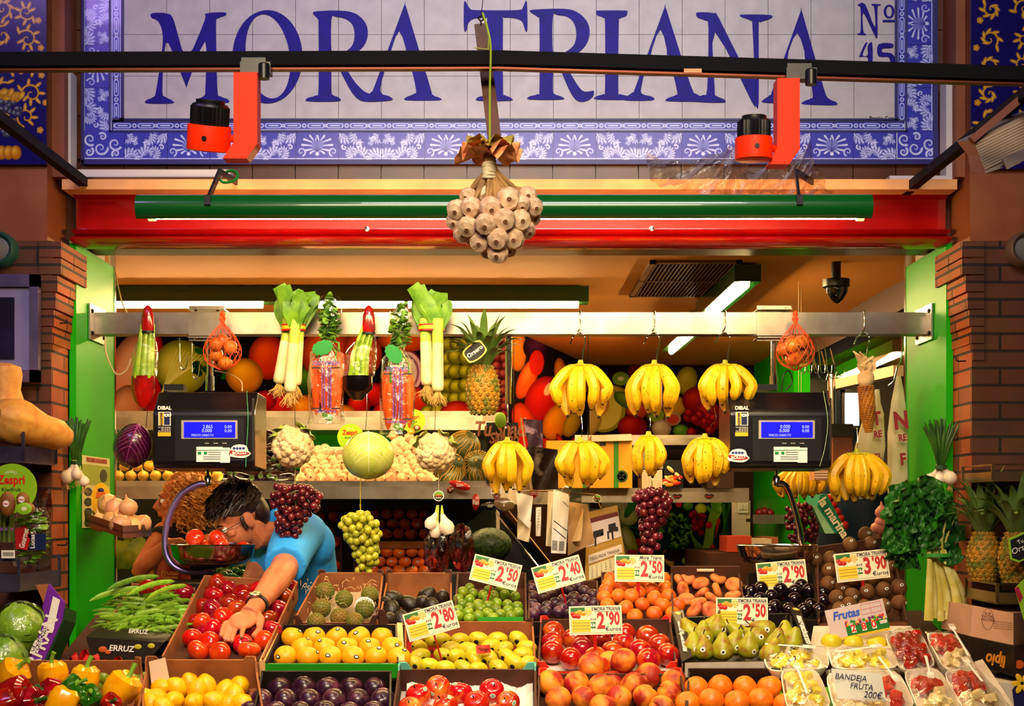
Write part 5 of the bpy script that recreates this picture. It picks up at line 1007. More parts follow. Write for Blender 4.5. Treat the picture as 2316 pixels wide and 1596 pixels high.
L3 = [('ell', 1404, 856, 22, 18, '3a2408'), ('ell', 1404, 856, 19, 15, '88a828'), ('ell', 1404, 856, 7, 5, 'e0e0a0'), ('ell', 1385, 884, 44, 14, 'b89818', 14, 'e8cc50'), ('ell', 1365, 925, 50, 52, 'a89828', 0), ('ell', 1362, 925, 44, 46, 'ecd468', 0), ('ell', 1358, 915, 20, 26, 'd88828', 10), ('ell', 1358, 915, 12, 18, 'a85a18', 10), ('ell', 1330, 950, 30, 36, 'e8b860', 20, 'f4d890'), ('ell', 1440, 925, 26, 22, 'c84818', 0, 'e87038'), ('ell', 1415, 905, 30, 16, '5a7a14', 30, '88a428'), ('ell', 1430, 965, 33, 27, 'a01008', 0, 'd83020'), ('ell', 1484, 938, 22, 20, '5a3c10'), ('ell', 1484, 938, 18, 16, '8aa428'), ('ell', 1484, 938, 6, 6, 'e0e0a8'),
 ('ell', 1525, 918, 26, 24, 'c8941c', 0, 'e8c048'), ('ell', 1496, 968, 22, 20, 'c8a890', 0, 'f0dcc8'), ('ell', 1522, 946, 18, 16, 'b08468'), ('ell', 1522, 948, 13, 11, 'c84838'), ('ell', 1540, 974, 18, 14, '5a8a18', 0, '90b838'), ('ell', 1552, 860, 24, 32, 'a89420', 20, 'd0c040'), ('ell', 1575, 905, 32, 30, '9a1408', 0, 'c83020'), ('ell', 1600, 930, 26, 26, 'a81810', 0, 'c83020'), ('ell', 1450, 840, 30, 16, '7a1410', 0), ('ell', 1480, 905, 20, 20, 'b84818', 0, 'd87030')]
for k in range(16): L3.append(('ell', 1580+U(-26, 40), 955+U(-22, 28), 11, 10, '8a0c10', 0, 'd83028'))
mural('fruit_mural', 'printed mural with melon, kiwi and figs on the far wall', 1326, 826, 1704, 1000, lambda x, y: P(x, y, 10.05), L3, '240c06')
L4 = [('rect', 1360, 1134, 1420, 1300, 'b8a898'), ('ell', 1420, 1168, 24, 20, 'c8c890', 0, 'e8e4c0'), ('ell', 1425, 1150, 9, 24, '3c7a18', 30), ('line', [(1405, 1190), (1445, 1210)], 5, '1c5a14', 2), ('line', [(1405, 1186), (1448, 1196)], 4, '2c7a1c', 2), ('ell', 1424, 1222, 14, 36, 'b0b450', -22, 'ece8c8'), ('ell', 1446, 1225, 8, 8, 'c01448'), ('ell', 1450, 1242, 8, 7, 'd01848'), ('ell', 1430, 1250, 12, 8, 'b81810')]
for k in range(170): a = U(0, 6.28); q = math.sqrt(U()); L4.append(('ell', 1532+q*38*math.cos(a)-q*6, 1200+q*46*math.sin(a), U(2.5, 5), U(2, 3.5), ('2c5a10', '5a8a1c', '80b030', '1c3c0a')[k % 4], U(0, 180)))
for k in range(7): L4.append(('line', [(1562+k*3, 1205+k*4), (1574+k*4, 1240), (1556+k*5, 1270)], 2.2, '5c8a20', 3))
L4 += [('ell', 1560, 1268, 18, 10, '90a830', 0, 'c0cc60'), ('ell', 1556, 1143, 12, 10, '4c8a1c', 0, '80b038'), ('ell', 1585, 1150, 13, 12, 'b8c020', 0, 'dce050'), ('ell', 1535, 1140, 7, 7, 'c81830'), ('ell', 1512, 1262, 11, 20, 'c89810', -25, 'e8c020'), ('ell', 1500, 1225, 16, 24, '14340a', 30), ('ell', 1522, 1255, 22, 14, '280c24')]
for k in range(16): L4.append(('ell', 1578+U(-16, 16), 1180+U(-22, 26), 7, 7, '8a0818', 0, 'd02030'))
for k in range(6): L4.append(('line', [(1612+k*5, 1142), (1600+k*3, 1190), (1592+k*3, 1242)], 3, '90b438', 6))
for k in range(14): L4.append(('ell', 1615+U(-14, 26), 1142+U(-8, 16), 6, 4, '5c9424', U(0, 180)))
for k in range(9): L4.append(('line', [(1640+U(-8, 12), 1140), (1648+U(-14, 0), 1200), (1626+U(-10, 16), 1250)], 3, ('1c4a10', '3c6a18')[k % 2], 2))
L4 += [('ell', 1603, 1187, 8, 8, 'd01808', 0, 'f04020'), ('line', [(1625, 1176), (1618, 1215)], 8, 'd03c10', 2), ('line', [(1612, 1236), (1596, 1262)], 10, 'd04818', 4), ('line', [(1622, 1246), (1606, 1272)], 9, 'd84c14', 4), ('line', [(1604, 1256), (1594, 1272)], 7, 'c84818', 4)]
mural('vegetable_mural', 'printed mural of curly kale, celery and carrots on the far wall', 1360, 1134, 1655, 1300, lambda x, y: P(x, y, 10.04), L4, '14240a', 1.3)
box_px('white_panel', 1655, 1132, 1697, 1330, 10.03, .03, wallw, kind='structure')
t = thing('light_switch', 'white double light switch at the far wall corner', 'switch', P(1680, 1160, 10.0)); box_px('plate', 1668, 1132, 1693, 1160, 10.0, .02, white, t); box_px('rocker', 1673, 1140, 1680, 1152, 9.985, .015, white, t); box_px('rocker', 1681, 1140, 1688, 1152, 9.985, .015, white, t)
# ---------------- goods on the far shelves
gbp = Proto(tag(garlic('garlic_bulb', .027, M('pale_garlic', 'e4bc94', .5, nz=(10, 'c88c70', .45, .75), var=.18)), 'pale garlic bulb', 'garlic'))
random.seed(13); n_ = 0
for r in range(8):
    yy = 1081-r*10.5; Yg = 6.72+r*.05; xa = 682+r*6; xb = 975-r*1.5; k = 0; x = xa+(10 if r % 2 else 0)
    while x < xb:
        if not (r > 5 and 730 < x < 790): 
            o = gbp.put(P(x+U(-2, 2), yy+U(-1.5, 1.5), Yg), Euler((U(.9, 2.0), U(-.5, .5), U(0, 6))), U(.92, 1.06), 'pale garlic bulb in the heap on the lower steel shelf', 'garlic heap on the steel shelf'); n_ += 1
        x += 22.5
for (x, y, Yg) in ((905, 997, 7.15), (925, 990, 7.2), (945, 996, 7.2), (960, 988, 7.2), (890, 985, 7.2), (935, 1003, 7.1), (972, 1002, 7.1), (735, 1015, 7.15), (750, 1022, 7.15)): gbp.put(P(x, y, Yg), Euler((U(.9, 2.0), U(-.5, .5), U(0, 6))), 1, 'pale garlic bulb in the heap on the lower steel shelf', 'garlic heap on the steel shelf')
b = MB(); b.prism([P(672, 1092, 6.68), P(982, 1092, 6.68), P(972, 1010, 7.14), P(690, 1010, 7.14)], (0, .02, -.03)); tag(b.build('tilted_board', cardw, smooth=False), 'tilted pale board under the heap of garlic', 'board')
o = onion_mesh('yellow_onion', M('yellow_onion_skin', 'e8bc48', .35, nz=(12, 'd8981c', .5, .75), var=.12), r=.028); tag(o, '', 'onion'); yo = Proto(o)
for r, (yy, Yg) in enumerate(((1076, 6.68), (1054, 6.76))):
    for i in range(9): yo.put(P(268+i*28+(14 if r % 2 else 0), yy, Yg), Euler((U(-.6, .6), U(-.6, .6), U(0, 6))), U(.95, 1.05), 'round yellow onion in the rows left of the aubergines', 'yellow onions on the steel shelf')
def auberg():
    b = MB(); b.lathe([(0, -.075), (.02, -.07), (.036, -.04), (.036, 0), (.026, .04), (.016, .065), (.0, .07)], 16); t = thing('aubergine', 'a', 'aubergine'); b.build('flesh', M('aubergine_skin', '0c0410', .12, coat=.6), t, world=False)
    b = MB(); b.lathe([(.018, .058), (.014, .07), (.004, .074), (.004, .09)], 8); b.build('cap', M('aubergine_cap', '2c4a14', .6), t, world=False); return Proto(t)
ab = auberg()
for i, (x, y) in enumerate([(505+k*24, 1078) for k in range(7)]+[(515+k*24, 1060) for k in range(6)]+[(600+k*22, 1042) for k in range(3)]+[(610, 1022), (628, 1030), (612, 1000), (605, 985)]): ab.put(P(x, y, 6.75+.1*(1078-y)/20), Euler((U(1.2, 1.9), U(-.4, .4), U(-1, 1))), .9, 'glossy black aubergine on the lower steel shelf', 'aubergines on the lower shelf')
def melon(c, r, lab, rot, mat=None):
    t = thing('melon', lab, 'melon', V(c)-V((0, 0, r))); R = Euler(rot).to_matrix(); b = MB(); b.ball(c, (r, r, r*1.25), 40, 20, R, fn=lambda d, a, u: 1+.008*math.sin(a*14)); b.build('rind', mat or M('melon_rind', '2c3410', .4, nz=(40, '5c5a1c', .5, .7)), t)
    b = MB()
    for k in range(26):
        a = k*2*PI/26+U(-.08, .08); pts = []
        for q in range(2, 12): th = PI*q/13; pts.append(V(c)+R @ V((math.sin(th)*math.cos(a+.05*math.sin(q*2+k))*r*1.01, math.sin(th)*math.sin(a+.05*math.sin(q*2+k))*r*1.01, math.cos(th)*r*1.262)))
        b.tube(pts, .0014, 4)
    b.tube([V(c)+R @ V((0, 0, r*1.25)), V(c)+R @ V((0, .005, r*1.35))], .005, 6); b.build('stripes', M('melon_stripe', 'b88a30', .5), t)
melon(P(1042, 1020, 7.15), .09, 'green melon at the back of the group of three melons', (.4, .7, 0)); melon(P(1016, 1062, 6.82), .075, 'striped melon nearest the cauliflower', (1.0, .5, .3)); melon(P(1082, 1056, 6.88), .08, 'striped melon nearest the bananas', (1.3, -.3, 0))
def zsign(px, py, r, Y, lab, big=False):
    t = thing('kiwi_sign', lab, 'sign', P(px, py+r, Y)); b = MB(); R = frame((0, -1, 0)); b.lathe([(S(r, Y), 0), (S(r, Y), .004)], 48, P(px, py, Y), R); b.build('board', M('lime_card', '8cc010', .45), t, ang=30); q = lambda x, y, e=0: P(px+x*r, py+y*r, Y-.0045-e)
    b = MB(); b.text('Zespri', q(-.05, -.18), (1, 0, 0), (0, 0, 1), S(r*.5, Y), 0, bold=.03, sx=.85); b.text('Kiwifruit', q(-.05, .12), (1, 0, 0), (0, 0, 1), S(r*.22, Y), 1, bold=.01)
    for k in range(13): a = PI*k/12; b.prism([q(-.05+math.cos(a)*.16-.012, -.52-math.sin(a)*.1), q(-.05+math.cos(a)*.16+.012, -.52-math.sin(a)*.1), q(-.05+math.cos(a)*.32+.012, -.52-math.sin(a)*.22), q(-.05+math.cos(a)*.32-.012, -.52-math.sin(a)*.22)], (0, -.0005, 0), 2)
    b.build('lettering', [M('sign_red', 'd81c08', .5), M('sign_dark', '102808', .5), M('sign_cream', 'f0ecc0', .5)], t, smooth=False)
    kb = M('kiwi_brown', '7a4414', .6, nz=(30, '94601c', .4, .7))
    for (x, y, rx, ry, cut) in ((-.2, .62, .33, .5, 0), (.42, .45, .27, .3, 0), (.55, .82, .36, .28, 1)) if big else ((.3, .55, .3, .24, 0), (-.15, .85, .36, .3, 1)):
        b = MB(); c = q(x, y, .004); b.ball(c, (S(rx*r, Y), .012, S(ry*r, Y)), 24, 14); k = b.build('kiwi', kb, t)
        if cut:
            b = MB(); b.lathe([(.88, .0), (.8, .001), (.0, .001)], 24, c+V((-.002, -.012, 0)), R @ Matrix(((S(rx*r, Y), 0, 0), (0, S(ry*r, Y), 0), (0, 0, 1))), 0); b.lathe([(.3, .0014), (0, .0018)], 16, c+V((-.002, -.012, 0)), R @ Matrix(((S(rx*r, Y), 0, 0), (0, S(ry*r, Y), 0), (0, 0, 1))), 1)
            b.build('cut_face', [M('kiwi_flesh', '8cc020', .4) if big else M('kiwi_gold', 'f0b020', .4), M('kiwi_core', 'e8e8b0', .4)], k)
        else: b = MB(); b.lathe([(S(r*.13, Y), 0), (S(r*.13, Y), .001), (0, .001)], 16, c+V((0, -.0125, 0)), R); b.text('Zespri', c+V((0, -.0145, -.002)), (1, 0, 0), (0, 0, 1), S(r*.08, Y), 1, bold=.02); b.build('sticker', [white, M('sign_red', 'd81c08')], k)
zsign(793, 988, 30, 6.9, 'round lime green kiwi sign standing behind the white cabbage'); zsign(935, 952, 27, 6.9, 'round lime green kiwi sign behind the second bag of carrots'); 
# ---------------- crates under the shelf
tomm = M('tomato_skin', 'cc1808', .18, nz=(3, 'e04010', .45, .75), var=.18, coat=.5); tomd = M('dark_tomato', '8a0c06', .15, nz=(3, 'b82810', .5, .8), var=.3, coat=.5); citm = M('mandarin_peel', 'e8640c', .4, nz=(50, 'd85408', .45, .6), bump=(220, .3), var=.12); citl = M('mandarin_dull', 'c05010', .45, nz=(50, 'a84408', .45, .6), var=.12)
tp = roundfruit('tomato', M('tomato_far', 'cc2c0c', .25, nz=(4, 'e05418', .5, .8), var=.25, coat=.4), .036, .8, .18, 5, lab='t', cat='tomato', calyx=True, n=20, lobek=.05)
T1 = Tray('fruit_crate', 'crate of ribbed tomatoes under the shelf behind the man', (600, 1292, 6.85), (772, 1292, 6.85), (640, 1150, 7.4), (772, 1150, 7.4), .06, cardd, up=(.0, .0, .02))
poslist(hexfill(655, 758, 1170, 1280, 34, 27, 3), T1, tp, .03, 'ribbed red tomato in the crate behind the man', 'tomatoes in the far crate', lambda q, i: Euler((U(-.9, .2), U(-.4, .4), U(0, 6))))
T2 = Tray('fruit_crate', 'tall crate of mandarins with a blue side under the shelf', (800, 1300, 6.8), (980, 1300, 6.8), (800, 1148, 7.45), (975, 1148, 7.45), .06, cardd, up=(.0, .01, .02), colors={'side_wall': blu})
mp = roundfruit('mandarin', citm, .032, .88, .14, 0, lab='m', cat='mandarin', sticker=(white, blu), n=18)
poslist([q for q in hexfill(815, 975, 1163, 1292, 29, 21.5, 1.5) if not (q[1] > 1226 and q[1] < 1238)], T2, mp, .03, 'mandarin with a small sticker in the tall far crate', 'mandarins in the far crate', lambda q, i: Euler((U(-.7, .1), U(-.4, .4), U(-.5, .5))))
b = MB(); b.prism([T2.at(842, 1240, -.0), T2.at(965, 1240, -.0), T2.at(965, 1236, -.0), T2.at(842, 1236, -.0)], T2.n*.03); tag(b.build('divider', card, smooth=False), 'thin card divider between the mandarins', 'divider')
# lower far left: quinces, lettuce crate, chillies
qp = roundfruit('quince', M('quince_skin', 'e0a018', .4, nz=(8, 'c88010', .45, .7), var=.15), .036, .95, .1, 0, lab='q', cat='quince', n=16)
for i, (x, y) in enumerate(((322, 1262), (345, 1240), (335, 1290), (362, 1250), (350, 1272), (312, 1290), (366, 1288), (388, 1262), (350, 1300), (380, 1292), (322, 1310), (368, 1312))): qp.put(P(x, y, 6.75+U(0, .1)), Euler((U(0, 3), U(0, 3), 0)), .85, 'yellow quince heaped behind the woman', 'quinces behind the woman')
shelf('steel_shelf', 'low dark shelf under the quinces behind the woman', 262, 470, 1318, 1322, 1340, 6.6, .5, blackm)
b = MB(); random.seed(31)
for k in range(9): x = 275+k*8; blade(b, [P(x, 1285, 6.7), P(x+U(-6, 10), 1250, 6.7+U(-.05, .05)), P(x+U(-14, 24), 1215+U(0, 12), 6.68)], [.02, .045, .03], (0, -1, .2), 0, .3)
tag(b.build('lettuce', M('yellow_lettuce', '9aa41c', .5, nz=(10, '4c8010', .4, .7))), 'yellow green lettuce behind the onion tray', 'lettuce')
chp = MB(); chp.tube(curve([(0, 0, 0), (.03, 0, .004), (.06, .004, -.002), (.085, .004, -.01)], 4), [.004]+[.012]*8+[.007, .004, .002, .001], 10); chp = Proto(tag(chp.build('green_pepper', M('green_chilli', '0c4a08', .2, nz=(8, '1c6a10', .4, .7), coat=.4)), '', 'pepper'))
for i in range(30): chp.put(P(484+(i % 6)*15+U(-5, 5), 1285+(i//6)*8, 5.9+U(-.05, .05)-.02*(i//6)), Euler((U(-.4, .4), U(-.3, .3), U(-1, 1))), .95, 'dark green pepper in the heap behind the scale pan', 'green peppers behind the scale pan')
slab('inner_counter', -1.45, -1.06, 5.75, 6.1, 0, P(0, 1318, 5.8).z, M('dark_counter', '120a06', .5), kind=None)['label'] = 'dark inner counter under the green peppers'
bpy.data.objects['inner_counter']['category'] = 'counter'
# dark watermelon, red bags, dark sloping glass counter
t = thing('watermelon', 'dark green knobbly melon behind the first 2.50 price sign', 'melon', P(1108, 1262, 6.0)); b = MB(); random.seed(4); c = P(1108, 1232, 6.0); b.ball(c, (.092, .085, .072), 48, 30, fn=lambda d, a, u: 1+.035*math.sin(a*13+7*math.sin(u*17))*math.sin(u*PI*11)); b.build('rind', M('dark_rind', '1c3010', .45, nz=(60, '3c5418', .4, .65), bump=(60, 1)), t)
redf = film('red_bag_film', 'd04848', .1)
for i, (x0, x1, y0, y1, lab) in enumerate(((960, 1015, 1198, 1296, 'crumpled red plastic bag beside the mandarins'), (1018, 1072, 1190, 1288, 'crumpled red plastic bag beside the dark melon'))):
    random.seed(70+i); c = P((x0+x1)/2, (y0+y1)/2, 5.7); b = MB(); b.ball(c, (S((x1-x0)/2, 5.7), .07, S((y1-y0)/2, 5.7)), 28, 20, fn=lambda d, a, u: 1+.13*math.sin(a*5+u*7)+.07*math.sin(a*11-u*13)); o = b.build('plastic_bag', redf, ang=25); tag(o, lab, 'bag')
gc = thing('glass_counter', 'dark sloping glass counter front edged with steel behind the paper slips', 'counter', P(1230, 1330, 5.9)); b = MB(); b.prism([P(1122, 1140, 6.2), P(1300, 1140, 6.2), P(1420, 1330, 5.85), P(1310, 1345, 5.85)], (0, .05, -.02)); b.build('glass', M('black_glass', '050404', .08, coat=.5), gc, smooth=False)
for q0, q1 in (((1122, 1160), (1268, 1345)), ((1146, 1150), (1300, 1342))): b = MB(); bar(b, P(*q0, 6.05), P(*q1, 5.8), .005, .005); b.build('edge', chrome if q0[0] == 1122 else M('brass_edge', '8a6030', .4, .8), gc, smooth=False)
slab('inner_stand', P(1130, 0, 6.3).x, P(1400, 0, 6.3).x, 6.25, 6.6, 0, P(0, 1150, 6.3).z, M('dark_stand', '0a0503', .6), kind=None); tag(bpy.data.objects['inner_stand'], 'dark stand behind the paper slips', 'stand')  # plain stand in an even near-black brown
# papers
def sheet(name, lab, cat, pts, Y, mat, lines=(), curlv=.012, m2=None, seed=1):
    random.seed(seed); t = thing(name, lab, cat, P(pts[0][0], pts[0][1], Y)); b = MB(); A, B_, C_, D_ = (P(x, y, Y) for x, y in pts)                    # top-left, top-right, bottom-right, bottom-left
    f = lambda u, v: A.lerp(B_, u).lerp(D_.lerp(C_, u), v)+V((0, curlv*math.sin(u*4+v*3+seed), 0)); b.grid(f, 8, 12); b.build('sheet', mat, t)
    if lines:
        b = MB()
        for (u0, v0, u1, v1, w_) in lines: b.strip([f(u0+(u1-u0)*k/5, v0+(v1-v0)*k/5)-V((0, .002, 0)) for k in range(6)], [f(u0+(u1-u0)*k/5, v0+(v1-v0)*k/5+w_)-V((0, .002, 0)) for k in range(6)])
        b.build('printing', m2 or blackp, t, smooth=False)
    return t, f
sheet('paper_slip', 'crumpled white paper slip hanging under the bananas', 'paper', [(1166, 1112), (1206, 1122), (1198, 1196), (1172, 1170)], 5.35, whitep, curlv=.02, seed=3)
sheet('paper_slip', 'crumpled paper slip behind the first, torn to a point', 'paper', [(1170, 1160), (1202, 1180), (1196, 1226), (1170, 1218)], 5.38, M('cream_paper', 'd8c8a0', .7), curlv=.02, seed=5)
sheet('paper_slip', 'narrow white till slip hanging alone against the dark counter', 'paper', [(1212, 1147), (1224, 1146), (1223, 1212), (1212, 1212)], 5.4, whitep, [(.2, .1+i*.1, .8, .1+i*.1, .008) for i in range(7)], seed=6)
sheet('till_receipt', 'long white receipts with black slanting lines, clipped together', 'paper', [(1252, 1106), (1288, 1118), (1280, 1252), (1246, 1250)], 5.33, whitep, [(.1, .48, .95, .6, .014), (.1, .6, .95, .74, .014), (.6, .14, .98, .2, .012)]+[(.05+.45*(i % 2), .8+.02*(i//2), .4+.45*(i % 2), .8+.02*(i//2), .008) for i in range(16)], seed=7)
sheet('till_receipt', 'older receipts hanging behind the ones with slanting lines', 'paper', [(1240, 1110), (1256, 1112), (1250, 1236), (1234, 1234)], 5.36, M('cream_paper', 'd8c8a0', .7), seed=8)
sheet('paper_bag', 'brown paper bags hanging beside the calendar', 'paper bag', [(1284, 1134), (1330, 1140), (1345, 1228), (1284, 1256)], 5.42, M('kraft_paper', 'c09868', .7, nz=(8, 'a88050', .4, .7)), curlv=.02, seed=9)
sheet('paper_bag', 'orange edged paper bag in front of the brown ones', 'paper bag', [(1290, 1145), (1320, 1150), (1314, 1222), (1284, 1226)], 5.4, M('pale_kraft', 'd8b888', .7, nz=(8, 'd87840', .58, .66)), curlv=.02, seed=11)
wire([P(1270, 1110, 5.3), P(1278, 1100, 5.3), P(1290, 1106, 5.3), P(1286, 1122, 5.3)], .002, 'clip', lab='wire clip holding the receipts', cat='clip')
b = MB(); b.tube([P(1158, 1106, 5.36), P(1345, 1118, 5.4), P(1360, 1150, 5.6)], .003, 6)
for x in (1162, 1330): b.tube([P(x, 1108, 5.37), P(x, 756, 5.28)], .0015, 5)
tag(b.build('wire_line', chrome), 'wire line holding the paper slips and bags behind the bananas', 'wire')
cord([P(1812, 1062, 6.6), P(1812, 560, 6.6)], 'string holding the far small bananas'); cord([P(1806, 1135, 6.4), P(1806, 560, 6.4)], 'string holding the far red grapes')
tag(slab('inner_ledge', P(950, 0, 5.7).x, P(1085, 0, 5.7).x, 5.6, 5.85, 0, P(0, 1296, 5.7).z, M('dark_counter', '120a06', .5), kind=None), 'dark ledge under the red plastic bags', 'ledge')
t, f = sheet('calendar', 'tilted wall calendar with a photograph of black cattle', 'calendar', [(1328, 1158), (1396, 1142), (1418, 1282), (1322, 1318)], 5.6, M('calendar_ochre', 'b08428', .6), curlv=0)
b = MB(); nn = (f(1, 0)-f(0, 0)).cross(f(0, 1)-f(0, 0)).normalized(); nn = nn if nn.y < 0 else -nn
def cq(u0, v0, u1, v1, m, e=.002): b.prism([f(u0, v0)+nn*e, f(u0, v1)+nn*e, f(u1, v1)+nn*e, f(u1, v0)+nn*e], nn*.0005, m)
cq(.02, .1, .98, .17, 3); cq(.02, .17, .98, .5, 0); cq(.08, .62, .95, .75, 0); cq(.1, .78, .95, .98, 1)
for (u, v, w_, h, m) in ((.2, .3, .3, .1, 2), (.42, .36, .1, .08, 0), (.65, .26, .22, .13, 2), (.1, .34, .1, .08, 2), (.24, .4, .05, .12, 2), (.72, .38, .05, .12, 2), (.6, .36, .05, .12, 2), (.84, .33, .08, .07, 2)): cq(u, v, u+w_, v+h, m, .003)
x_ = (f(1, .5)-f(0, .5)).normalized(); y_ = (f(.5, 0)-f(.5, 1)).normalized(); b.text('YEGUADA TRIANA', f(.5, .715)+nn*.003, x_, y_, .018, 2, sx=.8); b.text('E N C A S T A D A', f(.52, .085)+nn*.003, x_, y_, .012, 4); b.text('A B D E S T R E R A', f(.52, .58)+nn*.003, x_, y_, .010, 4)
for r in range(5):
    for k in range(7): b.text(str(1+r*7+k) if 1+r*7+k < 32 else '1', f(.18+k*.11, .82+r*.035)+nn*.003, x_, y_, .008, 2)
b.build('printed_page', [M('cal_white', 'e0ccc0', .6), M('cal_cream', 'e8dcb0', .6), M('cal_black', '180a0a', .5), M('cal_brown', '6a2010', .6), M('cal_gold', 'd8b060', .5)], t, smooth=False)
# yellow carton and other goods on the far right shelf
t = thing('kiwi_carton', 'bright yellow carton with green stripes and plane emblem on the far shelf', 'carton', P(1338, 1104, 8.2)); Yc = 8.2
b = MB(); a = P(1236, 996, Yc); c = P(1430, 1103, Yc); b.box(((a.x+c.x)/2, Yc+.16, (a.z+c.z)/2), (c.x-a.x, .32, a.z-c.z)); b.build('box', M('carton_yellow', 'e8a008', .5), t, smooth=False); q = lambda x, y, e=.002: P(x, y, Yc-e)
b = MB()
for x in (1318, 1388): b.prism([q(x, 996), q(x, 1103), q(x+11, 1103), q(x+11, 996)], (0, -.001, 0), 0)
b.lathe([(S(14, Yc), 0), (S(14, Yc), .002), (0, .002)], 24, q(1406, 1077, .001), frame((0, -1, 0)), 1); b.lathe([(S(10, Yc), .003), (0, .003)], 24, q(1406, 1077, .001), frame((0, -1, 0)), 2)
b.lathe([(S(18, Yc), 0), (S(18, Yc), .002), (0, .002)], 24, q(1360, 1050, .001), frame((0, -1, 0)), 2, sy=1.1); b.shape([[(S(16, Yc)*math.cos(k*PI/10), S(12, Yc)*math.sin(k*PI/10)) for k in range(11)]], q(1360, 1047, .004), (1, 0, 0), (0, 0, 1), 0, .0005); b.text('Zespri', q(1360, 1054, .005), (1, 0, 0), (0, 0, 1), .036, 3, bold=.02); b.text('Gold', q(1362, 1064, .005), (1, 0, 0), (0, 0, 1), .022, 4, bold=.02)
bar(b, q(1400, 1071, .005), q(1412, 1083, .005), .003, .008, 5); bar(b, q(1412, 1071, .005), q(1401, 1082, .005), .003, .012, 5); b.prism([q(1356, 1000), q(1356, 1008), q(1370, 1008), q(1370, 1000)], (0, -.001, 0), 5)
b.build('printing', [M('carton_green', '2c8010', .5), M('emblem_green', '1c4a10', .5), M('emblem_cream', 'ece4c0', .5), M('sign_red', 'd81c08', .5), M('carton_orange', 'e87810', .5), blackp], t, smooth=False)
b = MB(); b.prism([P(1338, 984, 8.15), P(1428, 981, 8.15), P(1430, 996, 8.15), P(1338, 998, 8.15)], (0, .25, 0)); tag(b.build('white_box', cardw, smooth=False), 'flat white box on top of the yellow carton', 'box')
for (x0, y0, x1, y1, m, nm, lab) in ((1440, 1008, 1500, 1060, steel, 'steel_bin', 'dim steel bin on the far shelf behind the small bananas'), (1502, 1040, 1545, 1104, blackm, 'snack_box', 'dark snack box with red and yellow print on the far shelf'), (1452, 1062, 1498, 1104, cardw, 'pale_box', 'pale box on the far shelf above the red grapes'), (1600, 1066, 1660, 1104, M('cocoa_box', '30100a', .5), 'dark_box', 'dark red box on the far shelf beside the second scale')):
    tag(box_px(nm, x0, y0, x1, y1, 8.3, .25, m), lab, 'box')
b = MB(); random.seed(3)
for k in range(12): b.ball(P(1524+U(-18, 16), 1072+U(-12, 24), 8.29), (.028, .006, .012), 8, 4, Euler((0, U(-1, 1), 0)).to_matrix(), k % 3)
o = b.build('snack_print', [M('print_orange', 'e89018', .5), M('print_red', 'b81810', .5), M('print_cream', 'e0c080', .5)], bpy.data.objects['snack_box'], world=True)
for i, x in enumerate((1532, 1604)):
    b = MB(); b.shape([smoothloop([(-.026, .006), (-.01, .014), (0, .009), (.01, .014), (.026, .006), (.012, -.012), (-.012, -.012)], 4)], P(x, 1122, 8.39), (1.1, 0, 0), (0, 0, 1), 0, .001); b.text('Smack', P(x, 1124, 8.387), (1, 0, 0), (0, 0, 1), .016, 1, bold=.02); tag(b.build('lip_sticker', [blackp, M('sticker_red2', 'c81c10', .5)], smooth=False), 'lip shaped sticker on the far shelf edge, '+('beneath the snack box' if i == 0 else 'nearest the second scale'), 'sticker')
rtag(1350, 1127, 9.5, 7.8, 'round kiwi tag hanging from the far shelf edge'); 
# printed sacks hanging by the angled wall
t, f = sheet('printed_sack', 'printed paper sack with spring onion picture beside the banana hook', 'sack', [(1182, 946), (1228, 952), (1228, 1012), (1196, 1012)], 5.7, M('sack_purple', '3a1c30', .6, nz=(20, 'b890a0', .55, .7)), curlv=.01, seed=2)
sheet('printed_sack', 'dark glossy sack with a ghostly grey print below the spring onion sack', 'sack', [(1192, 1008), (1262, 1016), (1262, 1106), (1206, 1108)], 5.68, M('sack_dark', '1c100c', .25, nz=(14, '8a7868', .58, .75)), curlv=.02, seed=4)
for x in (1178, 1188): b = MB(); b.tube([P(x, 944, 5.72), P(x+24, 1110, 5.72)], .004, 6); tag(b.build('wooden_rod', wood), 'thin wooden rod beside the printed sacks, '+('outer one' if x == 1178 else 'inner one'), 'rod')
b = MB(); b.text('Tu Snack', P(1136, 985, 6.55), (1, 0, 0), (0, 0, 1), .095, 0, bold=.03, shear=.2, sx=.75); b.text('Salado', P(1140, 1002, 6.55), (1, 0, 0), (0, 0, 1), .07, 0, bold=.03, shear=.2, sx=.75); k_ = b.build('lettering', M('sign_pink', 'e09878', .5), smooth=False)
o = box_px('snack_sign', 1100, 955, 1172, 1092, 6.57, .02, M('sign_black', '0c0806', .5)); tag(o, 'black snack sign with pink lettering above the bananas', 'sign'); k_.parent = o
b = MB(); b.ball(P(1132, 950, 6.5), (.026, .004, .036), 20, 10); tag(b.build('kiwi_label', M('lime_card', '8cc010', .45)), 'small oval lime label over the snack sign', 'label')
tag(box_px('price_plate', 1092, 932, 1130, 952, 6.6, .01, cardw), 'pale handwritten plate at the foot of the pineapple', 'plate')
snk = [(1040, 1097, 26, 9, .3, 'b81410'), (1076, 1135, 9, 18, 0, 'a81410'), (1018, 1108, 8, 8, 0, '6a2c14'), (1122, 1108, 10, 26, -.1, '8a5048'), (1108, 1144, 22, 9, 0, '18181c'), (1140, 1140, 24, 14, .2, '7c6040'), (1208, 1115, 9, 12, .4, 'c01c10'), (1222, 1122, 6, 16, .4, 'd8d0c0')]
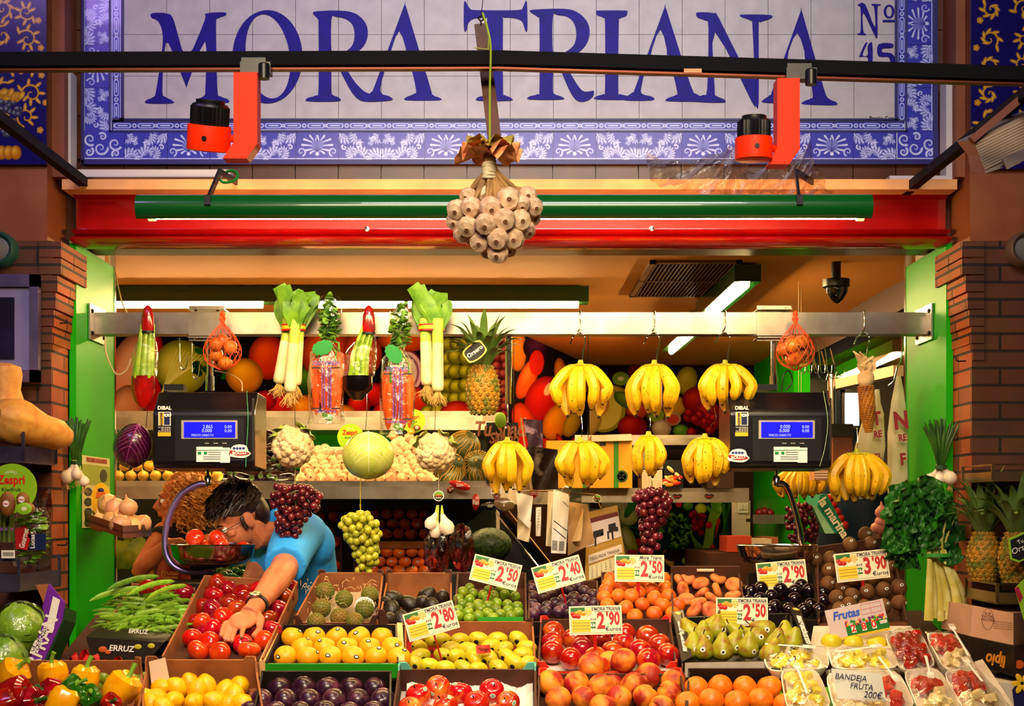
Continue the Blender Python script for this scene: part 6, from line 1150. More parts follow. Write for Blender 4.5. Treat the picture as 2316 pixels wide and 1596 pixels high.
for i, (x, y, rx, ry, a, col) in enumerate(snk):
    b = MB(); Y = 6.52 if x < 1115 else 5.9; b.ball(P(x, y, Y), (S(rx, Y), .012, S(ry, Y)), 14, 8, Euler((0, a, 0)).to_matrix(), fn=lambda d, a_, u: 1+.1*math.sin(a_*6)); b.text(('Danone', 'Risi', 'o', 'Lays', 'Oreo', 'x', 'OYO', '')[i] or 'o', P(x, y+ry*.3, Y-.014), (1, 0, .0), (0, 0, 1), S(ry*.9, Y), 1, bold=.03, sx=.6)
    tag(b.build('sweet_wrapper', [M('wrap_'+col, col, .25, coat=.4), whitep]), ('torn red sticker on the lower shelf edge', 'red and gold wrapper hanging under the lower shelf', 'tiny brown sticker remnant on the lower shelf edge', 'striped wrapper at the end of the lower shelf', 'black and white wrapper under the shelf end', 'tan wrapper behind the hanging bananas', 'red wrapper beside the paper slips', 'white loop tag beside the paper slips')[i], 'wrapper')
# ---------------- right-hand side of the stall
t = lamp('tube_lamp', 'bright tube lamp in the opening beside the white bags', (2.32, 8.2, E+.95), (2.36, 9.8, E+.95), M('lamp_cream', 'c8b090', .5), .1, ((.03, .97),))
b = MB(); b.tube([(2.33, 8.5, E+.95), (2.33, 8.5, ZC)], .01, 6); b.tube([(2.35, 9.5, E+.95), (2.35, 9.5, ZC)], .01, 6); b.build('hanger', chrome, t)
b = MB(); bar(b, P(1882, 872, 7.4), P(2032, 838, 6.6), .05, .05); tag(b.build('white_rail', M('cream_rail', 'd8c0a0', .5), smooth=False), 'pale rail under the lamp in the side opening', 'rail')
b = MB(); b.tube([P(1881, 846, 7.0), P(1885, 1110, 7.0)], .018, 12); tag(b.build('steel_post', chrome), 'chrome post beyond the second scale', 'post'); 
o = box_px('bright_doorway', 1911, 888, 1944, 962, 9.9, .03, M('daylight_pane', 'd8e4f0', .5, emis=2.2)); o.name = 'window_1'; o['kind'] = 'structure'
for r in ((1904, 880, 1911, 970), (1944, 880, 1950, 970), (1904, 880, 1950, 888), (1904, 962, 1950, 970)): box_px('trim_window', *r, 9.88, .04, blackm, kind='structure')
t = thing('display_bin', 'brown and black display bin beside the second scale', 'bin', P(1905, 1060, 6.2)); box_px('front', 1884, 985, 1928, 1058, 6.2, .12, M('bin_brown', '8a4a28', .4, nz=(5, '5c2c14', .4, .7)), t); box_px('rim', 1878, 958, 1930, 986, 6.18, .16, black, t)
tag(box_px('striped_carton', 1842, 1062, 1882, 1085, 6.0, .1, M('carton_stripe', 'c88860', .5)), 'small orange striped carton under the second scale', 'carton')
k_ = MB()
for i in range(3): k_.prism([P(1843, 1066+i*6, 5.995), P(1843, 1069+i*6, 5.995), P(1881, 1069+i*6, 5.995), P(1881, 1066+i*6, 5.995)], (0, -.001, 0))
k_.build('stripes', M('stripe_white', 'f0d8b8', .5), bpy.data.objects['striped_carton'], smooth=False)
bananas(1812, 1062, 1126, 1744, 1862, 'far bunches of small bananas below the second scale', 7, 5, 29, Y=6.6, spots=0)
grapes(1806, [(1140, 20, 4), (1155, 30, 0), (1180, 34, 6), (1200, 36, 8), (1218, 26, 8), (1226, 10, 0)], 6.6, 'bunch of red grapes beyond the second scale beside the teal crate', redg, 44, Y=6.4, nmax=75)
# teal crate
t = thing('teal_crate', 'teal and mint crate lettered la marina, tilted beyond the second scale', 'crate', P(1880, 1205, 6.9)); pts = [P(1838, 1128, 6.9), P(1862, 1116, 6.9), P(1912, 1196, 6.9), P(1890, 1206, 6.9), P(1866, 1206, 6.9)]
b = MB(); b.prism([P(1856, 1118, 6.9), P(1870, 1116, 6.9), P(1914, 1202, 6.9), P(1886, 1206, 6.9), P(1848, 1146, 6.9)][::-1], (0, .3, 0)); b.build('end_panel', M('teal_card', '0c8068', .5), t, smooth=False)
b = MB(); b.prism([P(1836, 1140, 6.895), P(1850, 1148, 6.895), P(1888, 1206, 6.895), P(1866, 1206, 6.895)][::-1], (0, -.002, 0)); b.build('mint_panel', M('mint_card', '90c8a8', .5), t, smooth=False)
b = MB(); b.text('la marina', P(1850, 1132, 6.885), (.62, 0, -.95), (.95, 0, .62), .06, 0, bold=.03, align='LEFT'); b.build('lettering', whitep, t, smooth=False)
rr = Proto(tag(roundfruit('far_tomato', M('far_red', 'c83020', .3), .03, .9, .1, n=12, lab='x', cat='tomato').o, 'x', 'tomato'))
for i in range(5): rr.put(P(1872+i*8.5, 1128+i*15, 7.0), None, 1, 'red tomato showing over the teal crate', 'tomatoes in the teal crate')
b = MB(); b.lathe([(.2, 0), (.21, .02), (.21, .55), (.2, .56), (0, .56)], 24, (P(1940, 0, 7.4).x, 7.4, P(0, 1330, 7.4).z)); o = b.build('blue_barrel', M('navy_barrel', '0c2440', .4)); tag(o, 'dark blue barrel behind the kiwi crate', 'barrel'); slab('barrel_platform', 1.3, 2.2, 6.9, 7.8, 0, P(0, 1330, 7.4).z, M('dark_counter', '120a06', .5), kind=None); tag(bpy.data.objects['barrel_platform'], 'dark low platform under the blue barrel', 'platform')
gp_ = Proto(tag(garlic('pink_garlic', .03, M('pink_garlic_skin', 'd89080', .5, nz=(10, 'c07060', .4, .7))), 'x', 'garlic'))
for x, y in ((1993, 1182), (2001, 1170), (1985, 1194), (2003, 1194), (1995, 1158)): gp_.put(P(x, y, 5.9), Euler((U(-.6, .6), U(-.6, .6), 0)), 1, 'pink garlic bulb beside the chard leaves', 'pink garlic by the chard')
slab('garlic_stand', P(1975, 0, 5.9).x, P(2040, 0, 5.9).x, 5.8, 6.0, .5, P(0, 1206, 5.9).z, cardd, kind=None); tag(bpy.data.objects['garlic_stand'], 'brown stand under the pink garlic', 'stand')
tag(shelf('wall_shelf', 'small steel shelf on the green wall with red onions', 1703, 1774, 1164, 1170, 1184, 8.95, .25), 'small steel shelf on the green wall holding red onions', 'shelf')
ro = onion_mesh('red_onion', M('red_onion_skin', '7a1020', .3), r=.03); ro = Proto(tag(ro, '', 'onion'))
for x, y in ((1718, 1160), (1730, 1157), (1742, 1161)): ro.put(P(x, y, 9.05), None, 1, 'red onion on the small shelf of the green wall', 'red onions on the small shelf')
for i, (x0, y0, x1, y1, m, a, lab) in enumerate(((1645, 1212, 1700, 1248, M('red_carton', 'c04028', .6), 0, 'red and white fruit carton against the far wall switch'), (1700, 1218, 1745, 1250, cardw, 0, 'pale carton beside the red one near the green wall'), (1722, 1214, 1760, 1250, card, 0, 'small open carton on the counter at the green wall'))): tag(box_px('carton', x0, y0, x1, y1, 8.2+i*.2, .3, m), lab, 'carton')
slab('back_counter', P(1600, 0, 8.2).x, 1.78, 8.15, 9.2, 0, P(0, 1250, 8.2).z, cardd, kind=None); tag(bpy.data.objects['back_counter'], 'brown back counter under the far cartons', 'counter')
# white carrier bags on a hook
bagw = M('carrier_bag', 'c8b888', .5, nz=(8, 'b0a068', .4, .7), bump=(9, 1)); 
def carrier(x0, x1, yt, yb, Y, lab, seed, words):
    random.seed(seed); t = thing('carrier_bag', lab, 'bag', P((x0+x1)/2, yt, Y)); xm = (x0+x1)/2; b = MB(); cx_ = P(xm, 0, Y).x
    prof = [(yt, 5), (yt+30, 10), (yt+60, (x1-x0)*.32), (yt+130, (x1-x0)*.45), (yb-60, (x1-x0)*.5), (yb-15, (x1-x0)*.46), (yb, (x1-x0)*.2)]
    b.lathe([(S(w_, Y), P(0, y, Y).z) for y, w_ in prof], 28, (cx_, Y, 0), sy=.35, fn=lambda a, u, r, z: (r*(1+.12*math.sin(a*5+u*6+seed)+.06*math.sin(a*9-u*14)), z)); b.v = [V((v.x-(v.z-P(0, yt, Y).z)*(-.12 if seed == 1 else .0), v.y, v.z)) for v in b.v]; b.build('sack', bagw, t, ang=60)
    b = MB()
    for s, dx, dy, h in words: b.text(s, P(xm+dx, yt+dy, Y-.052), (1, 0, .12), (-.12, 0, 1), h, bold=.04, sx=.8)
    b.build('lettering', M('bag_red', '901020', .5), t, smooth=False); return t
carrier(1950, 2018, 880, 1128, 5.45, 'pale carrier bag with red lettering RE TEL FR', 1, [('T', 0, 80, .07), ('RE', 2, 108, .035), ('TEL', 0, 158, .03), ('FR', -6, 184, .06)]); carrier(2008, 2056, 850, 1136, 5.38, 'narrower pale carrier bag against the green jamb', 2, [('N', 8, 118, .09), ('RE', 10, 146, .035), ('F', 12, 200, .06)])
wire([P(2040, 740, 5.285), P(2040, 800, 5.3), P(2030, 830, 5.3), P(2022, 860, 5.33), P(2010, 872, 5.35)], .003, 'hook', lab='dark hook holding the pale carrier bags')
for i in range(5): wire([P(1805+i*14, 768, 5.3), P(1808+i*15, 800, 5.3), P(1812+i*15, 838, 5.3), P(1820+i*15, 842, 5.3), P(1822+i*15, 826, 5.3)], .0018, 'hook', lab='thin chrome hook in the row behind the onion net', group=None)['group'] = 'hooks in a row behind the onion net'
for i in range(3): wire([P(1838+i*20, 800-i*6, 5.5), P(1852+i*20, 850-i*6, 5.5), P(1866+i*20, 862-i*6, 5.5), P(1872+i*20, 846-i*6, 5.5)], .002, 'hook', lab='bent wire hook between the onion net and the corn cob')['group'] = 'bent hooks by the corn cob'
# ================================================================ onion tray and poster on the left jamb
t = thing('onion_tray', 'steel corner tray of onions fixed to the left green jamb', 'tray', P(265, 1215, 5.0)); A = P(192, 1172, 4.98); B_ = P(278, 1202, 4.8); Cc = P(342, 1198, 5.05); D_ = P(262, 1178, 5.4)
b = MB(); b.prism([A, B_, Cc, D_][::-1], (0, 0, -.008)); b.build('base', steel, t, smooth=False)
b = MB()
for p, q in ((A, B_), (B_, Cc)): b.prism([p, q, q+V((0, 0, .02)), p+V((0, 0, .02))], V((0, .003, 0))); b.prism([p, q, q+V((0, 0, -.022)), p+V((0, 0, -.022))], V((0, .003, 0)))
b.build('rim', steel, t, smooth=False)
op = Proto(tag(onion_mesh('onion', onionp, r=.036), '', 'onion')); random.seed(12)
for i, (x, y, Y, s) in enumerate(((225, 1184, 4.98, 1), (243, 1140, 5.08, 1), (262, 1150, 5.0, 1.05), (290, 1150, 4.98, .95), (272, 1190, 4.88, 1.1), (300, 1192, 4.95, .9), (322, 1186, 5.02, .95), (252, 1178, 4.94, .9), (284, 1172, 5.0, 1.0))): op.put(P(x, y-2, Y), Euler((U(-.8, .8), U(-.8, .8), U(0, 6))), s, 'pale onion in the corner tray on the green jamb', 'onions in the corner tray')
t = thing('avocado_poster', 'avocado poster hanging inside the green jamb behind the spring onions', 'poster', P(225, 1170, 5.2)); Q = lambda u, v, e=0: V((-1.486+e, 5.06+.36*u, P(0, 1032, 5.2).z-v*.26))
b = MB(); b.add([Q(0, 0), Q(1, 0), Q(1, 1), Q(0, 1)], [(0, 3, 2, 1)]); b.build('sheet', M('poster_cream', 'd8d090', .5), t, smooth=False)
b = MB(); b.add([Q(0, .12, .001), Q(1, .12, .001), Q(1, .4, .001), Q(0, .4, .001)], [(0, 3, 2, 1)], 0)
for k in range(3):
    for j in range(4): c = Q(.2+k*.3, .5+j*.14, .002); b.add([c+V((0, .05*math.cos(a*.6), .016*math.sin(a*.6))) for a in range(10)], [tuple(range(10))], 1)
c = Q(.75, .26, .002); b.add([c+V((0, .05*math.cos(a*.6), .025*math.sin(a*.6))) for a in range(10)], [tuple(range(10))], 1); b.text('TODO SOBRE LOS AGUACATES', Q(.5, .08, .002), (0, 1, 0), (0, 0, 1), .022, 2, bold=.02, sx=.85); b.build('print', [M('poster_green', '9aa828', .5), M('avocado_print', '1c2410', .5), M('poster_red', 'a83020', .5)], t, smooth=False)
t = thing('lemon_sign', 'yellow oval card with a small bell drawing behind the onions', 'sign', P(228, 1160, 5.12)); b = MB(); b.lathe([(S(22, 5.12), 0), (S(22, 5.12), .003)], 30, P(229, 1130, 5.12), frame((0, -1, 0)), sy=1.75); b.build('card', M('card_yellow', 'f0b010', .5), t, ang=30); b = MB()
for k in range(5): bar(b, P(220+k*4, 1112, 5.112), P(219+k*4.4, 1124, 5.112), .002, .006, 0)
b.ball(P(228, 1108, 5.112), (.012, .002, .008), 10, 6, m=1); b.build('drawing', [M('draw_orange', 'd86010', .5), navyp], t)
# ================================================================ beside the stall, on the pilasters
t = thing('picture_frame', 'silver framed dark picture on the brick pilaster', 'picture', P(0, 860, 4.74)); fr = M('silver_frame', 'a090c0', .3, .9, nz=(8, '8070a8', .4, .7)); Y = 4.74
for nm, r in (('frame_side', (66, 620, 86, 864)), ('frame_top', (-160, 620, 86, 648)), ('frame_bottom', (-160, 836, 86, 864))): box_px('moulding', *r, Y, .03, fr, t)
box_px('mount', -160, 648, 66, 836, Y+.012, .01, M('mount_grey', '7c74a0', .6), t); box_px('picture', -160, 672, 32, 812, Y+.008, .006, M('dark_photo', '14102c', .3, nz=(10, '241c44', .4, .7)), t)
for px, m, lab in ((-6, M('teal_ring', '1c4a44', .4), 'round teal dial on the brick pilaster above the picture'), (2322, M('grey_ring', '5a463c', .4), 'round grey dial on the brick pilaster near the floodlight')):
    t = thing('round_dial', lab, 'dial', P(px, 600, 4.75)); b = MB(); b.lathe([(S(40, 4.75), -.04), (S(40, 4.75), 0), (S(34, 4.75), .012), (S(28, 4.75), .006), (S(26, 4.75), 0)], 40, P(px, 562, 4.76), frame((0, -1, 0))); b.build('rim', m, t); b = MB(); b.lathe([(S(26, 4.75), 0), (S(20, 4.75), .002), (0, .004)], 30, P(px, 562, 4.76), frame((0, -1, 0))); b.build('face', M('dial_face', '6a6458', .4), t)
def ptray(name, lab, pts, zt, hh, m, Y0=4.66):
    """wall tray: pts front outline (px, Y) from wall to wall; a solid band and a rail above it"""
    t = thing(name, lab, 'tray', P(pts[0][0], zt, Y0)); W = [V((P(x, 0, y).x, y, P(0, zt, Y0).z)) for x, y in pts]; H = S(hh, Y0); b = MB(); b.prism([V((p.x, p.y, p.z-H)) for p in W]+[V((W[-1].x, 4.8, W[-1].z-H)), V((W[0].x, 4.8, W[0].z-H))], (0, 0, -.006)); b.build('base', m, t, smooth=False)
    for nm, z0, z1 in (('band', -H, -H*.5), ('top_rail', -H*.12, 0)):
        b = MB()
        for p, q in zip(W, W[1:]): b.prism([p+V((0, 0, z0)), q+V((0, 0, z0)), q+V((0, 0, z1)), p+V((0, 0, z1))], (0, .004, 0))
        b.build(nm, m, t, smooth=False)
    for p in W: b = MB(); b.box(p+V((0, .002, -H/2)), (.01, .006, H)); b.build('upright', m, t, smooth=False)
    return t
vs = M('violet_lit_steel', '8a80a0', .3, .9, nz=(5, '4a4464', .4, .7)); ws = M('warm_lit_steel', 'a08058', .3, .9, nz=(5, '5c4428', .4, .7))  # one tray steel, violet and warm light put into its two colours
ptray('wall_tray', 'steel wall tray carrying the butternut pumpkins', [(-60, 4.5), (52, 4.5), (126, 4.78)], 976, 66, vs, 4.5); ptray('wall_tray', 'steel wall tray carrying bagged salad below the kiwi sign', [(-60, 4.45), (42, 4.45), (134, 4.78)], 1260, 74, vs, 4.45)
sq = M('butternut_skin', 'dc9c44', .5, nz=(5, 'c87c30', .4, .7), var=.08)
t = thing('butternut_pumpkin', 'upright butternut pumpkin with a thick neck', 'pumpkin', P(5, 1000, 4.6)); b = MB(); b.lathe([(0, P(0, 1004, 4.6).z), (.07, P(0, 998, 4.6).z), (.085, P(0, 960, 4.6).z), (.065, P(0, 915, 4.6).z), (.05, P(0, 880, 4.6).z), (.056, P(0, 845, 4.6).z), (.05, P(0, 828, 4.6).z), (.02, P(0, 820, 4.6).z), (0, P(0, 819, 4.6).z)], 28, (P(6, 0, 4.6).x, 4.62, 0)); b.build('flesh', sq, t)
t = thing('butternut_pumpkin', 'butternut pumpkin lying with its ribbed base towards us', 'pumpkin', P(55, 1000, 4.6)); b = MB(); c = P(38, 955, 4.56); R = frame(V((-.55, -.75, .2)), (0, 0, 1)); b.lathe([(0, .075), (.03, .08), (.062, .06), (.076, .02), (.074, -.02), (.062, -.06), (.052, -.10), (.05, -.16), (.03, -.2), (0, -.21)], 40, c, R, fn=lambda a, u, r, z: (r*(1+(.03*math.cos(a*10) if z > 0 else .01)), z)); b.build('flesh', sq, t); b = MB(); b.lathe([(.012, .072), (.01, .085), (0, .086)], 8, c, R); b.build('stem', M('pumpkin_stem', '8a6a38', .7), t)
t = zsign(28, 1104, 56, 4.44, 'large round lime green kiwi sign on the brick pilaster', True)
t = thing('asparagus_bunch', 'bunch of green asparagus with a violet band below the kiwi sign', 'asparagus', P(15, 1225, 4.5))
for i in range(12): b = MB(); x = -12+i*3.6; b.tube([P(x, 1226, 4.5+.01*(i % 3)), P(x+1, 1180, 4.5+.01*(i % 3)), P(x+2, 1158, 4.5+.01*(i % 3))], [.006, .006, .003], 8); b.build('spear', M('asparagus_green', '3c4c14', .5, nz=(20, '5c6a20', .4, .7), var=.2), t)
b = MB(); b.lathe([(S(22, 4.5), 0), (S(22, 4.5), .01)], 20, P(8, 1200, 4.51), sy=.5); b.build('band', M('violet_band', '7a4aa0', .4), t); tag(box_px('barcode_label', 3, 1244, 33, 1262, 4.43, .003, whitep), 'white barcode label under the asparagus', 'label')
b = MB()
for k in range(12): b.prism([P(7+k*2, 1248, 4.429), P(7+k*2, 1257, 4.429), P(8+k*2, 1257, 4.429), P(8+k*2, 1248, 4.429)], (0, -.0005, 0))
b.build('bars', blackp, bpy.data.objects['barcode_label'], smooth=False)
t = thing('salad_bag', 'clear bag of salad with red and navy print in the wall tray', 'salad', P(72, 1290, 4.55)); random.seed(8); b = MB(); c = P(72, 1215, 4.56)
for i in range(90): d = V((U(-1, 1), U(-1, .3), U(-1, 1))); d = d/max(1, d.length); b.ball(c+V((d.x*.05, d.y*.03, d.z*.085)), (U(.012, .02), .004, U(.008, .014)), 7, 4, frame(V((U(-1, 1), -1, U(-1, 1)))))
b.build('leaves', M('salad_green', '5a9418', .5, nz=(12, '9ac030', .4, .7)), t); b = MB(); b.lathe([(.03, -.1), (.056, -.09), (.062, 0), (.058, .06), (.04, .1), (.05, .13)], 24, c, sy=.65, fn=lambda a, u, r, z: (r*(1+.07*math.sin(a*6+u*9)), z)); b.build('film', bagf, t, ang=70)
b = MB(); f_ = lambda x, y: P(x, y, 4.51); b.prism([f_(34, 1196), f_(58, 1188), f_(70, 1212), f_(62, 1244), f_(36, 1240)][::-1], (0, -.001, 0), 0); b.prism([f_(62, 1208), f_(104, 1206), f_(104, 1244), f_(64, 1244), f_(72, 1226)][::-1], (0, -.001, 0), 1); b.text('Gourmet', P(54, 1240, 4.507), (.25, 0, 1), (-1, 0, .25), .024, 2, bold=.02, align='LEFT', sx=.7); b.text('Lucas', P(78, 1240, 4.507), (0, 0, 1), (-1, 0, 0), .02, 2, bold=.02, align='LEFT'); b.build('print', [M('salad_red', 'b01018', .4), M('salad_navy', '0c1c4c', .4), whitep], t, smooth=False)
b = MB(); b.grid(lambda u, v: P(84+u*28+6*math.sin(v*6), 1105+v*150, 4.6+.012*math.sin(v*20+u*7)), 4, 14); b.build('red_edge', redf, t)
def lettuce(px, py, r, Y, lab, seed):
    random.seed(seed); c = P(px, py, Y); R = S(r, Y); t = thing('wrapped_lettuce', lab, 'lettuce', c-V((0, 0, R))); m = M('lettuce_green', '8cb428', .4, nz=(8, '5c9014', .4, .7), bump=(22, .9)); b = MB(); b.ball(c, R*.93, 40, 26, fn=lambda d, a, u: 1+.04*math.sin(a*7+u*5)*math.sin(u*9)); b.build('head', m, t)
    b = MB()
    for i in range(9):
        a0 = U(0, 6.28); t0 = U(.2, 1.6)
        b.grid(lambda u, v: c+V((math.sin(t0+v*1.1)*math.cos(a0+(u-.5)*1.3), math.sin(t0+v*1.1)*math.sin(a0+(u-.5)*1.3), math.cos(t0+v*1.1)))*R*(.99+.05*abs(u-.5)*2+.03*math.sin(u*22+v*14)), 12, 10)
    b.build('outer_leaves', m, t); b = MB(); b.ball(c, R*1.06, 36, 22, fn=lambda d, a, u: 1+.025*math.sin(a*9+u*13)+.02*math.sin(a*15-u*21)); b.build('film', bagf, t, ang=80)
lettuce(45, 1425, 62, 4.45, 'film wrapped lettuce behind the purple carton', 1); lettuce(8, 1490, 52, 4.3, 'film wrapped lettuce lower down beside the yellow peppers', 2)
slab('side_stand', -2.4, -1.45, 4.25, 4.78, 0, P(0, 1545, 4.45).z, cardd, kind=None); tag(bpy.data.objects['side_stand'], 'brown stand under the wrapped lettuces', 'stand')
# purple carton end
t = thing('purple_carton', 'purple carton end lettered ERFRAN leaning beside the lettuces', 'carton', P(90, 1520, 4.3)); Y = 4.32; pp = [(62, 1505), (102, 1396), (96, 1372), (110, 1320), (146, 1362), (142, 1400), (88, 1520)]
b = MB(); b.prism([P(x, y, Y) for x, y in pp][::-1], (0, .012, 0)); b.build('panel', [M('purple_card', '6a1c9a', .5)], t, smooth=False); b = MB(); b.prism([P(x, y, Y+.002) for x, y in ((142, 1398), (148, 1372), (146, 1400), (92, 1524), (84, 1524))], (.01, .08, -.02)); b.build('green_side', M('green_card', '0c3c18', .5), t, smooth=False)
b = MB(); b.prism([P(x, y, Y+.004) for x, y in ((80, 1322), (110, 1320), (100, 1368), (94, 1352))], (0, .006, 0)); b.build('flap', card, t, smooth=False)
b = MB(); xx, yy = V((.42, 0, 1)), V((-1, 0, .42)); b.text('ERFRAN', P(76, 1530, Y-.002), xx, yy, .056, 0, bold=.02, align='LEFT', sx=.95); b.text('Horticolas', P(83, 1478, Y-.002), xx, yy, .026, 0, bold=.015, align='LEFT', sx=.8); b.build('lettering', whitep, t, smooth=False)
b = MB(); b.prism([P(x, y, Y-.001) for x, y in ((104, 1420), (120, 1348), (136, 1356), (120, 1428))][::-1], (0, -.001, 0)); b.build('label', whitep, t, smooth=False)
for px, py in ((152, 730), (163, 1232), (2152, 816)):
    s = 1 if px < 1000 else -1; x_ = -1.513 if s > 0 else 1.594; q = V((x_, 4.86, P(0, py, 4.86).z)); wire([q, q+V((s*.03, 0, 0)), q+V((s*.034, 0, .012))], .0025, 'wall_hook', blackm, lab={730: 'bent nail in the brick edge above the spring onions', 1232: 'bent nail in the brick edge beside the onion tray', 816: 'bent nail in the brick edge above the chard'}[py], cat='nail')
# right pilaster
ptray('wall_tray', 'upper steel wall tray above the standing pineapples', [(2178, 4.78), (2246, 4.5), (2400, 4.5)], 1048, 36, ws, 4.5); ptray('wall_tray', 'steel wall tray carrying the pineapples', [(2186, 4.78), (2256, 4.45), (2400, 4.45)], 1318, 44, ws, 4.45)
pineapple(P(2224, 1258, 4.66), .052, S(114, 4.62), 'standing pineapple nearer the chard with arching leaves', 62, .21, spikes=30); pineapple(P(2298, 1262, 4.55), .054, S(120, 4.52), 'standing pineapple with a black and lime tag', 63, .22, spikes=30)
b = MB(); q = P(2312, 1236, 4.42); ax, ay = V((.9, 0, .4)).normalized(), V((-.4, 0, .9)).normalized(); b.shape([[(-.05, -.02), (-.03, .04), (.05, .04), (.05, -.04), (-.03, -.04)]], q, ax, ay, 0); b.shape([[(-.043, -.018), (-.026, .034), (.05, .034), (.05, -.034), (-.026, -.034)]], q-V((0, .002, 0)), ax, ay, 1); b.text('Tu', q-V((0, .004, 0))+ay*.012, ax, ay, .018, 2); b.text('Orsero', q-V((0, .004, 0))-ay*.01, ax, ay, .026, 2, shear=.2); tag(b.build('fruit_tag', [M('lime_edge', '8ac020', .5), blackp, whitep], smooth=False), 'black and lime hang tag on the standing pineapple', 'tag')
t = thing('fruit_box', 'pale pink printed fruit box under the pineapple tray', 'box', P(2260, 1452, 4.5)); b = MB(); b.prism([P(2200, 1370, 4.6), P(2292, 1386, 4.4), P(2292, 1458, 4.4), P(2194, 1438, 4.6)][::-1], (0, .3, 0)); b.build('front', M('pink_card', 'c89880', .6), t, smooth=False); b = MB(); b.prism([P(2292, 1386, 4.4), P(2400, 1380, 4.6), P(2400, 1455, 4.6), P(2292, 1458, 4.4)][::-1], (0, .25, 0)); b.build('side', M('tan_card', '9a7058', .6), t, smooth=False)
b = MB(); c = P(2234, 1400, 4.49); b.tube([c+V((S(13, 4.5)*math.cos(a*.35), 0, S(24, 4.5)*math.sin(a*.35))) for a in range(18)], .0008, 4, closed=True); 
for s, dy in (('SUR', -10), ('NUTRI', -3), ('FRUTAS', 4)): b.text(s, c+V((0, -.001, -S(dy, 4.5))), (1, 0, -.1), (0, 0, 1), .012, bold=.01)
for i in range(4): b.text('PRODUCTO DE CALIDAD', P(2268, 1408+i*5, 4.40), (1, 0, -.1), (0, 0, 1), .005)
b.build('print', M('box_print', '6a3c30', .6), t, smooth=False)
t = thing('fruit_box', 'black box with upside-down yellow Alipio lettering', 'box', P(2260, 1530, 4.4)); b = MB(); b.prism([P(2196, 1440, 4.58), P(2294, 1460, 4.36), P(2294, 1530, 4.36), P(2196, 1500, 4.58)][::-1], (0, .3, 0)); b.build('front', blackc, t, smooth=False); b = MB(); b.prism([P(2294, 1460, 4.36), P(2400, 1455, 4.6), P(2400, 1520, 4.6), P(2294, 1530, 4.36)][::-1], (0, .25, 0)); b.build('side', M('brown_black', '2a140a', .5), t, smooth=False)
b = MB(); b.text('Alipio', P(2263, 1482, 4.40), (-1, -.25, .16), (-.1, 0, -1), .052, bold=.03, shear=.15, sx=.8); b.build('lettering', M('alipio_yellow', 'e89018', .5), t, smooth=False)
b = MB(); b.lathe([(S(10, 4.36), 0), (0, .001)], 20, P(2306, 1502, 4.37), frame((0, -1, 0))); b.build('emblem', M('emblem_orange', 'c85418', .5), t)
slab('right_stand', 1.53, 2.6, 4.35, 4.78, 0, P(0, 1535, 4.45).z, cardw, kind=None); tag(bpy.data.objects['right_stand'], 'pale stand under the stacked fruit boxes', 'stand')
t = thing('leaf_sign', 'card cut to a lime and crimson leaf shape at the frame edge', 'sign', P(2316, 1400, 4.3)); b = MB(); b.prism([P(x, y, 4.25) for x, y in ((2296, 1330), (2316, 1310), (2380, 1310), (2380, 1430), (2316, 1402))][::-1], (0, .004, 0), 0); b.prism([P(x, y, 4.248) for x, y in ((2294, 1330), (2303, 1326), (2313, 1350), (2306, 1362))][::-1], (0, -.002, 0), 1); b.build('card', [M('leaf_lime', '8ab828', .5), M('leaf_crimson', 'a01038', .5)], t, smooth=False)
t = thing('blue_sign', 'dark blue card with a yellow flower at the lower frame edge', 'sign', P(2316, 1580, 4.1)); b = MB(); b.prism([P(x, y, 4.05) for x, y in ((2290, 1560), (2300, 1545), (2312, 1528), (2330, 1520), (2400, 1520), (2400, 1640), (2300, 1640))][::-1], (0, .004, 0), 0)
for k in range(6): b.ball(P(2312, 1545, 4.045)+V((.018*math.cos(k*1.05), 0, .018*math.sin(k*1.05))), (.014, .002, .008), 8, 5, Euler((0, -k*1.05, 0)).to_matrix(), 1)
b.build('card', [M('sign_blue', '10104c', .5), M('flower_yellow', 'e8b818', .5)], t, smooth=False)
# floodlight on the track arm
t = thing('floodlight', 'grey ribbed floodlight on the track arm at the frame edge', 'floodlight', P(2260, 330, 3.9)); Y = 3.9; gm = M('cast_grey', 'a08c80', .4, .5); b = MB(); b.prism([P(2196, 318, Y), P(2316, 262, Y), P(2420, 220, Y), P(2420, 330, Y), P(2228, 392, Y), P(2222, 352, Y)][::-1], (0, .12, .03)); b.build('body', gm, t, smooth=False)
b = MB()
for k in range(11): bar(b, P(2204+k*2.2, 326+k*5.6, Y-.002), P(2330+k*2.2, 266+k*5.6, Y-.002), .004, .006)
b.build('ribs', M('rib_tan', 'b89c84', .4, .4), t, smooth=False); b = MB(); bar(b, P(2196, 318, Y-.01), P(2330, 205, Y-.01), .02, .02); b.build('bracket', M('bracket_reddish', '7a4030', .5), t, smooth=False)  # reddish bar laid along the line of the track arm
b = MB(); bar(b, P(2272, 372, Y-.02), P(2330, 342, Y-.02), .008, .03); b.build('clip', gm, t, smooth=False)
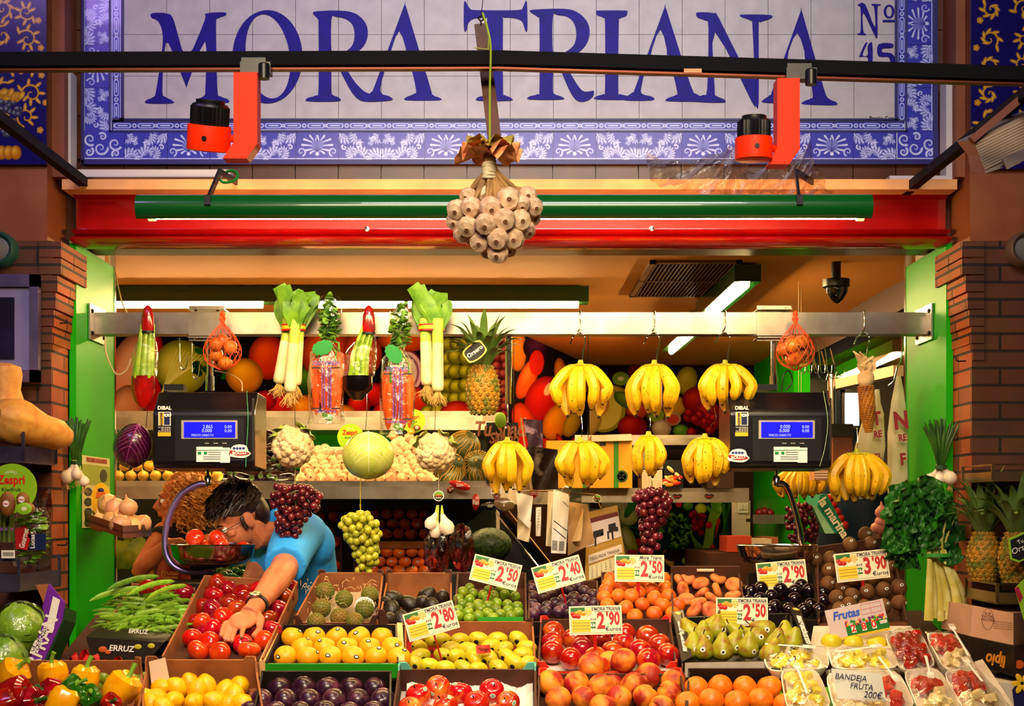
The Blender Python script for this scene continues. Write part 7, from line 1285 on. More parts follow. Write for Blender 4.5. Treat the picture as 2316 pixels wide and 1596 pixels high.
# dome camera, vent
t = thing('dome_camera', 'black dome camera under the ceiling', 'camera', P(1890, 684, 5.9)); c = P(1891, 632, 5.9); b = MB(); b.lathe([(.056, .0), (.055, -.03), (.045, -.036)], 28, c); b.build('base', black, t, ang=40); b = MB(); b.lathe([(.045, -.03), (.042, -.055), (.024, -.085), (.008, -.098), (0, -.1)], 28, c+V((.004, 0, 0))); b.build('dome', M('smoked_dome', '0c0806', .1, coat=.6), t); b = MB(); b.tube([c, V((c.x, c.y, ZC))], .02, 12); b.build('neck', black, t)
bpy.data.objects.remove(bpy.data.objects['ceiling_vent']); t = thing('ceiling_vent', 'dark slotted air vent in the ceiling', 'vent', (.88, 6.35, ZC)); b = MB(); vx0, vx1, vy0, vy1 = .62, 1.0, 5.85, 6.8
for r in ((vx0, vx1, vy0, vy0+.03), (vx0, vx1, vy1-.03, vy1), (vx0, vx0+.025, vy0, vy1), (vx1-.025, vx1, vy0, vy1)): b.box(((r[0]+r[1])/2, (r[2]+r[3])/2, ZC-.006), (r[1]-r[0], r[3]-r[2], .012))
b.build('frame', M('vent_frame', '6a4420', .5), t, smooth=False); b = MB()
for k in range(20): b.box((vx0+.03+k*.017, (vy0+vy1)/2, ZC-.008), (.006, vy1-vy0-.04, .01))
b.box(((vx0+vx1)/2, (vy0+vy1)/2, ZC-.008), (vx1-vx0, .02, .012)); b.build('slats', M('vent_slat', '4a2c14', .5), t, smooth=False); b = MB(); b.box(((vx0+vx1)/2, (vy0+vy1)/2, ZC-.001), (vx1-vx0-.02, vy1-vy0-.02, .003)); b.build('backing', M('vent_dark', '080402', .8), t, smooth=False)
# clear plastic caught over the red beam
t = thing('plastic_film', 'loose clear plastic film caught over the lamp hood bracket', 'plastic film', P(1660, 440, 4.7)); random.seed(2); b = MB(); pts = [(1462, 345), (1540, 372), (1640, 340), (1660, 330), (1700, 385), (1800, 360), (1832, 322), (1850, 380), (1880, 436)]
L = [P(x, y, 4.72+U(-.03, .03)) for x, y in pts]; Rr = [P(x, y, 4.7+U(-.03, .03)) for x, y in ((1470, 410), (1520, 425), (1600, 436), (1660, 440), (1700, 440), (1760, 438), (1800, 440), (1830, 438), (1885, 440))]; n = len(L)
b.grid(lambda u, v: (lambda i, q: L[i].lerp(L[i+1], q).lerp(Rr[i].lerp(Rr[i+1], q), v)+V((0, .02*math.sin(u*40+v*6), .006*math.sin(u*70))))(min(int(u*(n-1)), n-2), u*(n-1)-min(int(u*(n-1)), n-2)), 64, 10); b.build('film', film('beam_film', 'f0d8c0', .04), t, ang=60)
# ---------------- chard
random.seed(14); t = thing('chard_bunch', 'large bunch of chard hanging leaves up on the right pilaster', 'chard', P(2100, 1240, 4.82)); Y = 4.84; stm = M('chard_stem', 'c8b850', .4, nz=(20, 'e0d890', .45, .7)); stk = [(2100, 1403, .016), (2118, 1398, .013), (2135, 1380, .016), (2150, 1400, .02), (2168, 1395, .018), (2185, 1388, .012), (2128, 1404, .012), (2160, 1372, .014)]
for i, (x, y, w_) in enumerate(stk):
    yo = U(-.03, .03); b = MB(); top = P(2112+(x-2130)*.45, 1250-U(0, 30), Y+yo*.4); b.tube(curve([P(x, y, Y+yo), P(x-4-(x-2140)*.15, 1330, Y+yo), top, P(2095+(x-2130)*1.2, 1150+U(-30, 30), Y+yo)], 3), [w_, w_*.95, w_*.9, w_*.8, w_*.7, w_*.5, w_*.4, w_*.3, w_*.2, .002], 8, flat=.45, up=(0, 1, 0)); b.build('stem', stm, t)
b = MB()
for i in range(34):
    x = 2090+U(-70, 60); y = U(1115, 1270); r = U(.035, .075)*(1 if y < 1230 else .6); c = P(x*.9+209+U(-8, 8), y, Y+U(-.05, .05)); d = V((U(-1, .8), U(-1, -.3), U(-.6, .8))).normalized(); R = frame(d); ph = U(0, 6)
    b.grid(lambda u, v: c+R @ V(((u-.5)*2*r*(1-.3*v), (v-.4)*2*r*1.1*(1-.25*(u*2-1)**2), .018*math.sin(u*15+ph)*math.sin(v*13)+.02*(u*2-1)**2)), 12, 12)
b.build('leaves', M('chard_leaf', '1a5410', .4, nz=(16, '2c701c', .4, .65), bump=(60, .9)), t, ang=80)
b = MB(); b.lathe([(.05, -.006), (.05, .006)], 20, P(2118, 1255, Y), sy=.7); b.build('tie', M('tie_green2', '3c9a30', .5), t)
# ================================================================ stepped counter and the crates on it
b = MB(); xa, xb = -1.44, 1.52
pr = [(3.86, 0), (3.86, .78), (4.29, .915), (4.3, .95), (4.67, 1.05), (4.68, 1.075), (5.12, 1.19), (5.12, 0)]
b.prism([V((xa, y, z)) for y, z in pr], (xb-xa, 0, 0)); tag(b.build('display_counter', cardd, smooth=False), 'dark stepped counter carrying all the fruit crates', 'counter')
cc = lambda l, ox, oy, s: [(ox+q[0]/s, oy+q[1]/s, *q[2:]) for q in l]
c1 = lambda l: cc(l, 0, 1050, 2.922); c2 = lambda l: cc(l, 350, 1050, 2.922); c3 = lambda l: cc(l, 650, 1050, 2.922); c4 = lambda l: cc(l, 1000, 1100, 3.2175); c5 = lambda l: cc(l, 1350, 1050, 2.922); c6 = lambda l: cc(l, 1750, 1100, 3.217); c7 = lambda l: cc(l, 1950, 1050, 2.922)
A, B2, B3 = 3.95, 4.33, 4.7; A2, B_2, B_3 = 4.3, 4.68, 5.06
redc = M('red_carton_wall', 'd02810', .5); tealc = M('teal_carton_wall', '58b0a0', .5); grc = M('green_carton_wall', '1c8a10', .5)
def q4(x0, x1, x2, x3, yf, yb, Ya, Yb): return (x0, yf, Ya), (x1, yf, Ya), (x2, yb, Yb), (x3, yb, Yb)
any_ = lambda q, i: Euler((U(-.9, .9), U(-.9, .9), U(0, 6.28)))
up_ = lambda q, i: Euler((U(-.5, .15), U(-.35, .35), U(-.6, .6)))
# --- tomatoes
TT = Tray('fruit_crate', 'long cardboard crate of tomatoes the man is reaching into', (366, 1488, 4.33), (596, 1492, 4.33), (462, 1306, 4.98), (674, 1320, 4.98), .055, card, up=(-.01, .008, .01), liner=cardd)  # dark floor colour stands in for shade in the gaps between tomatoes
tm = roundfruit('tomato', tomm, .035, .84, .1, 5, lab='t', cat='tomato', n=26, lobek=.012)
tf = c2([(310, 1040), (375, 1083), (455, 1010), (268, 1150), (290, 1228), (375, 1165), (430, 1245), (455, 1150), (560, 1100), (690, 1165), (610, 1180)])
poslist(tf, TT, tm, .02, 'bright red tomato near the front of the crate around the hand', 'bright tomatoes in the long crate', any_)
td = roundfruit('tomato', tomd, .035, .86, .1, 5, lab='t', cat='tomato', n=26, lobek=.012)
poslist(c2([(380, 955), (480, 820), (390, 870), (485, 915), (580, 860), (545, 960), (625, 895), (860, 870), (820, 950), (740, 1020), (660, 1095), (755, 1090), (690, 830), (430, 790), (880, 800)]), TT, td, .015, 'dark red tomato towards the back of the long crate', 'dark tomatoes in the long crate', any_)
ts = roundfruit('beef_tomato', M('beef_tomato_skin', 'e03c0c', .2, nz=(5, 'f07020', .5, .75), coat=.4), .037, .72, .2, 7, lab='large ribbed tomato with green stalk at the front of the long crate', cat='tomato', calyx=True, n=42, lobek=.06); ts.put(TT.at(*c2([(622, 1226)])[0], .0), Euler((-.25, .1, .3)))
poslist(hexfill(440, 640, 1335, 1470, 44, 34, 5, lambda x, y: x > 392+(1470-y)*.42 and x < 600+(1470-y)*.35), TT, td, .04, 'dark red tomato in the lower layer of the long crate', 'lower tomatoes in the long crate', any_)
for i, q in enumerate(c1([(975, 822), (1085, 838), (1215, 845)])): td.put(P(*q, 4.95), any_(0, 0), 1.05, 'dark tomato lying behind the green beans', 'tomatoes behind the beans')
for i, (x, y, yo) in enumerate(((441, 1214, 0), (492, 1216, .01), (500, 1232, -.05), (549, 1238, 0), (466, 1236, .04))): tm.put(P(x, y+2, 5.12+yo), any_(0, 0), .98 if y < 1220 else .85, 'tomato in the pan of the scale showing 2.865', 'tomatoes in the scale pan')
# --- beans
Tray('bean_crate', 'black printed crate heaped with flat green beans', (228, 1436, 4.62), (400, 1446, 4.62), (298, 1330, 5.0), (442, 1340, 5.0), .06, blackc, card, up=(-.006, .01, .02))
random.seed(44); bb = MB(); bb.tube(curve([(-.085, 0, 0), (-.04, .004, .006), (.02, 0, .008), (.07, -.004, 0), (.088, -.003, -.004)], 3), [.001, .004, .0075, .0085, .0088, .0088, .0088, .0085, .008, .007, .005, .002, .001], 6, flat=.28, up=(0, 1, 0)); bpo = Proto(tag(bb.build('green_bean', M('bean_green', '8cb430', .45, nz=(60, '649c20', .4, .7), var=.35)), '', 'bean'))
for i in range(240):
    u, v = U(), U(); x = 240+u*165+v*36*(1-u*.3); y = 1432-v*90; h = (1-abs(u-.5)*1.2)*.035; s = .55+.35*U()
    p = P(x, y, 4.62+.36*v)+V((0, 0, h*U(.2, 1)-.01)); bpo.put(p, Euler((U(-.5, .5)+.3, U(-.35, .35), U(-.5, 1.2) if i % 3 else U(1, 2))), s, 'flat green bean in the heap inside the black crate', 'heap of flat green beans')
for i, (x, y) in enumerate(((262, 1356), (300, 1330), (340, 1342), (375, 1352))): bpo.put(P(x, y, 4.75)+V((0, 0, .02)), Euler((.1, -.25, .35+.2*i)), 1.05, 'long flat bean poking out at the top of the heap', 'long beans on top of the heap')
t = thing('printed_carton', 'black carton lettered ERRUZ below the bean crate', 'carton', P(270, 1520, 4.55)); b = MB(); f_ = lambda x, y, e=0: P(x, y, 4.5-e); b.prism([f_(195, 1440), f_(372, 1452), f_(330, 1500), f_(208, 1492)][::-1], (0, .12, .02)); b.build('front', blackc, t, smooth=False)
b = MB()
for s, x, y, h in (('ERRUZ', 274, 1472, .026), ('ERRUZ', 312, 1432, .02)): b.text(s, f_(x, y, .004), (1, 0, -.06), (-.1, 0, 1), h, 0, bold=.02, shear=.3)
for x, y, r, m in ((232, 1468, .014, 1), (244, 1474, .01, 1), (312, 1462, .012, 2), (342, 1460, .012, 2)): b.ball(f_(x, y, .003), (r, .002, r*.7), 10, 5, m=m)
b.build('print', [whitep, M('print_orange2', 'c85818', .5), M('print_lime', 'b8b020', .5)], t, smooth=False)
# --- peppers
TP = Tray('pepper_crate', 'cardboard crate of mixed peppers at the lower frame corner', (-60, 1660, A), (330, 1660, A), (10, 1512, A2), (322, 1512, A2), .06, card, up=(0, 0, .03), corner=.03)
def pepper(name, m, st, elong=1):
    t = thing(name, 'p', 'pepper'); b = MB(); r = .043; b.lathe([(0, -r*.75*elong), (r*.3, -r*.95*elong), (r*.62, -r*.98*elong), (r*.92, -r*.5*elong), (r, r*.2), (r*.92, r*.72), (r*.6, r*.95), (r*.25, r*.82), (0, r*.72)], 40, fn=lambda a, u, rr, z: (rr*(1+.075*math.cos(a*4)+.02*math.cos(a*3)), z+.005*math.cos(a*4)*(1-rr/r))); b.build('flesh', m, t, world=False)
    b = MB(); b.tube(curve([(0, 0, r*.74), (.002, 0, r*1.1), (.008, 0, r*1.45), (.012, 0, r*1.6)], 3), [.011, .008, .0065, .006, .006, .006, .0065, .007, .0075, .008], 8); b.build('stalk', st, t, world=False); return Proto(t)
stk_ = M('pepper_stalk', '6a9a20', .5); pyel = pepper('yellow_pepper', M('pepper_yellow', 'f0a808', .15, nz=(6, 'e89008', .5, .75), coat=.5, var=.06), stk_); pred = pepper('red_pepper', M('pepper_red', '9a0808', .14, nz=(4, '6a0606', .45, .7), coat=.6, var=.15), M('dark_stalk', '2c5a10', .5), 1.9); pgr = pepper('green_pepper', M('pepper_green', '1c5a08', .15, coat=.5), stk_)
for i, (x, y, s, rot) in enumerate(((80, 1395, 1.1, (.3, .7, 0)), (350, 1395, 1.0, (.1, -.1, 0)), (560, 1430, 1.05, (.1, .1, 1)), (800, 1480, 1.15, (.5, -.3, 2)), (410, 1580, 1.1, (.2, .5, 1)))): q = c1([(x, y)])[0]; pyel.put(P(*q, 4.2-(q[1]-1520)*.002), Euler(rot), s, ('yellow pepper at the frame edge behind the red peppers', 'yellow pepper with upright stalk beside the purple carton', 'yellow pepper directly before the red tissue paper', 'largest yellow pepper beside the lemons', 'frontmost yellow pepper at the bottom edge')[i])
for i, (x, y, s, rot) in enumerate(((100, 1520, 1.15, (1.2, .2, 1.2)), (200, 1575, 1.0, (1.3, 0, .9)), (345, 1510, .95, (1.2, .3, -1.0)), (730, 1580, .7, (1.2, 0, .4)), (20, 1590, 1, (1.2, 0, 1.8)))): q = c1([(x, y)])[0]; pred.put(P(*q, 4.12-(q[1]-1560)*.002), Euler(rot), s, ('large dark red pepper at the frame edge', 'dark red pepper under the frontmost yellow one', 'dark red pepper between the first two yellow peppers', 'small red pepper in front of the largest yellow one', 'dark red pepper in the very corner')[i])
for i, (x, y) in enumerate(((595, 1545), (470, 1480))): q = c1([(x, y)])[0]; pgr.put(P(*q, 4.1), Euler((1, .2, i)), .85, ('green pepper before the largest yellow pepper', 'green pepper half hidden between yellow ones')[i])
ga = roundfruit('green_apple', M('apple_green', '8aa01c', .3, nz=(6, '6a8414', .4, .7)), .028, .9, .2, 0, stem=blackp, lab='g', cat='apple')
for i, q in enumerate(c1([(690, 1405), (880, 1412), (640, 1460), (935, 1420)])): ga.put(P(*q, 4.32), up_(0, 0), 1, 'green apple behind the yellow peppers', 'green apples behind the peppers')
b = MB(); random.seed(2)
for (x0, x1, y) in ((160, 225, 1492), (222, 316, 1508)): b.grid(lambda u, v: P(x0+(x1-x0)*u, y-6+v*18+6*math.sin(u*9+v*4), 4.36)+V((0, .03*math.sin(u*13+v*5), .02*math.sin(u*17))), 18, 6)
tag(b.build('red_tissue', M('red_tissue', 'c01418', .5)), 'crumpled red tissue paper behind the yellow peppers', 'tissue')
# --- lemons
TL = Tray('lemon_crate', 'brown cardboard crate of lemons', *q4(296, 606, 332, 580, 1665, 1500, A, A2), .085, card, up=(0, .0, .015), corner=.05)
b = MB(); b.ball((0, 0, 0), (.031, .031, .037), 20, 14, fn=lambda d, a, u: 1+.16*max(0, abs(d.z)-.86)/.14*.6); lem = Proto(tag(b.build('lemon', M('lemon_peel', 'f0b408', .35, nz=(60, 'e8a404', .45, .6), bump=(200, .3), var=.06)), '', 'lemon'))
poslist(c2([(40, 1475), (150, 1475), (235, 1450), (285, 1500), (465, 1500), (560, 1460), (15, 1550), (130, 1560), (265, 1575), (400, 1570), (525, 1540), (590, 1590), (-60, 1560), (-20, 1590), (340, 1470), (480, 1600), (60, 1610)]), TL, lem, .055, 'lemon in the brown cardboard crate', 'lemons in the cardboard crate', any_)
t, f = sheet('price_card', 'blank price card on a fold standing in the lemon crate corner', 'card', [(336, 1496), (374, 1486), (384, 1540), (344, 1558)], 4.27, M('old_card', 'd8c0a0', .6), curlv=.002)
# --- yellow peaches
TY = Tray('peach_crate', 'crate of yellow peaches with pale wooden sides and a green front', *q4(600, 902, 640, 898, 1500, 1414, B2, B_2), .05, grc, blackc, up=(.0, .006, .004), colors={'side_wall': wood, 'back_wall': wood}); 
b = MB(); b.prism([TY.fl-TY.n*.045, TY.fr-TY.n*.045, TY.fr+TY.n*.0, TY.fl+TY.n*.0], (TY.fl-TY.bl).normalized()*.004); b.build('front_rail', grc, TY.t, smooth=False)
for p, q in ((TY.fl, TY.bl), (TY.fr, TY.br)): b = MB(); b.prism([p-TY.n*.05, q-TY.n*.05, q+TY.n*.01, p+TY.n*.01], (1 if p is TY.fr else -1)*V((.018, 0, 0))); b.build('wooden_side', wood, TY.t, smooth=False)
yp = roundfruit('yellow_peach', M('yellow_peach_skin', 'f8a408', .4, nz=(5, 'f09408', .5, .8), var=.06), .0365, .95, .1, 0, lab='y', cat='peach', cleft=.05, sticker=(blackp, whitep), n=28)
poslist([(x, 1441) for x in (661, 711, 761, 812, 864)]+[(x, 1466, .006) for x in (684, 735, 786, 838, 880)]+[(x, 1484, .0) for x in (655, 707, 760, 808, 838, 878)], TY, yp, .008, 'yellow peach with a dark sticker in the green fronted crate', 'yellow peaches in the wooden crate', lambda q, i: Euler((U(-.5, .2), U(-.5, .5), U(-1.4, 1.0))), .04)
# --- mangoes
TM = Tray('mango_crate', 'dark cardboard crate of small yellow green mangoes', *q4(915, 1214, 915, 1206, 1522, 1412, B2, B_2), .055, cardd, card, up=(-.01, .006, .012), liner=M('red_liner', 'a01018', .5), corner=.03)
b = MB(); b.ball((0, 0, 0), (.026, .024, .037), 20, 14, fn=lambda d, a, u: 1+.1*d.x*d.z-.1*max(0, d.z)); t = thing('mango', 'm', 'mango'); b.build('flesh', M('mango_skin', 'b0a814', .35, nz=(6, 'd8b818', .4, .7), var=.15), t, world=False); b = MB(); b.tube([(0, 0, .031), (.001, 0, .037)], .003, 6); b.build('stalk_end', blackp, t, world=False); b = MB(); b.lathe([(.007, 0), (0, .0012)], 12, (.0, -.0245, .004), frame((0, -1, .1)), 0, sy=1.2); b.build('sticker', blackp, t, world=False); mg = Proto(t)
poslist(c4([(130, 1120), (265, 1110), (410, 1110), (555, 1115), (70, 1180), (180, 1190), (350, 1165), (450, 1180), (620, 1170), (15, 1230), (110, 1240), (230, 1250), (340, 1245), (470, 1235), (590, 1225), (30, 1320), (150, 1320), (270, 1330), (410, 1320), (530, 1285), (630, 1285)])+c3([(870, 1210), (880, 1265), (850, 1320), (940, 1330), (1020, 1160), (950, 1160)]), TM, mg, .012, 'small yellow green mango with a dark sticker', 'mangoes in the dark crate', lambda q, i: Euler((U(-.3, .3), U(1.0, 1.9)*random.choice((-1, 1)), U(-1.0, 1.0))))
t, f = sheet('name_card', 'small red handwritten card lying on the mangoes', 'card', [(1076, 1460), (1108, 1457), (1110, 1476), (1078, 1478)], 4.42, M('red_card', 'd83828', .5), curlv=.002); b = MB(); b.text('Mango', P(1093, 1470, 4.415), (1, 0, .03), (0, 0, 1), .013, shear=.2); b.build('writing', blackp, t, smooth=False)
# --- nectarines
TN = Tray('nectarine_crate', 'red carton of nectarines behind the 2.90 price sign', *q4(1216, 1532, 1222, 1516, 1510, 1404, B2, B_2), .055, redc, cardd, up=(-.012, .008, .008), liner=paper, corner=.035, colors={'back_wall': blackc})
necm = M('nectarine_skin', '9c0c08', .2, nz=(3, 'e0601c', .5, .72), coat=.4, var=.25); nc = roundfruit('nectarine', necm, .039, .95, .1, 0, lab='n', cat='nectarine', cleft=.05, n=28)
poslist(c4([(810, 1060), (945, 1115), (820, 1200), (1035, 1185), (945, 1245), (1140, 1115), (1230, 1185), (1160, 1250), (870, 1130)])+c5([(180, 1140), (90, 1210), (330, 1145), (240, 1215), (400, 1205), (435, 1245), (310, 1280), (190, 1280), (20, 1160), (30, 1290)]), TN, nc, .015, 'glossy red nectarine in the red carton', 'nectarines in the red carton', any_)
# --- peaches
TC = Tray('peach_carton', 'red carton of large blushed peaches at the bottom edge', *q4(1212, 1570, 1218, 1540, 1670, 1522, A, A2), .06, redc, cardd, up=(0, .008, .0), corner=.035)
pea = roundfruit('peach', M('peach_skin', 'f08c20', .55, nz=(2.6, 'a01c0c', .42, .6), var=.15, bump=(150, .1)), .040, .94, .12, 0, lab='p', cat='peach', cleft=.08, n=30)
poslist(c4([(810, 1430), (990, 1445), (870, 1545), (1095, 1545), (1095, 1310, .02), (1210, 1430), (1250, 1290, .01)])+c5([(125, 1320, .015), (65, 1450), (215, 1440), (355, 1410), (150, 1540), (310, 1545), (470, 1510), (470, 1420), (-10, 1560), (410, 1600)]), TC, pea, .02, 'large blushed peach in the red carton at the bottom edge', 'blushed peaches in the red carton', any_)
# --- pears
TE = Tray('pear_crate', 'crate of green pears between two black printed panels', (1545, 1494, B2), (1800, 1490, B2), (1534, 1398, B_2), (1790, 1388, B_2), .055, cardw, blackc, up=(-.006, .0, .004))
for x, pts, al in ((0, [(1520, 1384, 4.67), (1545, 1378, 4.7), (1566, 1484, 4.34), (1542, 1496, 4.32)], 1), (1, [(1784, 1366, 4.7), (1812, 1378, 4.67), (1838, 1470, 4.36), (1828, 1468, 4.34)], -1)):
    t = thing('printed_board', 'black panel lettered Peras de Rincón de Soto, '+('beside the red carton' if x == 0 else 'beside the dark plums'), 'panel', P(*pts[3])); W = [P(*p) for p in pts]; b = MB(); n = (W[1]-W[0]).cross(W[3]-W[0]).normalized(); n = n if n.y < 0 else -n; b.prism(W[::-1], -n*.006); b.build('board', blackc, t, smooth=False)
    dn_ = ((W[3]+W[2])-(W[0]+W[1])).normalized(); b = MB(); 
    yy_ = n.cross(-dn_ if x == 0 else dn_); b.text('PERAS DE RINCÓN DE SOTO', (W[0]+W[1]+W[2]+W[3])/4+n*.002-yy_*.007+dn_*.02, -dn_ if x == 0 else dn_, yy_, .021, 0, bold=.03, sx=.84); b.build('lettering', whitep, t, smooth=False); b = MB(); c = (W[0]+W[1])/2+dn_*.022+n*.001; b.lathe([(.012, 0), (.0, .001)], 20, c, frame(n), 1); b.lathe([(.007, .001), (0, .002)], 20, c, frame(n), 2); b.build('seal', [whitep, M('seal_gold', 'd8981c', .5), M('seal_cream', 'e8d080', .5)], t, smooth=False)
b = MB(); b.lathe([(0, -.033), (.018, -.032), (.031, -.02), (.034, -.004), (.029, .014), (.018, .032), (.012, .044), (.007, .050), (0, .051)], 28); t = thing('pear', 'p', 'pear'); b.build('flesh', M('pear_skin', '9c9c18', .4, nz=(5, '8a5c14', .46, .66), var=.14), t, world=False)
b = MB(); b.tube(curve([(0, 0, .048), (.002, 0, .058), (.006, 0, .066)], 3), [.002]*7, 6); b.build('stalk', M('pear_stalk', '3a2410', .7), t, world=False); b = MB(); b.lathe([(.008, 0), (0, .001)], 14, (.006, -.0328, -.006), frame((.2, -1, -.05)), 0); b.lathe([(.004, .001), (0, .0016)], 10, (.006, -.0328, -.006), frame((.2, -1, -.05)), 1); b.build('sticker', [whitep, blackp], t, world=False); pr_ = Proto(t)
for i, (x, y, a) in enumerate(((795, 1090, .2), (700, 1140, .1), (705, 1225, -.1), (830, 1220, 0), (905, 1190, .3), (1000, 1210, .1), (1060, 1145, -1.0), (1110, 1095, -1.2), (1245, 1140, 0), (1185, 1190, .2), (620, 1110, -.5), (745, 1080, .5), (1290, 1180, .3), (940, 1120, -.8), (1150, 1250, .4), (640, 1210, 0))): 
    q = c5([(x, y)])[0]; pr_.put(TE.at(*q, .0), Euler((U(-.3, .1), a, U(-.4, .4))), U(.95, 1.08), 'russet pear in the crate of pears' if x == 905 else 'green pear in the crate between the black panels', 'green pears in the black and white crate')
# --- oranges
TO = Tray('orange_crate', 'black crate of oranges at the bottom edge beside the fruit trays', *q4(1548, 1800, 1556, 1770, 1670, 1518, A, A2), .06, blackc, up=(0, .006, .012))
og = roundfruit('orange', M('orange_peel', 'f07c10', .38, nz=(60, 'e46c08', .45, .6), bump=(160, .3), var=.06), .038, .97, .08, 0, lab='o', cat='orange', n=28)
poslist(c5([(660, 1480), (810, 1470), (980, 1475), (1140, 1475), (745, 1565), (915, 1575), (1090, 1560), (1235, 1590), (620, 1580)]), TO, og, .02, 'large orange in the black crate at the bottom edge', 'oranges in the black crate', any_, .03)
# --- red apples
TA = Tray('apple_crate', 'teal carton of red apples on white paper at the bottom edge', *q4(880, 1216, 902, 1212, 1670, 1512, A, A2), .075, tealc, cardd, up=(0, .012, .0), liner=paper, corner=.04)
ap = roundfruit('red_apple', M('red_apple_skin', 'b81c0c', .2, nz=(3, 'e89030', .52, .74), coat=.4, var=.15), .038, .92, .22, 0, stem=blackp, lab='a', cat='apple', sticker=(M('apple_sticker', 'a8c8b0', .4), M('apple_sticker2', '7aa890', .4)), n=28)
poslist([(948, 1574), (987, 1556), (1040, 1568), (1112, 1562), (930, 1600), (1006, 1598), (1078, 1590), (1149, 1588), (970, 1620), (1045, 1625), (1120, 1622)], TA, ap, .03, 'red apple on white paper in the teal carton', 'red apples in the teal carton', lambda q, i: Euler((U(-.6, .6), U(-.6, .6), U(-1.2, 1.2))))
b = MB(); random.seed(6); b.grid(lambda u, v: TA.at(920+u*285, 1545+v*70, .052)+V((0, 0, .014*math.sin(u*23+v*9)*math.sin(v*11+u*5))), 24, 14); b.build('tissue', paper, TA.t, ang=20)
# --- plums
TU = Tray('plum_crate', 'black crate of large purple plums at the bottom edge', *q4(560, 884, 592, 886, 1670, 1524, A, A2), .07, blackc, up=(0, .01, .012))
plm = roundfruit('plum', M('plum_skin', '2c0c24', .3, nz=(4, '6a3048', .5, .75), var=.25, coat=.2), .037, .95, .08, 0, lab='p', cat='plum', cleft=.05, n=26)
poslist([(x, 1556) for x in (636, 688, 740, 791, 847)]+[(x, 1584) for x in (598, 650, 702, 755, 806, 860)]+[(x, 1612) for x in (580, 628, 678, 730, 782, 835)], TU, plm, .028, 'large purple plum in the black crate', 'large plums in the black crate', any_)
# --- back row
T3 = lambda nm, lab, x0, x1, x2, x3, yf, yb, **k: Tray(nm, lab, *q4(x0, x1, x2, x3, yf, yb, B3, B_3), **k)
TH = T3('cherimoya_crate', 'crate of cherimoyas in straw with a grey moulded liner', 664, 856, 722, 868, 1408, 1302, depth=.06, mo=cardd, mi=card, up=(0, .012, .014), liner=M('foam_liner', 'a89478', .6), corner=.03)
chm = M('cherimoya_skin', '5c6418', .6, nz=(18, '7a5a1c', .45, .7), bump=(30, .8)); b = MB()
b.ball((0, 0, 0), .030, 16, 12)
for i in range(90): z = 1-2*(i+.5)/90; a = i*2.39996; q = V((math.sqrt(1-z*z)*math.cos(a), math.sqrt(1-z*z)*math.sin(a), z)); b.lathe([(.0062, 0), (.005, .0014), (0, .0016)], 6, q*.0298, frame(q))
ch = Proto(tag(b.build('cherimoya', chm), '', 'cherimoya')); chl = lambda i, q: 'cherimoya in the straw lined crate' if i != 3 else 'cherimoya wearing a white foam net'
poslist(c3([(250, 840), (375, 890), (225, 950), (510, 955), (345, 1010), (190, 1040), (445, 1035), (545, 860)]), TH, ch, .0, chl, 'cherimoyas in the crate', any_)
p = TH.at(*c3([(510, 940)])[0], -.002); b = MB()
for i in range(16):
    for s in (-1, 1): b.tube([p+V((math.cos(i*.3927+s*k*.2)*.033*math.sin(.25+k*.24), math.sin(i*.3927+s*k*.2)*.033*math.sin(.25+k*.24), .033*math.cos(.25+k*.24))) for k in range(7)], .0012, 4)
tag(b.build('foam_net', whitep), 'white foam net sleeve over one cherimoya', 'net'); b = MB(); random.seed(8)
for i in range(70): q = TH.at(680+U(0, 170), 1395-U(0, 70), .02)+V((0, 0, U(0, .03))); d = V((U(-1, 1), U(-.6, .6), U(-.3, .8)))*.03; b.tube(curve([q, q+d*.5+V((0, 0, .008)), q+d], 3), .0008, 4)
tag(b.build('packing_straw', M('straw', 'd8b878', .7), kind='stuff'), 'pale packing straw around the cherimoyas', 'straw', kind='stuff')
TV = T3('avocado_crate', 'dark cardboard crate of avocados with a tall back', 856, 1022, 874, 1022, 1412, 1318, depth=.06, mo=cardd, mi=card, up=(0, .012, .04), corner=.035)
b = MB(); b.lathe([(0, -.036), (.018, -.034), (.029, -.018), (.031, 0), (.025, .02), (.014, .036), (0, .042)], 20); av = Proto(tag(b.build('avocado', M('avocado_skin', '1c100c', .4, nz=(10, '2c3410', .55, .75), bump=(120, .4), var=.3)), '', 'avocado'))
poslist(c3([(705, 890), (690, 975), (810, 925), (920, 875), (1020, 890), (885, 925), (680, 1040), (760, 1040), (640, 930), (860, 1010), (960, 950)]), TV, av, .015, 'dark avocado in the tall backed crate', 'avocados in the crate', any_)
TLi = T3('lime_crate', 'black crate of limes behind the mangoes', 1026, 1192, 1034, 1190, 1408, 1300, depth=.05, mo=blackc, mi=cardd, up=(0, .01, .01)); 
li = roundfruit('lime', M('lime_skin', '5c7c10', .3, nz=(6, '8a9c1c', .45, .7), var=.3), .0195, 1.0, 0, 0, lab='l', cat='lime', n=16)
poslist(c4([(200, 825), (145, 860), (210, 885), (265, 860), (120, 905), (275, 895), (330, 830), (335, 870), (405, 850), (475, 860), (395, 900), (480, 905), (330, 925), (185, 920), (260, 945), (425, 935), (500, 945), (370, 960), (115, 945), (200, 965), (540, 875), (550, 920), (160, 770), (230, 780), (290, 790), (380, 795), (450, 790), (530, 800), (120, 820), (200, 740), (340, 760), (430, 750), (500, 755)]), TLi, li, .005, 'green lime in the black crate', 'limes in the black crate', any_)
b = MB(); b.prism([TLi.fl+V((.08, -.01, .004)), TLi.fl+V((.23, -.01, .004)), TLi.fl+V((.23, -.01, .02)), TLi.fl+V((.08, -.01, .02))][::-1], (0, .006, 0)); b.build('green_tab', grc, TLi.t, smooth=False)
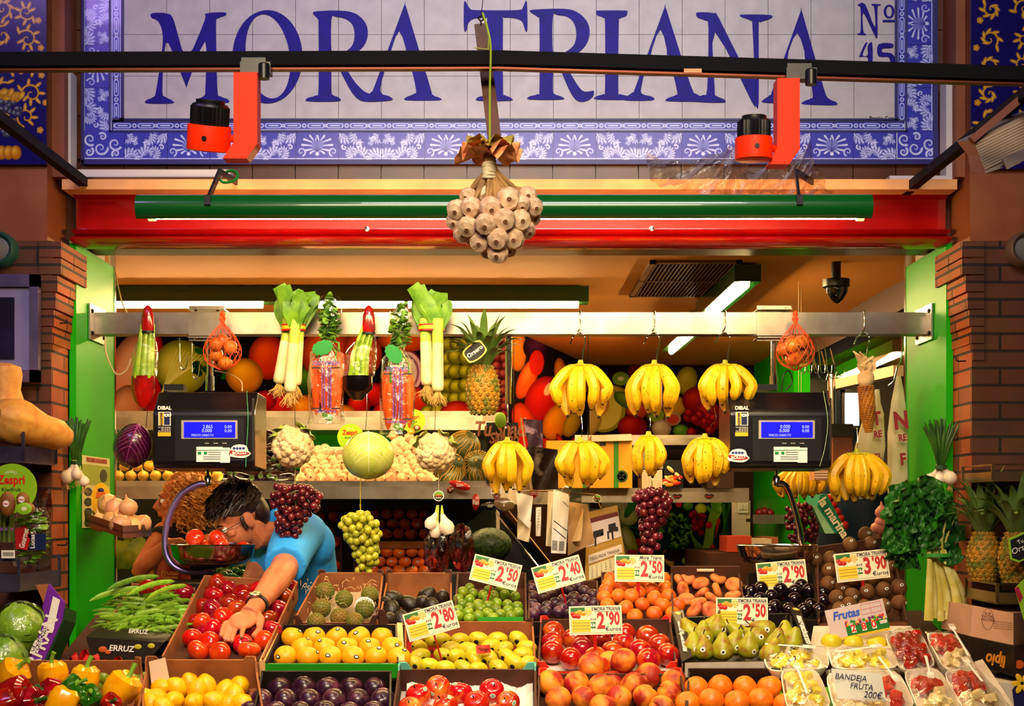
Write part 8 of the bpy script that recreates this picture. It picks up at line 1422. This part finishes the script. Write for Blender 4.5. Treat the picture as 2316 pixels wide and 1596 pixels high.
TS = T3('plum_crate', 'black crate of small plums under the 2.40 price sign', 1194, 1356, 1196, 1352, 1406, 1318, depth=.05, mo=blackc, mi=cardd, up=(0, .01, .01)); sp_ = roundfruit('small_plum', M('small_plum_skin', '2c1228', .35, nz=(5, '6a3a50', .45, .75), var=.25), .0225, .98, 0, 0, lab='s', cat='plum', cleft=.05, n=18)
poslist(c4([(660, 745), (665, 800), (660, 860), (740, 810), (790, 790), (770, 870), (750, 915), (870, 830), (885, 880), (850, 915), (920, 760), (995, 725), (960, 810), (1040, 830), (1075, 780), (950, 870), (1050, 770), (1090, 850), (680, 925), (820, 850), (700, 890), (1010, 880), (1100, 910), (930, 930), (1020, 940), (720, 750), (860, 760)]), TS, sp_, .005, 'small purple plum in the black crate under a price sign', 'small plums in the black crate', any_)
TAp = T3('apricot_crate', 'crate heaped with orange apricots under the script lettered sign', 1356, 1524, 1360, 1512, 1410, 1300, depth=.06, mo=blackc, mi=cardd, up=(-.02, .0, .012)); ac = roundfruit('apricot', M('apricot_skin', 'e06810', .45, nz=(4, 'c83c10', .5, .72), var=.15), .0265, .95, .1, 0, lab='a', cat='apricot', cleft=.06, n=22)
poslist(c5([(90, 790), (170, 810), (50, 880), (145, 870), (220, 870, .01), (285, 845), (360, 825), (445, 815), (475, 870), (380, 885), (300, 925, .01), (455, 930), (180, 950, .01), (250, 1005), (380, 985), (510, 930), (70, 930), (240, 795), (330, 790), (110, 980), (500, 985), (60, 830), (90, 760), (440, 760)]), TAp, ac, .0, 'orange apricot in the heap behind the nectarines', 'apricots in the heap', any_)
TFl = T3('flat_peach_crate', 'dark carton of flat peaches with a slotted tall back', 1520, 1690, 1516, 1672, 1396, 1300, depth=.06, mo=blackc, mi=cardd, up=(-.01, .01, .035)); b = MB(); b.ball((0, 0, 0), (.031, .031, .0175), 26, 16, fn=lambda d, a, u: 1-.5*max(0, abs(d.z)-.75)/.25-.05*math.exp(-(a/.2)**2)); fp = Proto(tag(b.build('flat_peach', M('flat_peach_skin', 'd87838', .6, nz=(4, '9a3018', .45, .7), var=.15)), '', 'peach'))
poslist(c5([(555, 775), (685, 785), (800, 745), (905, 795), (570, 830), (590, 890), (695, 855), (795, 835), (670, 910), (645, 965), (765, 890), (750, 965), (900, 865), (600, 745), (720, 725)]), TFl, fp, .008, 'flat peach in the slotted dark carton', 'flat peaches in the carton', lambda q, i: Euler((U(.2, 1.3), U(-.5, .5), U(0, 6))))
b = MB(); c = (TFl.bl+TFl.br)/2+TFl.n*.018; b.tube([c+V((-.03, -.009, 0)), c+V((.03, -.009, 0))], .006, 8); b.build('hand_slot', M('slot_pale', 'c8b090', .6), TFl.t)
TD = T3('plum_crate', 'black crate of very dark plums below the empty scale pan', 1692, 1852, 1688, 1840, 1396, 1300, depth=.05, mo=blackc, up=(-.01, .01, .01)); dp = roundfruit('dark_plum', M('dark_plum_skin', '0e040c', .15, nz=(5, '241020', .5, .75), coat=.4), .026, .97, 0, 0, lab='d', cat='plum', n=20)
poslist(c6([(60, 750), (200, 720), (150, 820), (270, 760), (360, 830), (270, 860), (330, 770), (30, 880), (100, 690), (-20, 800), (-100, 820), (-160, 760), (-60, 700), (-130, 880), (90, 890), (210, 900), (-180, 850), (-100, 740), (330, 900), (160, 760), (-30, 900)]), TD, dp, .005, 'very dark plum in the crate below the empty pan', 'dark plums in the crate', any_)
TK = Tray('kiwi_crate', 'brown crate heaped with kiwis under the 3.90 price sign', (1850, 1408, 4.68), (2052, 1404, 4.68), (1846, 1235, 5.2), (2016, 1212, 5.2), .055, card, cardd, up=(-.005, .004, .0)); b = MB(); kw = roundfruit('kiwi', M('kiwi_skin', '6a4018', .7, nz=(30, '54300e', .4, .7), bump=(200, .3), var=.15), .0265, 1.12, .0, 0, lab='k', cat='kiwi', sticker=True, n=20)
poslist(c6([(405, 525), (555, 425), (705, 415), (665, 345), (405, 615), (310, 530), (395, 710), (500, 730), (590, 700), (455, 810), (570, 795), (555, 860), (680, 765), (725, 690), (825, 665), (800, 755), (910, 735), (660, 880), (800, 870), (910, 845), (480, 900), (620, 640), (860, 600), (760, 600)]), TK, kw, .005, 'brown kiwi with a white sticker in the heap', 'kiwis in the crate', lambda q, i: Euler((U(-.4, .4), U(-.4, .4), U(-.7, .7))))
yg = roundfruit('yellow_apple', M('yellow_apple_skin', 'd0b818', .35, nz=(5, 'b8b020', .4, .7)), .033, .93, .2, 0, lab='y', cat='apple', n=24)
for i, (x, y) in enumerate(((1880, 1452), (1929, 1456), (1982, 1458))): yg.put(P(x, y, 4.5), up_(0, 0), 1, ('yellow apple nearest the pears behind the fruit trays', 'middle yellow apple of the three behind the fruit trays', 'yellow apple nearest the cherry tomatoes')[i])
b = MB(); b.prism([P(1830, 1476, 4.42), P(2100, 1476, 4.42), P(2060, 1415, 4.66), P(1840, 1415, 4.66)], (0, 0, -.02)); tag(b.build('pale_board', cardw, smooth=False), 'pale board under the yellow apples', 'board')
# ---------------- price signs
ps = [M('sign_card', 'e8dcb8', .45), M('digit_red', 'b01010', .45), M('sign_ink', '181838', .45), M('sign_yellow', 'e8c020', .45), M('sign_leaf', '1c6a1c', .45), M('sign_fruit_red', 'b81810', .4), M('sign_fruit_orange', 'e89018', .4), whitep]
def price(cx, cy, w_, rot, Y, num, lab, script=False, stick=True):
    t = thing('price_sign', lab, 'price sign', P(cx, cy+60, Y)); W = S(w_, Y); H = W*.545; R = Euler((math.radians(-8), math.radians(-rot), 0)).to_matrix(); x = R @ V((1, 0, 0)); y = R @ V((0, 0, 1)); n = x.cross(y); o = P(cx, cy, Y); q = lambda u, v, e=0: o+x*((u-.5)*W)+y*((.5-v)*H)+n*e
    b = MB(); r = lambda u0, v0, u1, v1, m, e, th=.0006: b.prism([q(u0, v0, e), q(u0, v1, e), q(u1, v1, e), q(u1, v0, e)], n*th, m)
    r(0, 0, 1, 1, 0, 0, .002); r(.03, .05, .97, .055, 2, .0022); r(.03, .94, .97, .945, 2, .0022); r(.03, .05, .035, .945, 2, .0022); r(.965, .05, .97, .945, 2, .0022); r(.48, .2, .97, .21, 2, .0022); b.build('card', ps, t, smooth=False)
    b = MB(); r(.035, .06, .3, .3, 4, .0022)
    for (u, v, k, m) in ((.1, .34, .055, 5), (.17, .36, .05, 5), (.07, .26, .045, 5), (.2, .22, .06, 6), (.27, .26, .055, 6), (.14, .24, .04, 6)): b.ball(q(u, v, .003), (k*W, .0012, k*W*.8), 10, 5, R, m)
    for k in range(14): b.ball(q(.32+.028*(k % 4)+.01*(k//4), .13+.065*(k//4), .003), (.014*W, .0012, .014*W), 7, 4, R, 3)
    b.build('fruit_picture', ps, t); b = MB(); r(.05, .48, .4, .9, 3, .0022); r(.41, .56, .5, .78, 4, .0022)
    for v in (.58, .68, .79): r(.05, v, .4, v+.008, 2, .003)
    b.text('Kilo', q(.455, .72, .003), x, y, W*.085, 7, bold=.03, sx=.75, ext=.0004); b.build('panels', ps, t, smooth=False)
    b = MB()
    if script: b.text('Mora Triana', q(.72, .16, .0025), x, y, W*.1, 2, bold=.02, shear=.3, sx=.9, ext=.0004)
    else: b.text("S'MORA TRIANA", q(.7, .17, .0025), x, y, W*.087, 2, bold=.02, sx=.85, ext=.0004)
    b.text(num[0], q(.6, .78, .0025), x, y, W*.42, 1, bold=.035, sx=.72, ext=.0004); b.text("'", q(.72, .62, .0025), x, y, W*.3, 1, bold=.02, ext=.0004); b.text(num[1:], q(.855, .66, .0025), x, y, W*.33, 1, bold=.035, sx=.62, ext=.0004); b.text('€uros', q(.83, .88, .0025), x, y, W*.11, 2, bold=.01, sx=1.1, ext=.0004); b.text('P.V.P.', q(.46, .5, .0025), x, y, W*.05, 2, bold=.03, ext=.0004); b.build('lettering', ps, t, smooth=False)
    if stick: b = MB(); bar(b, q(.48, .99, -.002), q(.48, .99, -.002)-y*.085+V((0, .02, 0)), .011, .003); b.build('stick', M('stick_red', 'b01010', .4), t, smooth=False)
for a in ((975, 1404, 118, 16.5, 4.42, '280', 'price sign reading 2.80 tilted over the mango crate'), (1121, 1294, 110, -14, 4.84, '250', 'price sign reading 2.50 tipped down over the limes'), (1263, 1298, 112, 16, 4.84, '240', 'price sign reading 2.40 over the small plums'), (1347, 1402, 119, 1.5, 4.42, '290', 'price sign reading 2.90 upright over the nectarines'), (1446, 1285, 112, -.5, 4.9, '250', 'price sign reading 2.50 with script heading over the apricots', True), (1678, 1383, 117, -.5, 4.6, '250', 'price sign reading 2.50 upright behind the pears'), (1949, 1279, 120, 6, 4.86, '390', 'price sign reading 3.90 over the kiwis'), (1768, 1299, 112, 5, 4.98, '290', 'shaded price sign half hidden behind the empty scale pan')): price(*a)
t = thing('fruit_card', 'glossy printed card headed Frutas reading 2 8 0 before the kiwis', 'price sign', P(1940, 1450, 4.5)); R = Euler((math.radians(-10), math.radians(-12), 0)).to_matrix(); W = S(134, 4.5); H = S(72, 4.5); x = R @ V((1, 0, 0)); y = R @ V((0, 0, 1)); n = x.cross(y); o = P(1939, 1402, 4.5); q = lambda u, v, e=0: o+x*((u-.5)*W)+y*((.5-v)*H)+n*e
b = MB(); r = lambda u0, v0, u1, v1, m, e: b.prism([q(u0, v0, e), q(u0, v1, e), q(u1, v1, e), q(u1, v0, e)], n*.0006, m); r(0, 0, 1, 1, 0, 0); r(0, .93, 1, 1, 2, .0008); r(.28, .62, 1, .93, 1, .0008)
for u, s in ((.4, '2'), (.58, '8'), (.75, '0')): r(u-.035, .62, u+.04, .86, 3, .0015); b.text(s, q(u, .82, .0025), x, y, H*.3, 4, bold=.03, ext=.0004)
r(.86, .66, .98, .76, 3, .0015); b.text('KILO', q(.92, .74, .0025), x, y, H*.09, 4, ext=.0003)
for v in (.05, .2, .36): r(.6, v, .95, v+.008, 4, .001)
for u in (.6, .76, .945): r(u, .05, u+.004, .36, 4, .001)
random.seed(5)
for k in range(34): b.ball(q(.3+U(0, .65), .56+U(-.07, .05)-.0*k, .002), (H*.05, .001, H*.05), 8, 4, R, 5+k % 4)
b.text('Frutas', q(.33, .36, .0015), x, y, H*.36, 9, bold=.03, shear=.25, sx=.95, ext=.0004)
b.build('card', [M('gloss_card', 'c8b4b0', .12, coat=.6), M('card_green', '186a20', .3), M('card_yellow2', 'e8a818', .4), whitep, M('card_red', 'c81c18', .4), M('k_purple', '5c1450', .4), M('k_red', 'c82818', .4), M('k_green', '2c7a20', .4), M('k_yellow', 'e0b020', .4), M('card_blue', '1c4ab0', .4)], t, smooth=False)
# ---------------- foam trays of cut fruit
foam = M('white_foam', 'ece0cc', .55); fork = M('fork_white', 'f0e4d8', .3); pin = M('pineapple_flesh', 'fff05c', .5, nz=(60, 'f8d830', .4, .7)); mel = M('melon_flesh', 'ffe8a8', .5); wat = M('watermelon_flesh', 'e82c14', .3, nz=(10, 'a81408', .4, .7), coat=.4); chy = M('cherry_tomato', 'a8140a', .15, coat=.5)
cube = {}
def chunk(m, nm):
    if nm not in cube: b = MB(); b.box((0, 0, 0), (.03, .024, .018), taper=.8); o = b.build(nm, m, smooth=False); md = o.modifiers.new('b', 'BEVEL'); md.width = .003; md.segments = 2; cube[nm] = Proto(tag(o, '', 'fruit piece'))
    return cube[nm]
def YY(y): return 4.42-(y-1465)*.0027
def foamtray(pts, kinds, lab, seed, grp, wrap=True, fk=None, n=22, part=None):
    random.seed(seed); c4_ = [P(x, y, YY(y)) for x, y in pts]; c = sum(c4_, V())/4; a, b_, cc_, d = c4_; up = (b_-a).cross(a-d).normalized(); up = up if up.z > 0 else -up; t = thing('foam_tray', lab, 'food tray', c-up*.02); f = lambda u, v, k=1, h=0: (lambda p: c+(p-c)*k+up*h)(a.lerp(b_, u).lerp(d.lerp(cc_, u), v)); ring = []; 
    for k in range(32): an = 2*PI*k/32; e = (abs(math.cos(an))**5+abs(math.sin(an))**5)**(-.2); ring.append((.5+.5*e*math.cos(an), .5+.5*e*math.sin(an)))
    b = MB(); lv = [(1.0, 0), (1.03, .003), (1.05, 0), (.92, -.024), (.86, -.026)]; vs = []
    for k, h in ((.86, -.022), (.97, 0), (1.0, .004), (1.05, .003), (1.04, -.002), (.92, -.028)): vs += [f(u, v, k, h) for u, v in ring]
    b.add(vs, [(r*32+j, r*32+(j+1) % 32, (r+1)*32+(j+1) % 32, (r+1)*32+j) for r in range(5) for j in range(32)]+[tuple(range(31, -1, -1)), tuple(range(160, 192))]); b.build('tray', foam, t, weld=True, ang=60)
    for i in range(n):
        u, v = U(.12, .88), U(.12, .88); m = kinds(u, v)
        if m == 'cherry': o = cht.put(f(u, v, .92, U(-.004, .012)), None, U(.9, 1.1), 'cherry tomato in the wrapped foam tray', 'cherry tomatoes in the tray')
        else: chunk(*{'pin': (pin, 'pineapple_piece'), 'mel': (mel, 'melon_piece'), 'wat': (wat, 'watermelon_piece')}[m]).put(f(u, v, .92, U(-.008, .012)), Euler((U(-.5, .5), U(-.5, .5), U(0, 3))), U(.8, 1.15)*(1.25 if m == 'wat' else 1), {'pin': 'pineapple', 'mel': 'melon', 'wat': 'watermelon'}[m]+' piece in the '+grp, m.replace('pin', 'pineapple').replace('mel', 'melon').replace('wat', 'watermelon')+' pieces in the '+grp)
    if wrap: b = MB(); b.grid(lambda u, v: f(u, v, 1.02, .006+.028*(math.sin(PI*u)*math.sin(PI*v))**.5+.003*math.sin(u*19+v*13)), 24, 24); b.build('film', bagf, t)
    if fk:
        (x0, y0), (x1, y1) = fk; p0 = P(x0, y0, YY(y0)-.012)+V((0, 0, .036)); p1 = P(x1, y1, YY(y1)-.012)+V((0, 0, .036)); d_ = (p1-p0).normalized(); s = up.cross(d_).normalized(); b = MB(); b.tube([p0, p0.lerp(p1, .6), p1-d_*.03], [.0045, .003, .004], 8, flat=.4, up=tuple(up)); b.prism([p1-d_*.034-s*.009, p1-d_*.034+s*.009, p1-d_*.016+s*.010, p1-d_*.016-s*.010], up*.002)
        for k in range(4): b.prism([p1-d_*.018+s*(-.0095+k*.0055), p1-d_*.018+s*(-.007+k*.0055), p1+d_*.004+s*(-.0072+k*.005), p1+d_*.004+s*(-.0088+k*.005)], up*.002)
        tag(b.build('plastic_fork', fork), 'white plastic fork on the '+grp, 'fork')
cht = roundfruit('cherry_tomato', chy, .0165, .95, .08, 0, lab='c', cat='tomato', n=16)
one = lambda m: (lambda u, v: m); two = lambda hi, lo, k=.45: (lambda u, v: hi if v < k else lo)
foamtray([(1724, 1464), (1866, 1464), (1874, 1512), (1738, 1520)], one('pin'), 'white foam tray of pineapple nearest the pears', 1, 'pineapple tray nearest the pears', True, ((1730, 1482), (1842, 1490)), 26)
foamtray([(1873, 1470), (2018, 1470), (2030, 1512), (1886, 1514)], one('pin'), 'white foam tray of pineapple in front of the yellow apples', 2, 'pineapple tray before the yellow apples', True, ((1892, 1500), (1992, 1486)), 26)
foamtray([(1765, 1516), (1846, 1514), (1882, 1600), (1782, 1610)], one('pin'), 'white foam tray of pineapple at the bottom edge by the oranges', 3, 'pineapple tray at the bottom edge', True, ((1826, 1596), (1800, 1528)), 26)
foamtray([(2000, 1432), (2078, 1424), (2118, 1508), (2036, 1518)], one('cherry'), 'wrapped foam tray of cherry tomatoes', 4, 'x', True, None, 44)
foamtray([(2092, 1432), (2162, 1436), (2212, 1518), (2136, 1516)], two('wat', 'mel', .42), 'wrapped foam tray of watermelon over melon, farthest back', 5, 'tray of watermelon and melon farthest back', True, ((2192, 1510), (2150, 1438)), 22)
foamtray([(2042, 1518), (2122, 1512), (2178, 1606), (2082, 1616)], two('wat', 'mel', .5), 'wrapped foam tray of watermelon and melon at the bottom edge', 6, 'middle tray of watermelon and melon', True, ((2094, 1510), (2106, 1560)), 24)
foamtray([(2132, 1520), (2206, 1512), (2290, 1606), (2190, 1622)], two('wat', 'mel', .42), 'wrapped foam tray of watermelon and melon nearest the black box', 7, 'melon tray nearest the black box', True, ((2222, 1568), (2180, 1514)), 26)
foamtray([(1868, 1520), (2028, 1516), (2072, 1606), (1892, 1616)], lambda u, v: 'wat' if u > .6 or v < .25 else 'mel', 'wrapped foam tray partly under the handwritten note', 8, 'tray under the handwritten note', True, ((1988, 1512), (2030, 1568)), 30)
t, f = sheet('handwritten_note', 'white handwritten note reading Bandeja fruta 200 euros', 'note', [(1880, 1511), (1993, 1523), (2006, 1588), (1894, 1579)], 4.06, whitep, curlv=.002); x = V((1, 0, -.1)).normalized(); y = V((.06, 0, 1)).normalized(); b = MB()
for s, u, v, h in (('BANDEJA', .34, .32, .023), ('FRUTA', .52, .6, .023), ('200€', .72, .88, .026)): b.text(s, f(u, v)+V((0, -.004, 0)), x, y, h, bold=-.004, sx=.95, shear=.15, ext=.0004)
b.build('handwriting', navyp, t, smooth=False)
b = MB(); b.prism([P(2204, 1496, 4.3), P(2222, 1490, 4.32), P(2330, 1650, 3.95), P(2290, 1650, 3.95)], (0, 0, -.03)); tag(b.build('card_sheet', cardw, smooth=False), 'white corrugated card edge beside the last fruit tray', 'card'); b = MB(); b.prism([P(1760, 1516, 4.27), P(2200, 1530, 4.26), P(2300, 1640, 3.92), P(1790, 1640, 3.92)], (0, 0, -.02)); b.v = [v-V((0, 0, .045)) for v in b.v]; tag(b.build('green_board', M('lime_board', '5cb010', .4), smooth=False), 'lime green board under the foam trays', 'board')
# ================================================================ people
skin = M('skin', 'c87850', .5, nz=(14, 'b05c3c', .45, .75), sss=.15); skinw = M('tanned_skin', 'b86434', .5, nz=(14, 'a05028', .45, .75), sss=.1)
def rem(o, v=.004, it=6):
    m = o.modifiers.new('r', 'REMESH'); m.mode = 'VOXEL'; m.voxel_size = v; m.use_smooth_shade = True; m = o.modifiers.new('s', 'SMOOTH'); m.iterations = it; m.factor = .5; return o
def head(b, c, up, fwd):
    """adds a head to the mesh; returns its frame (side, face, up)"""
    up = V(up).normalized(); f = (V(fwd)-up*V(fwd).dot(up)).normalized(); s = f.cross(up); R = Matrix((s, f, up)).transposed(); q = lambda x, y, z: c+R @ V((x, y, z)); bl = lambda x, y, z, r: b.ball(q(x, y, z), r, 16, 12, R)
    bl(0, -.012, .035, (.074, .092, .082)); bl(0, .022, -.03, (.058, .066, .075)); bl(0, .05, -.088, (.03, .03, .024)); bl(0, .078, -.062, (.024, .016, .012)); bl(0, .082, .012, (.05, .014, .012))
    b.tube([q(0, .084, .012), q(0, .1, -.012), q(0, .112, -.034), q(0, .092, -.046)], [.009, .011, .014, .01], 10)
    for k in (-1, 1): bl(k*.012, .096, -.038, (.009, .01, .008)); bl(k*.074, -.008, -.008, (.009, .02, .032)); bl(k*.04, .062, -.022, (.022, .02, .018))
    bl(0, .092, -.058, (.022, .008, .005)); bl(0, .09, -.068, (.02, .009, .006)); return q, R
def eyes(q, R, t):
    for k in (-1, 1):
        b = MB(); b.ball(q(k*.03, .078, -.004), .011, 12, 8, R); b.ball(q(k*.03, .088, -.004), .0045, 8, 6, R, 1); b.build('eye', [whitep, blackp], t)
        b = MB(); b.tube([q(k*.014, .094, .016), q(k*.03, .094, .021), q(k*.05, .082, .015)], [.003, .004, .002], 6); b.build('eyebrow', hairm, t)
hairm = M('dark_hair', '1c0c06', .45, nz=(60, '3a1c0c', .4, .7)); hairw = M('blond_hair', 'a8641c', .5, nz=(40, 'd89c44', .45, .7))
man = thing('person', 'person in a blue polo bending forward, one hand on the tomatoes', 'person', (-.8, 5.55, 0)); b = MB(); hc = P(541, 1172, 5.3)
q, R = head(b, hc, (-.42, -.25, .87), (-.8, -.45, -.5)); nk = P(640, 1195, 5.42)
b.tube([q(0, -.03, -.03), q(.0, -.03, -.09), nk, P(662, 1230, 5.5)], [.055, .056, .062, .08], 16)
sh, el, wr = P(668, 1210, 5.32), P(640, 1292, 4.98), P(573, 1378, 4.63); kn = P(534, 1418, 4.51)
b.tube([P(690, 1215, 5.42), sh, sh.lerp(el, .5), el, el.lerp(wr, .25), el.lerp(wr, .65), wr, wr.lerp(kn, .3)], [.07, .064, .053, .048, .050, .038, .029, .030], 18)
d = (kn-wr).normalized(); nrm = V((.1, -.5, .86)); sd = d.cross(nrm).normalized(); up_h = sd.cross(d)
b.ball(wr.lerp(kn, .62), (.044, .018, .055), 18, 12, Matrix((sd, up_h, d)).transposed())
for k, (kx, ky, tx, ty, L) in enumerate(((490, 1045, 437, 1133, 0), (520, 1050, 468, 1163, .0), (560, 1060, 508, 1168, .0), (608, 1058, 572, 1142, -.006))):
    (a_, c_), (e_, g_) = c2([(kx, ky)])[0], c2([(tx, ty)])[0]; p0 = P(a_, c_, 4.575); p3 = P(e_, g_, 4.475); m1 = p0.lerp(p3, .4)+V((0, -.008, .014)); m2 = p0.lerp(p3, .75)+V((0, -.006, .008)); b.tube([wr.lerp(p0, .5), p0, m1, m2, p3], [.012, .0108, .0096, .0088, .0074], 12); b.ball(p3, .0074, 10, 8)
th0 = P(590, 1400, 4.6); b.tube([wr, th0, P(586, 1424, 4.55), P(572, 1440, 4.52)], [.014, .014, .0115, .009], 12)
# other arm, bent down behind the crate
b.tube([P(600, 1230, 5.5), P(585, 1290, 5.45), P(560, 1330, 5.35)], [.06, .05, .035], 14); rem(b.build('body', skin, man), .0034, 5); eyes(q, R, man)
for (tx, ty) in ((437, 1129), (468, 1158), (508, 1163), (572, 1138)): x, y = c2([(tx, ty)])[0]; b = MB(); b.ball(P(x, y, 4.468), (.005, .0022, .006), 10, 6, Euler((.6, 0, .0)).to_matrix()); b.build('fingernail', M('nail', 'e0a088', .3), man)
b = MB(); rr_ = lambda r: r
b.tube([P(648, 1188, 5.43), P(664, 1225, 5.47), P(660, 1300, 5.56), P(648, 1400, 5.62), P(648, 1500, 5.62)], [.085, .155, .18, .18, .16], 24, flat=.85, up=(0, 1, 0)); b.ball(P(700, 1232, 5.46), (.1, .1, .1), 16, 12); b.ball(P(595, 1265, 5.5), (.07, .09, .12), 16, 12)
b.tube([P(690, 1212, 5.45), P(676, 1206, 5.36), sh.lerp(el, .4), sh.lerp(el, .86)], [.092, .092, .084, .074], 20)
pol = rem(b.build('polo_shirt', M('blue_polo', '30a4ff', .8, nz=(9, '2494f4', .4, .7), bump=(12, .5)), man), .006, 4)
b = MB(); b.tube([P(636+24*math.cos(a*.5236), 1186-2+26*math.sin(a*.5236), 5.40+.05*math.sin(a*.5236+1)) for a in range(12)], [.013]*12, 10, closed=True, flat=2.0); rem(b.build('collar', M('blue_collar', '2498f8', .8), man), .004, 2)
b = MB(); random.seed(20)
b.ball(q(0, -.022, .052), (.083, .098, .078), 24, 16, R); b.ball(q(0, -.07, .0), (.07, .05, .07), 18, 12, R)
for i in range(420):
    a = U(-2.6, 2.6); z = U(.0, 1); rr = math.sqrt(max(0, 1-z*z)); p0 = q(math.sin(a)*rr*.08, -.03+math.cos(a)*rr*.09, .045+z*.078); out = (p0-hc).normalized(); f_ = R @ V((U(-.6, .6), .7, U(-.2, .4))); b.tube([p0-out*.012, p0+out*.014+f_*.02, p0+out*.012+f_*.05+V((0, 0, -.016))], [.008, .006, .001], 4)
for k in (-1, 1): b.ball(q(k*.073, .012, -.01), (.006, .012, .028), 8, 6, R)
b.build('hair', hairm, man, ang=60)
b = MB()
for k in (-1, 1):
    b.tube([q(k*.032+.019*math.cos(a*.6283), .1, -.006+.014*math.sin(a*.6283)) for a in range(10)], .0016, 5, closed=True); b.tube([q(k*.05, .1, -.002), q(k*.074, .05, .0), q(k*.078, -.01, .0)], .0016, 5)
b.tube([q(-.013, .1, -.004), q(.013, .1, -.004)], .0016, 5); b.build('glasses', blackm, man)
wc = el.lerp(wr, .88); ax = (wr-el).normalized(); Rw = frame(ax); w_t = thing('wristwatch', 'dark wristwatch with pale dial on the reaching arm', 'watch', wc); b = MB(); b.lathe([(.034, -.009), (.0375, -.008), (.0375, .008), (.034, .009)], 24, wc, Rw, sy=.92); b.build('strap', blackp, w_t)
fd = (V((-.15, -.75, .65))-ax*V((-.15, -.75, .65)).dot(ax)).normalized(); b = MB(); cF = wc+fd*.036; b.lathe([(.019, -.004), (.020, .003), (.017, .006), (.0165, .005)], 24, cF, frame(fd)); b.build('bezel', steel, w_t); b = MB(); b.lathe([(.0165, .005), (0, .0052)], 24, cF, frame(fd)); b.lathe([(.008, .0054), (0, .0056)], 4, cF, frame(fd), 1); b.build('dial', [M('dial_olive', 'a8a468', .3), blackp], w_t)
b = MB(); b.tube([P(650, 1440, 5.62), V((-.86, 5.65, .86)), V((-.86, 5.65, .5))], [.15, .155, .13], 18)
for k in (-1, 1): b.tube([V((-.86+k*.09, 5.65, .85)), V((-.86+k*.1, 5.66, .45)), V((-.86+k*.1, 5.68, .05))], [.085, .062, .05], 14); b.ball((-.86+k*.1, 5.62, .04), (.05, .13, .045), 12, 8)
rem(b.build('trousers', M('dark_trousers', '14141c', .8), man), .012, 3)
# woman behind the scale
wom = thing('person', 'person with curly blond hair in black top and red apron, facing the side', 'person', (-1.45, 6.4, 0)); b = MB(); hw = P(411, 1133, 6.2); q, R = head(b, hw, (.06, 0, 1), (-1, -.12, -.12))
b.tube([q(0, -.025, -.05), P(424, 1185, 6.25), P(428, 1215, 6.3)], [.048, .05, .08], 14); s1, e1, h1 = P(372, 1205, 6.15), P(320, 1284, 5.98), P(385, 1226, 5.85)
b.tube([P(400, 1205, 6.25), s1, s1.lerp(e1, .5), e1, e1.lerp(h1, .35), e1.lerp(h1, .8), h1], [.06, .052, .044, .038, .038, .027, .025], 16)
for k in range(4): b.tube([h1, h1+V((.04, -.004*k, .012-.012*k)), h1+V((.07, .0, -.004-.013*k)), h1+V((.062, .02, -.024-.012*k))], [.016, .0095, .0085, .007], 8)
b.tube([P(470, 1215, 6.2), P(462, 1262, 6.0), P(405, 1262, 5.86), P(388, 1240, 5.86)], [.05, .04, .03, .022], 14); rem(b.build('body', skinw, wom), .005, 4); eyes(q, R, wom)
b = MB(); b.tube([P(424, 1196, 6.28), P(426, 1230, 6.3), P(426, 1300, 6.32), P(426, 1400, 6.32)], [.09, .165, .15, .17], 22, flat=.7, up=(0, 1, 0)); b.tube([P(410, 1204, 6.26), s1.lerp(e1, .3)], [.075, .068], 16); b.tube([P(450, 1204, 6.26), P(474, 1232, 6.15)], [.075, .065], 16); rem(b.build('top', M('black_top', '0c080a', .8), wom), .008, 3)
b = MB(); b.grid(lambda u, v: P(352+u*88, 1262+v*140, 6.12+.14*(2*u-1)**2)+V((0, .012*math.sin(u*14+v*3), 0)), 16, 14); b.tube([P(364, 1264, 6.14), P(380, 1225, 6.12), P(408, 1182, 6.18)], .009, 6, flat=.5); b.build('apron', M('red_apron', '98200c', .7, nz=(8, '7c180a', .4, .7)), wom)
b = MB(); b.text('Frutas', P(384, 1300, 6.1), (1, 0, 0), (0, 0, 1), .03, bold=.02); b.text('Naturales', P(384, 1308, 6.1), (1, 0, 0), (0, 0, 1), .018, bold=.02); b.build('lettering', M('apron_gold', 'd8a040', .5), wom, smooth=False)
b = MB(); random.seed(15); b.ball(q(0, -.045, .03), (.1, .09, .102), 20, 14, R); b.ball(q(0, -.06, -.05), (.09, .07, .09), 16, 10, R)
for i in range(330):
    a = U(0, 6.28); z = U(-1, 1); rr = math.sqrt(1-z*z); d = V((math.cos(a)*rr, math.sin(a)*rr, z))
    if d.y > .5 and d.z < .25: continue
    p = q(d.x*.105, -.04+d.y*.115, .01+d.z*.13); L = U(.03, .07); w_ = U(.008, .014); dn_ = V((U(-.3, .3), U(-.3, .3), -1)).normalized(); o1 = (p-q(0, -.04, .02)).normalized()
    b.tube([p+dn_*L*k/9+o1*(.012+w_*math.cos(k*1.3+a))+o1.cross(dn_)*w_*math.sin(k*1.3+a) for k in range(10)], [.004]*9+[.001], 4)
b.build('hair', hairw, wom, ang=60)
b = MB(); b.tube([V((-1.45, 6.42, .95)), V((-1.45, 6.42, .5))], [.17, .14], 18)
for k in (-1, 1): b.tube([V((-1.45+k*.08, 6.42, .55)), V((-1.45+k*.09, 6.45, .05))], [.08, .05], 12); b.ball((-1.45+k*.09, 6.38, .04), (.045, .12, .045), 12, 8)
rem(b.build('trousers', M('dark_trousers', '14141c', .8), wom), .012, 3)
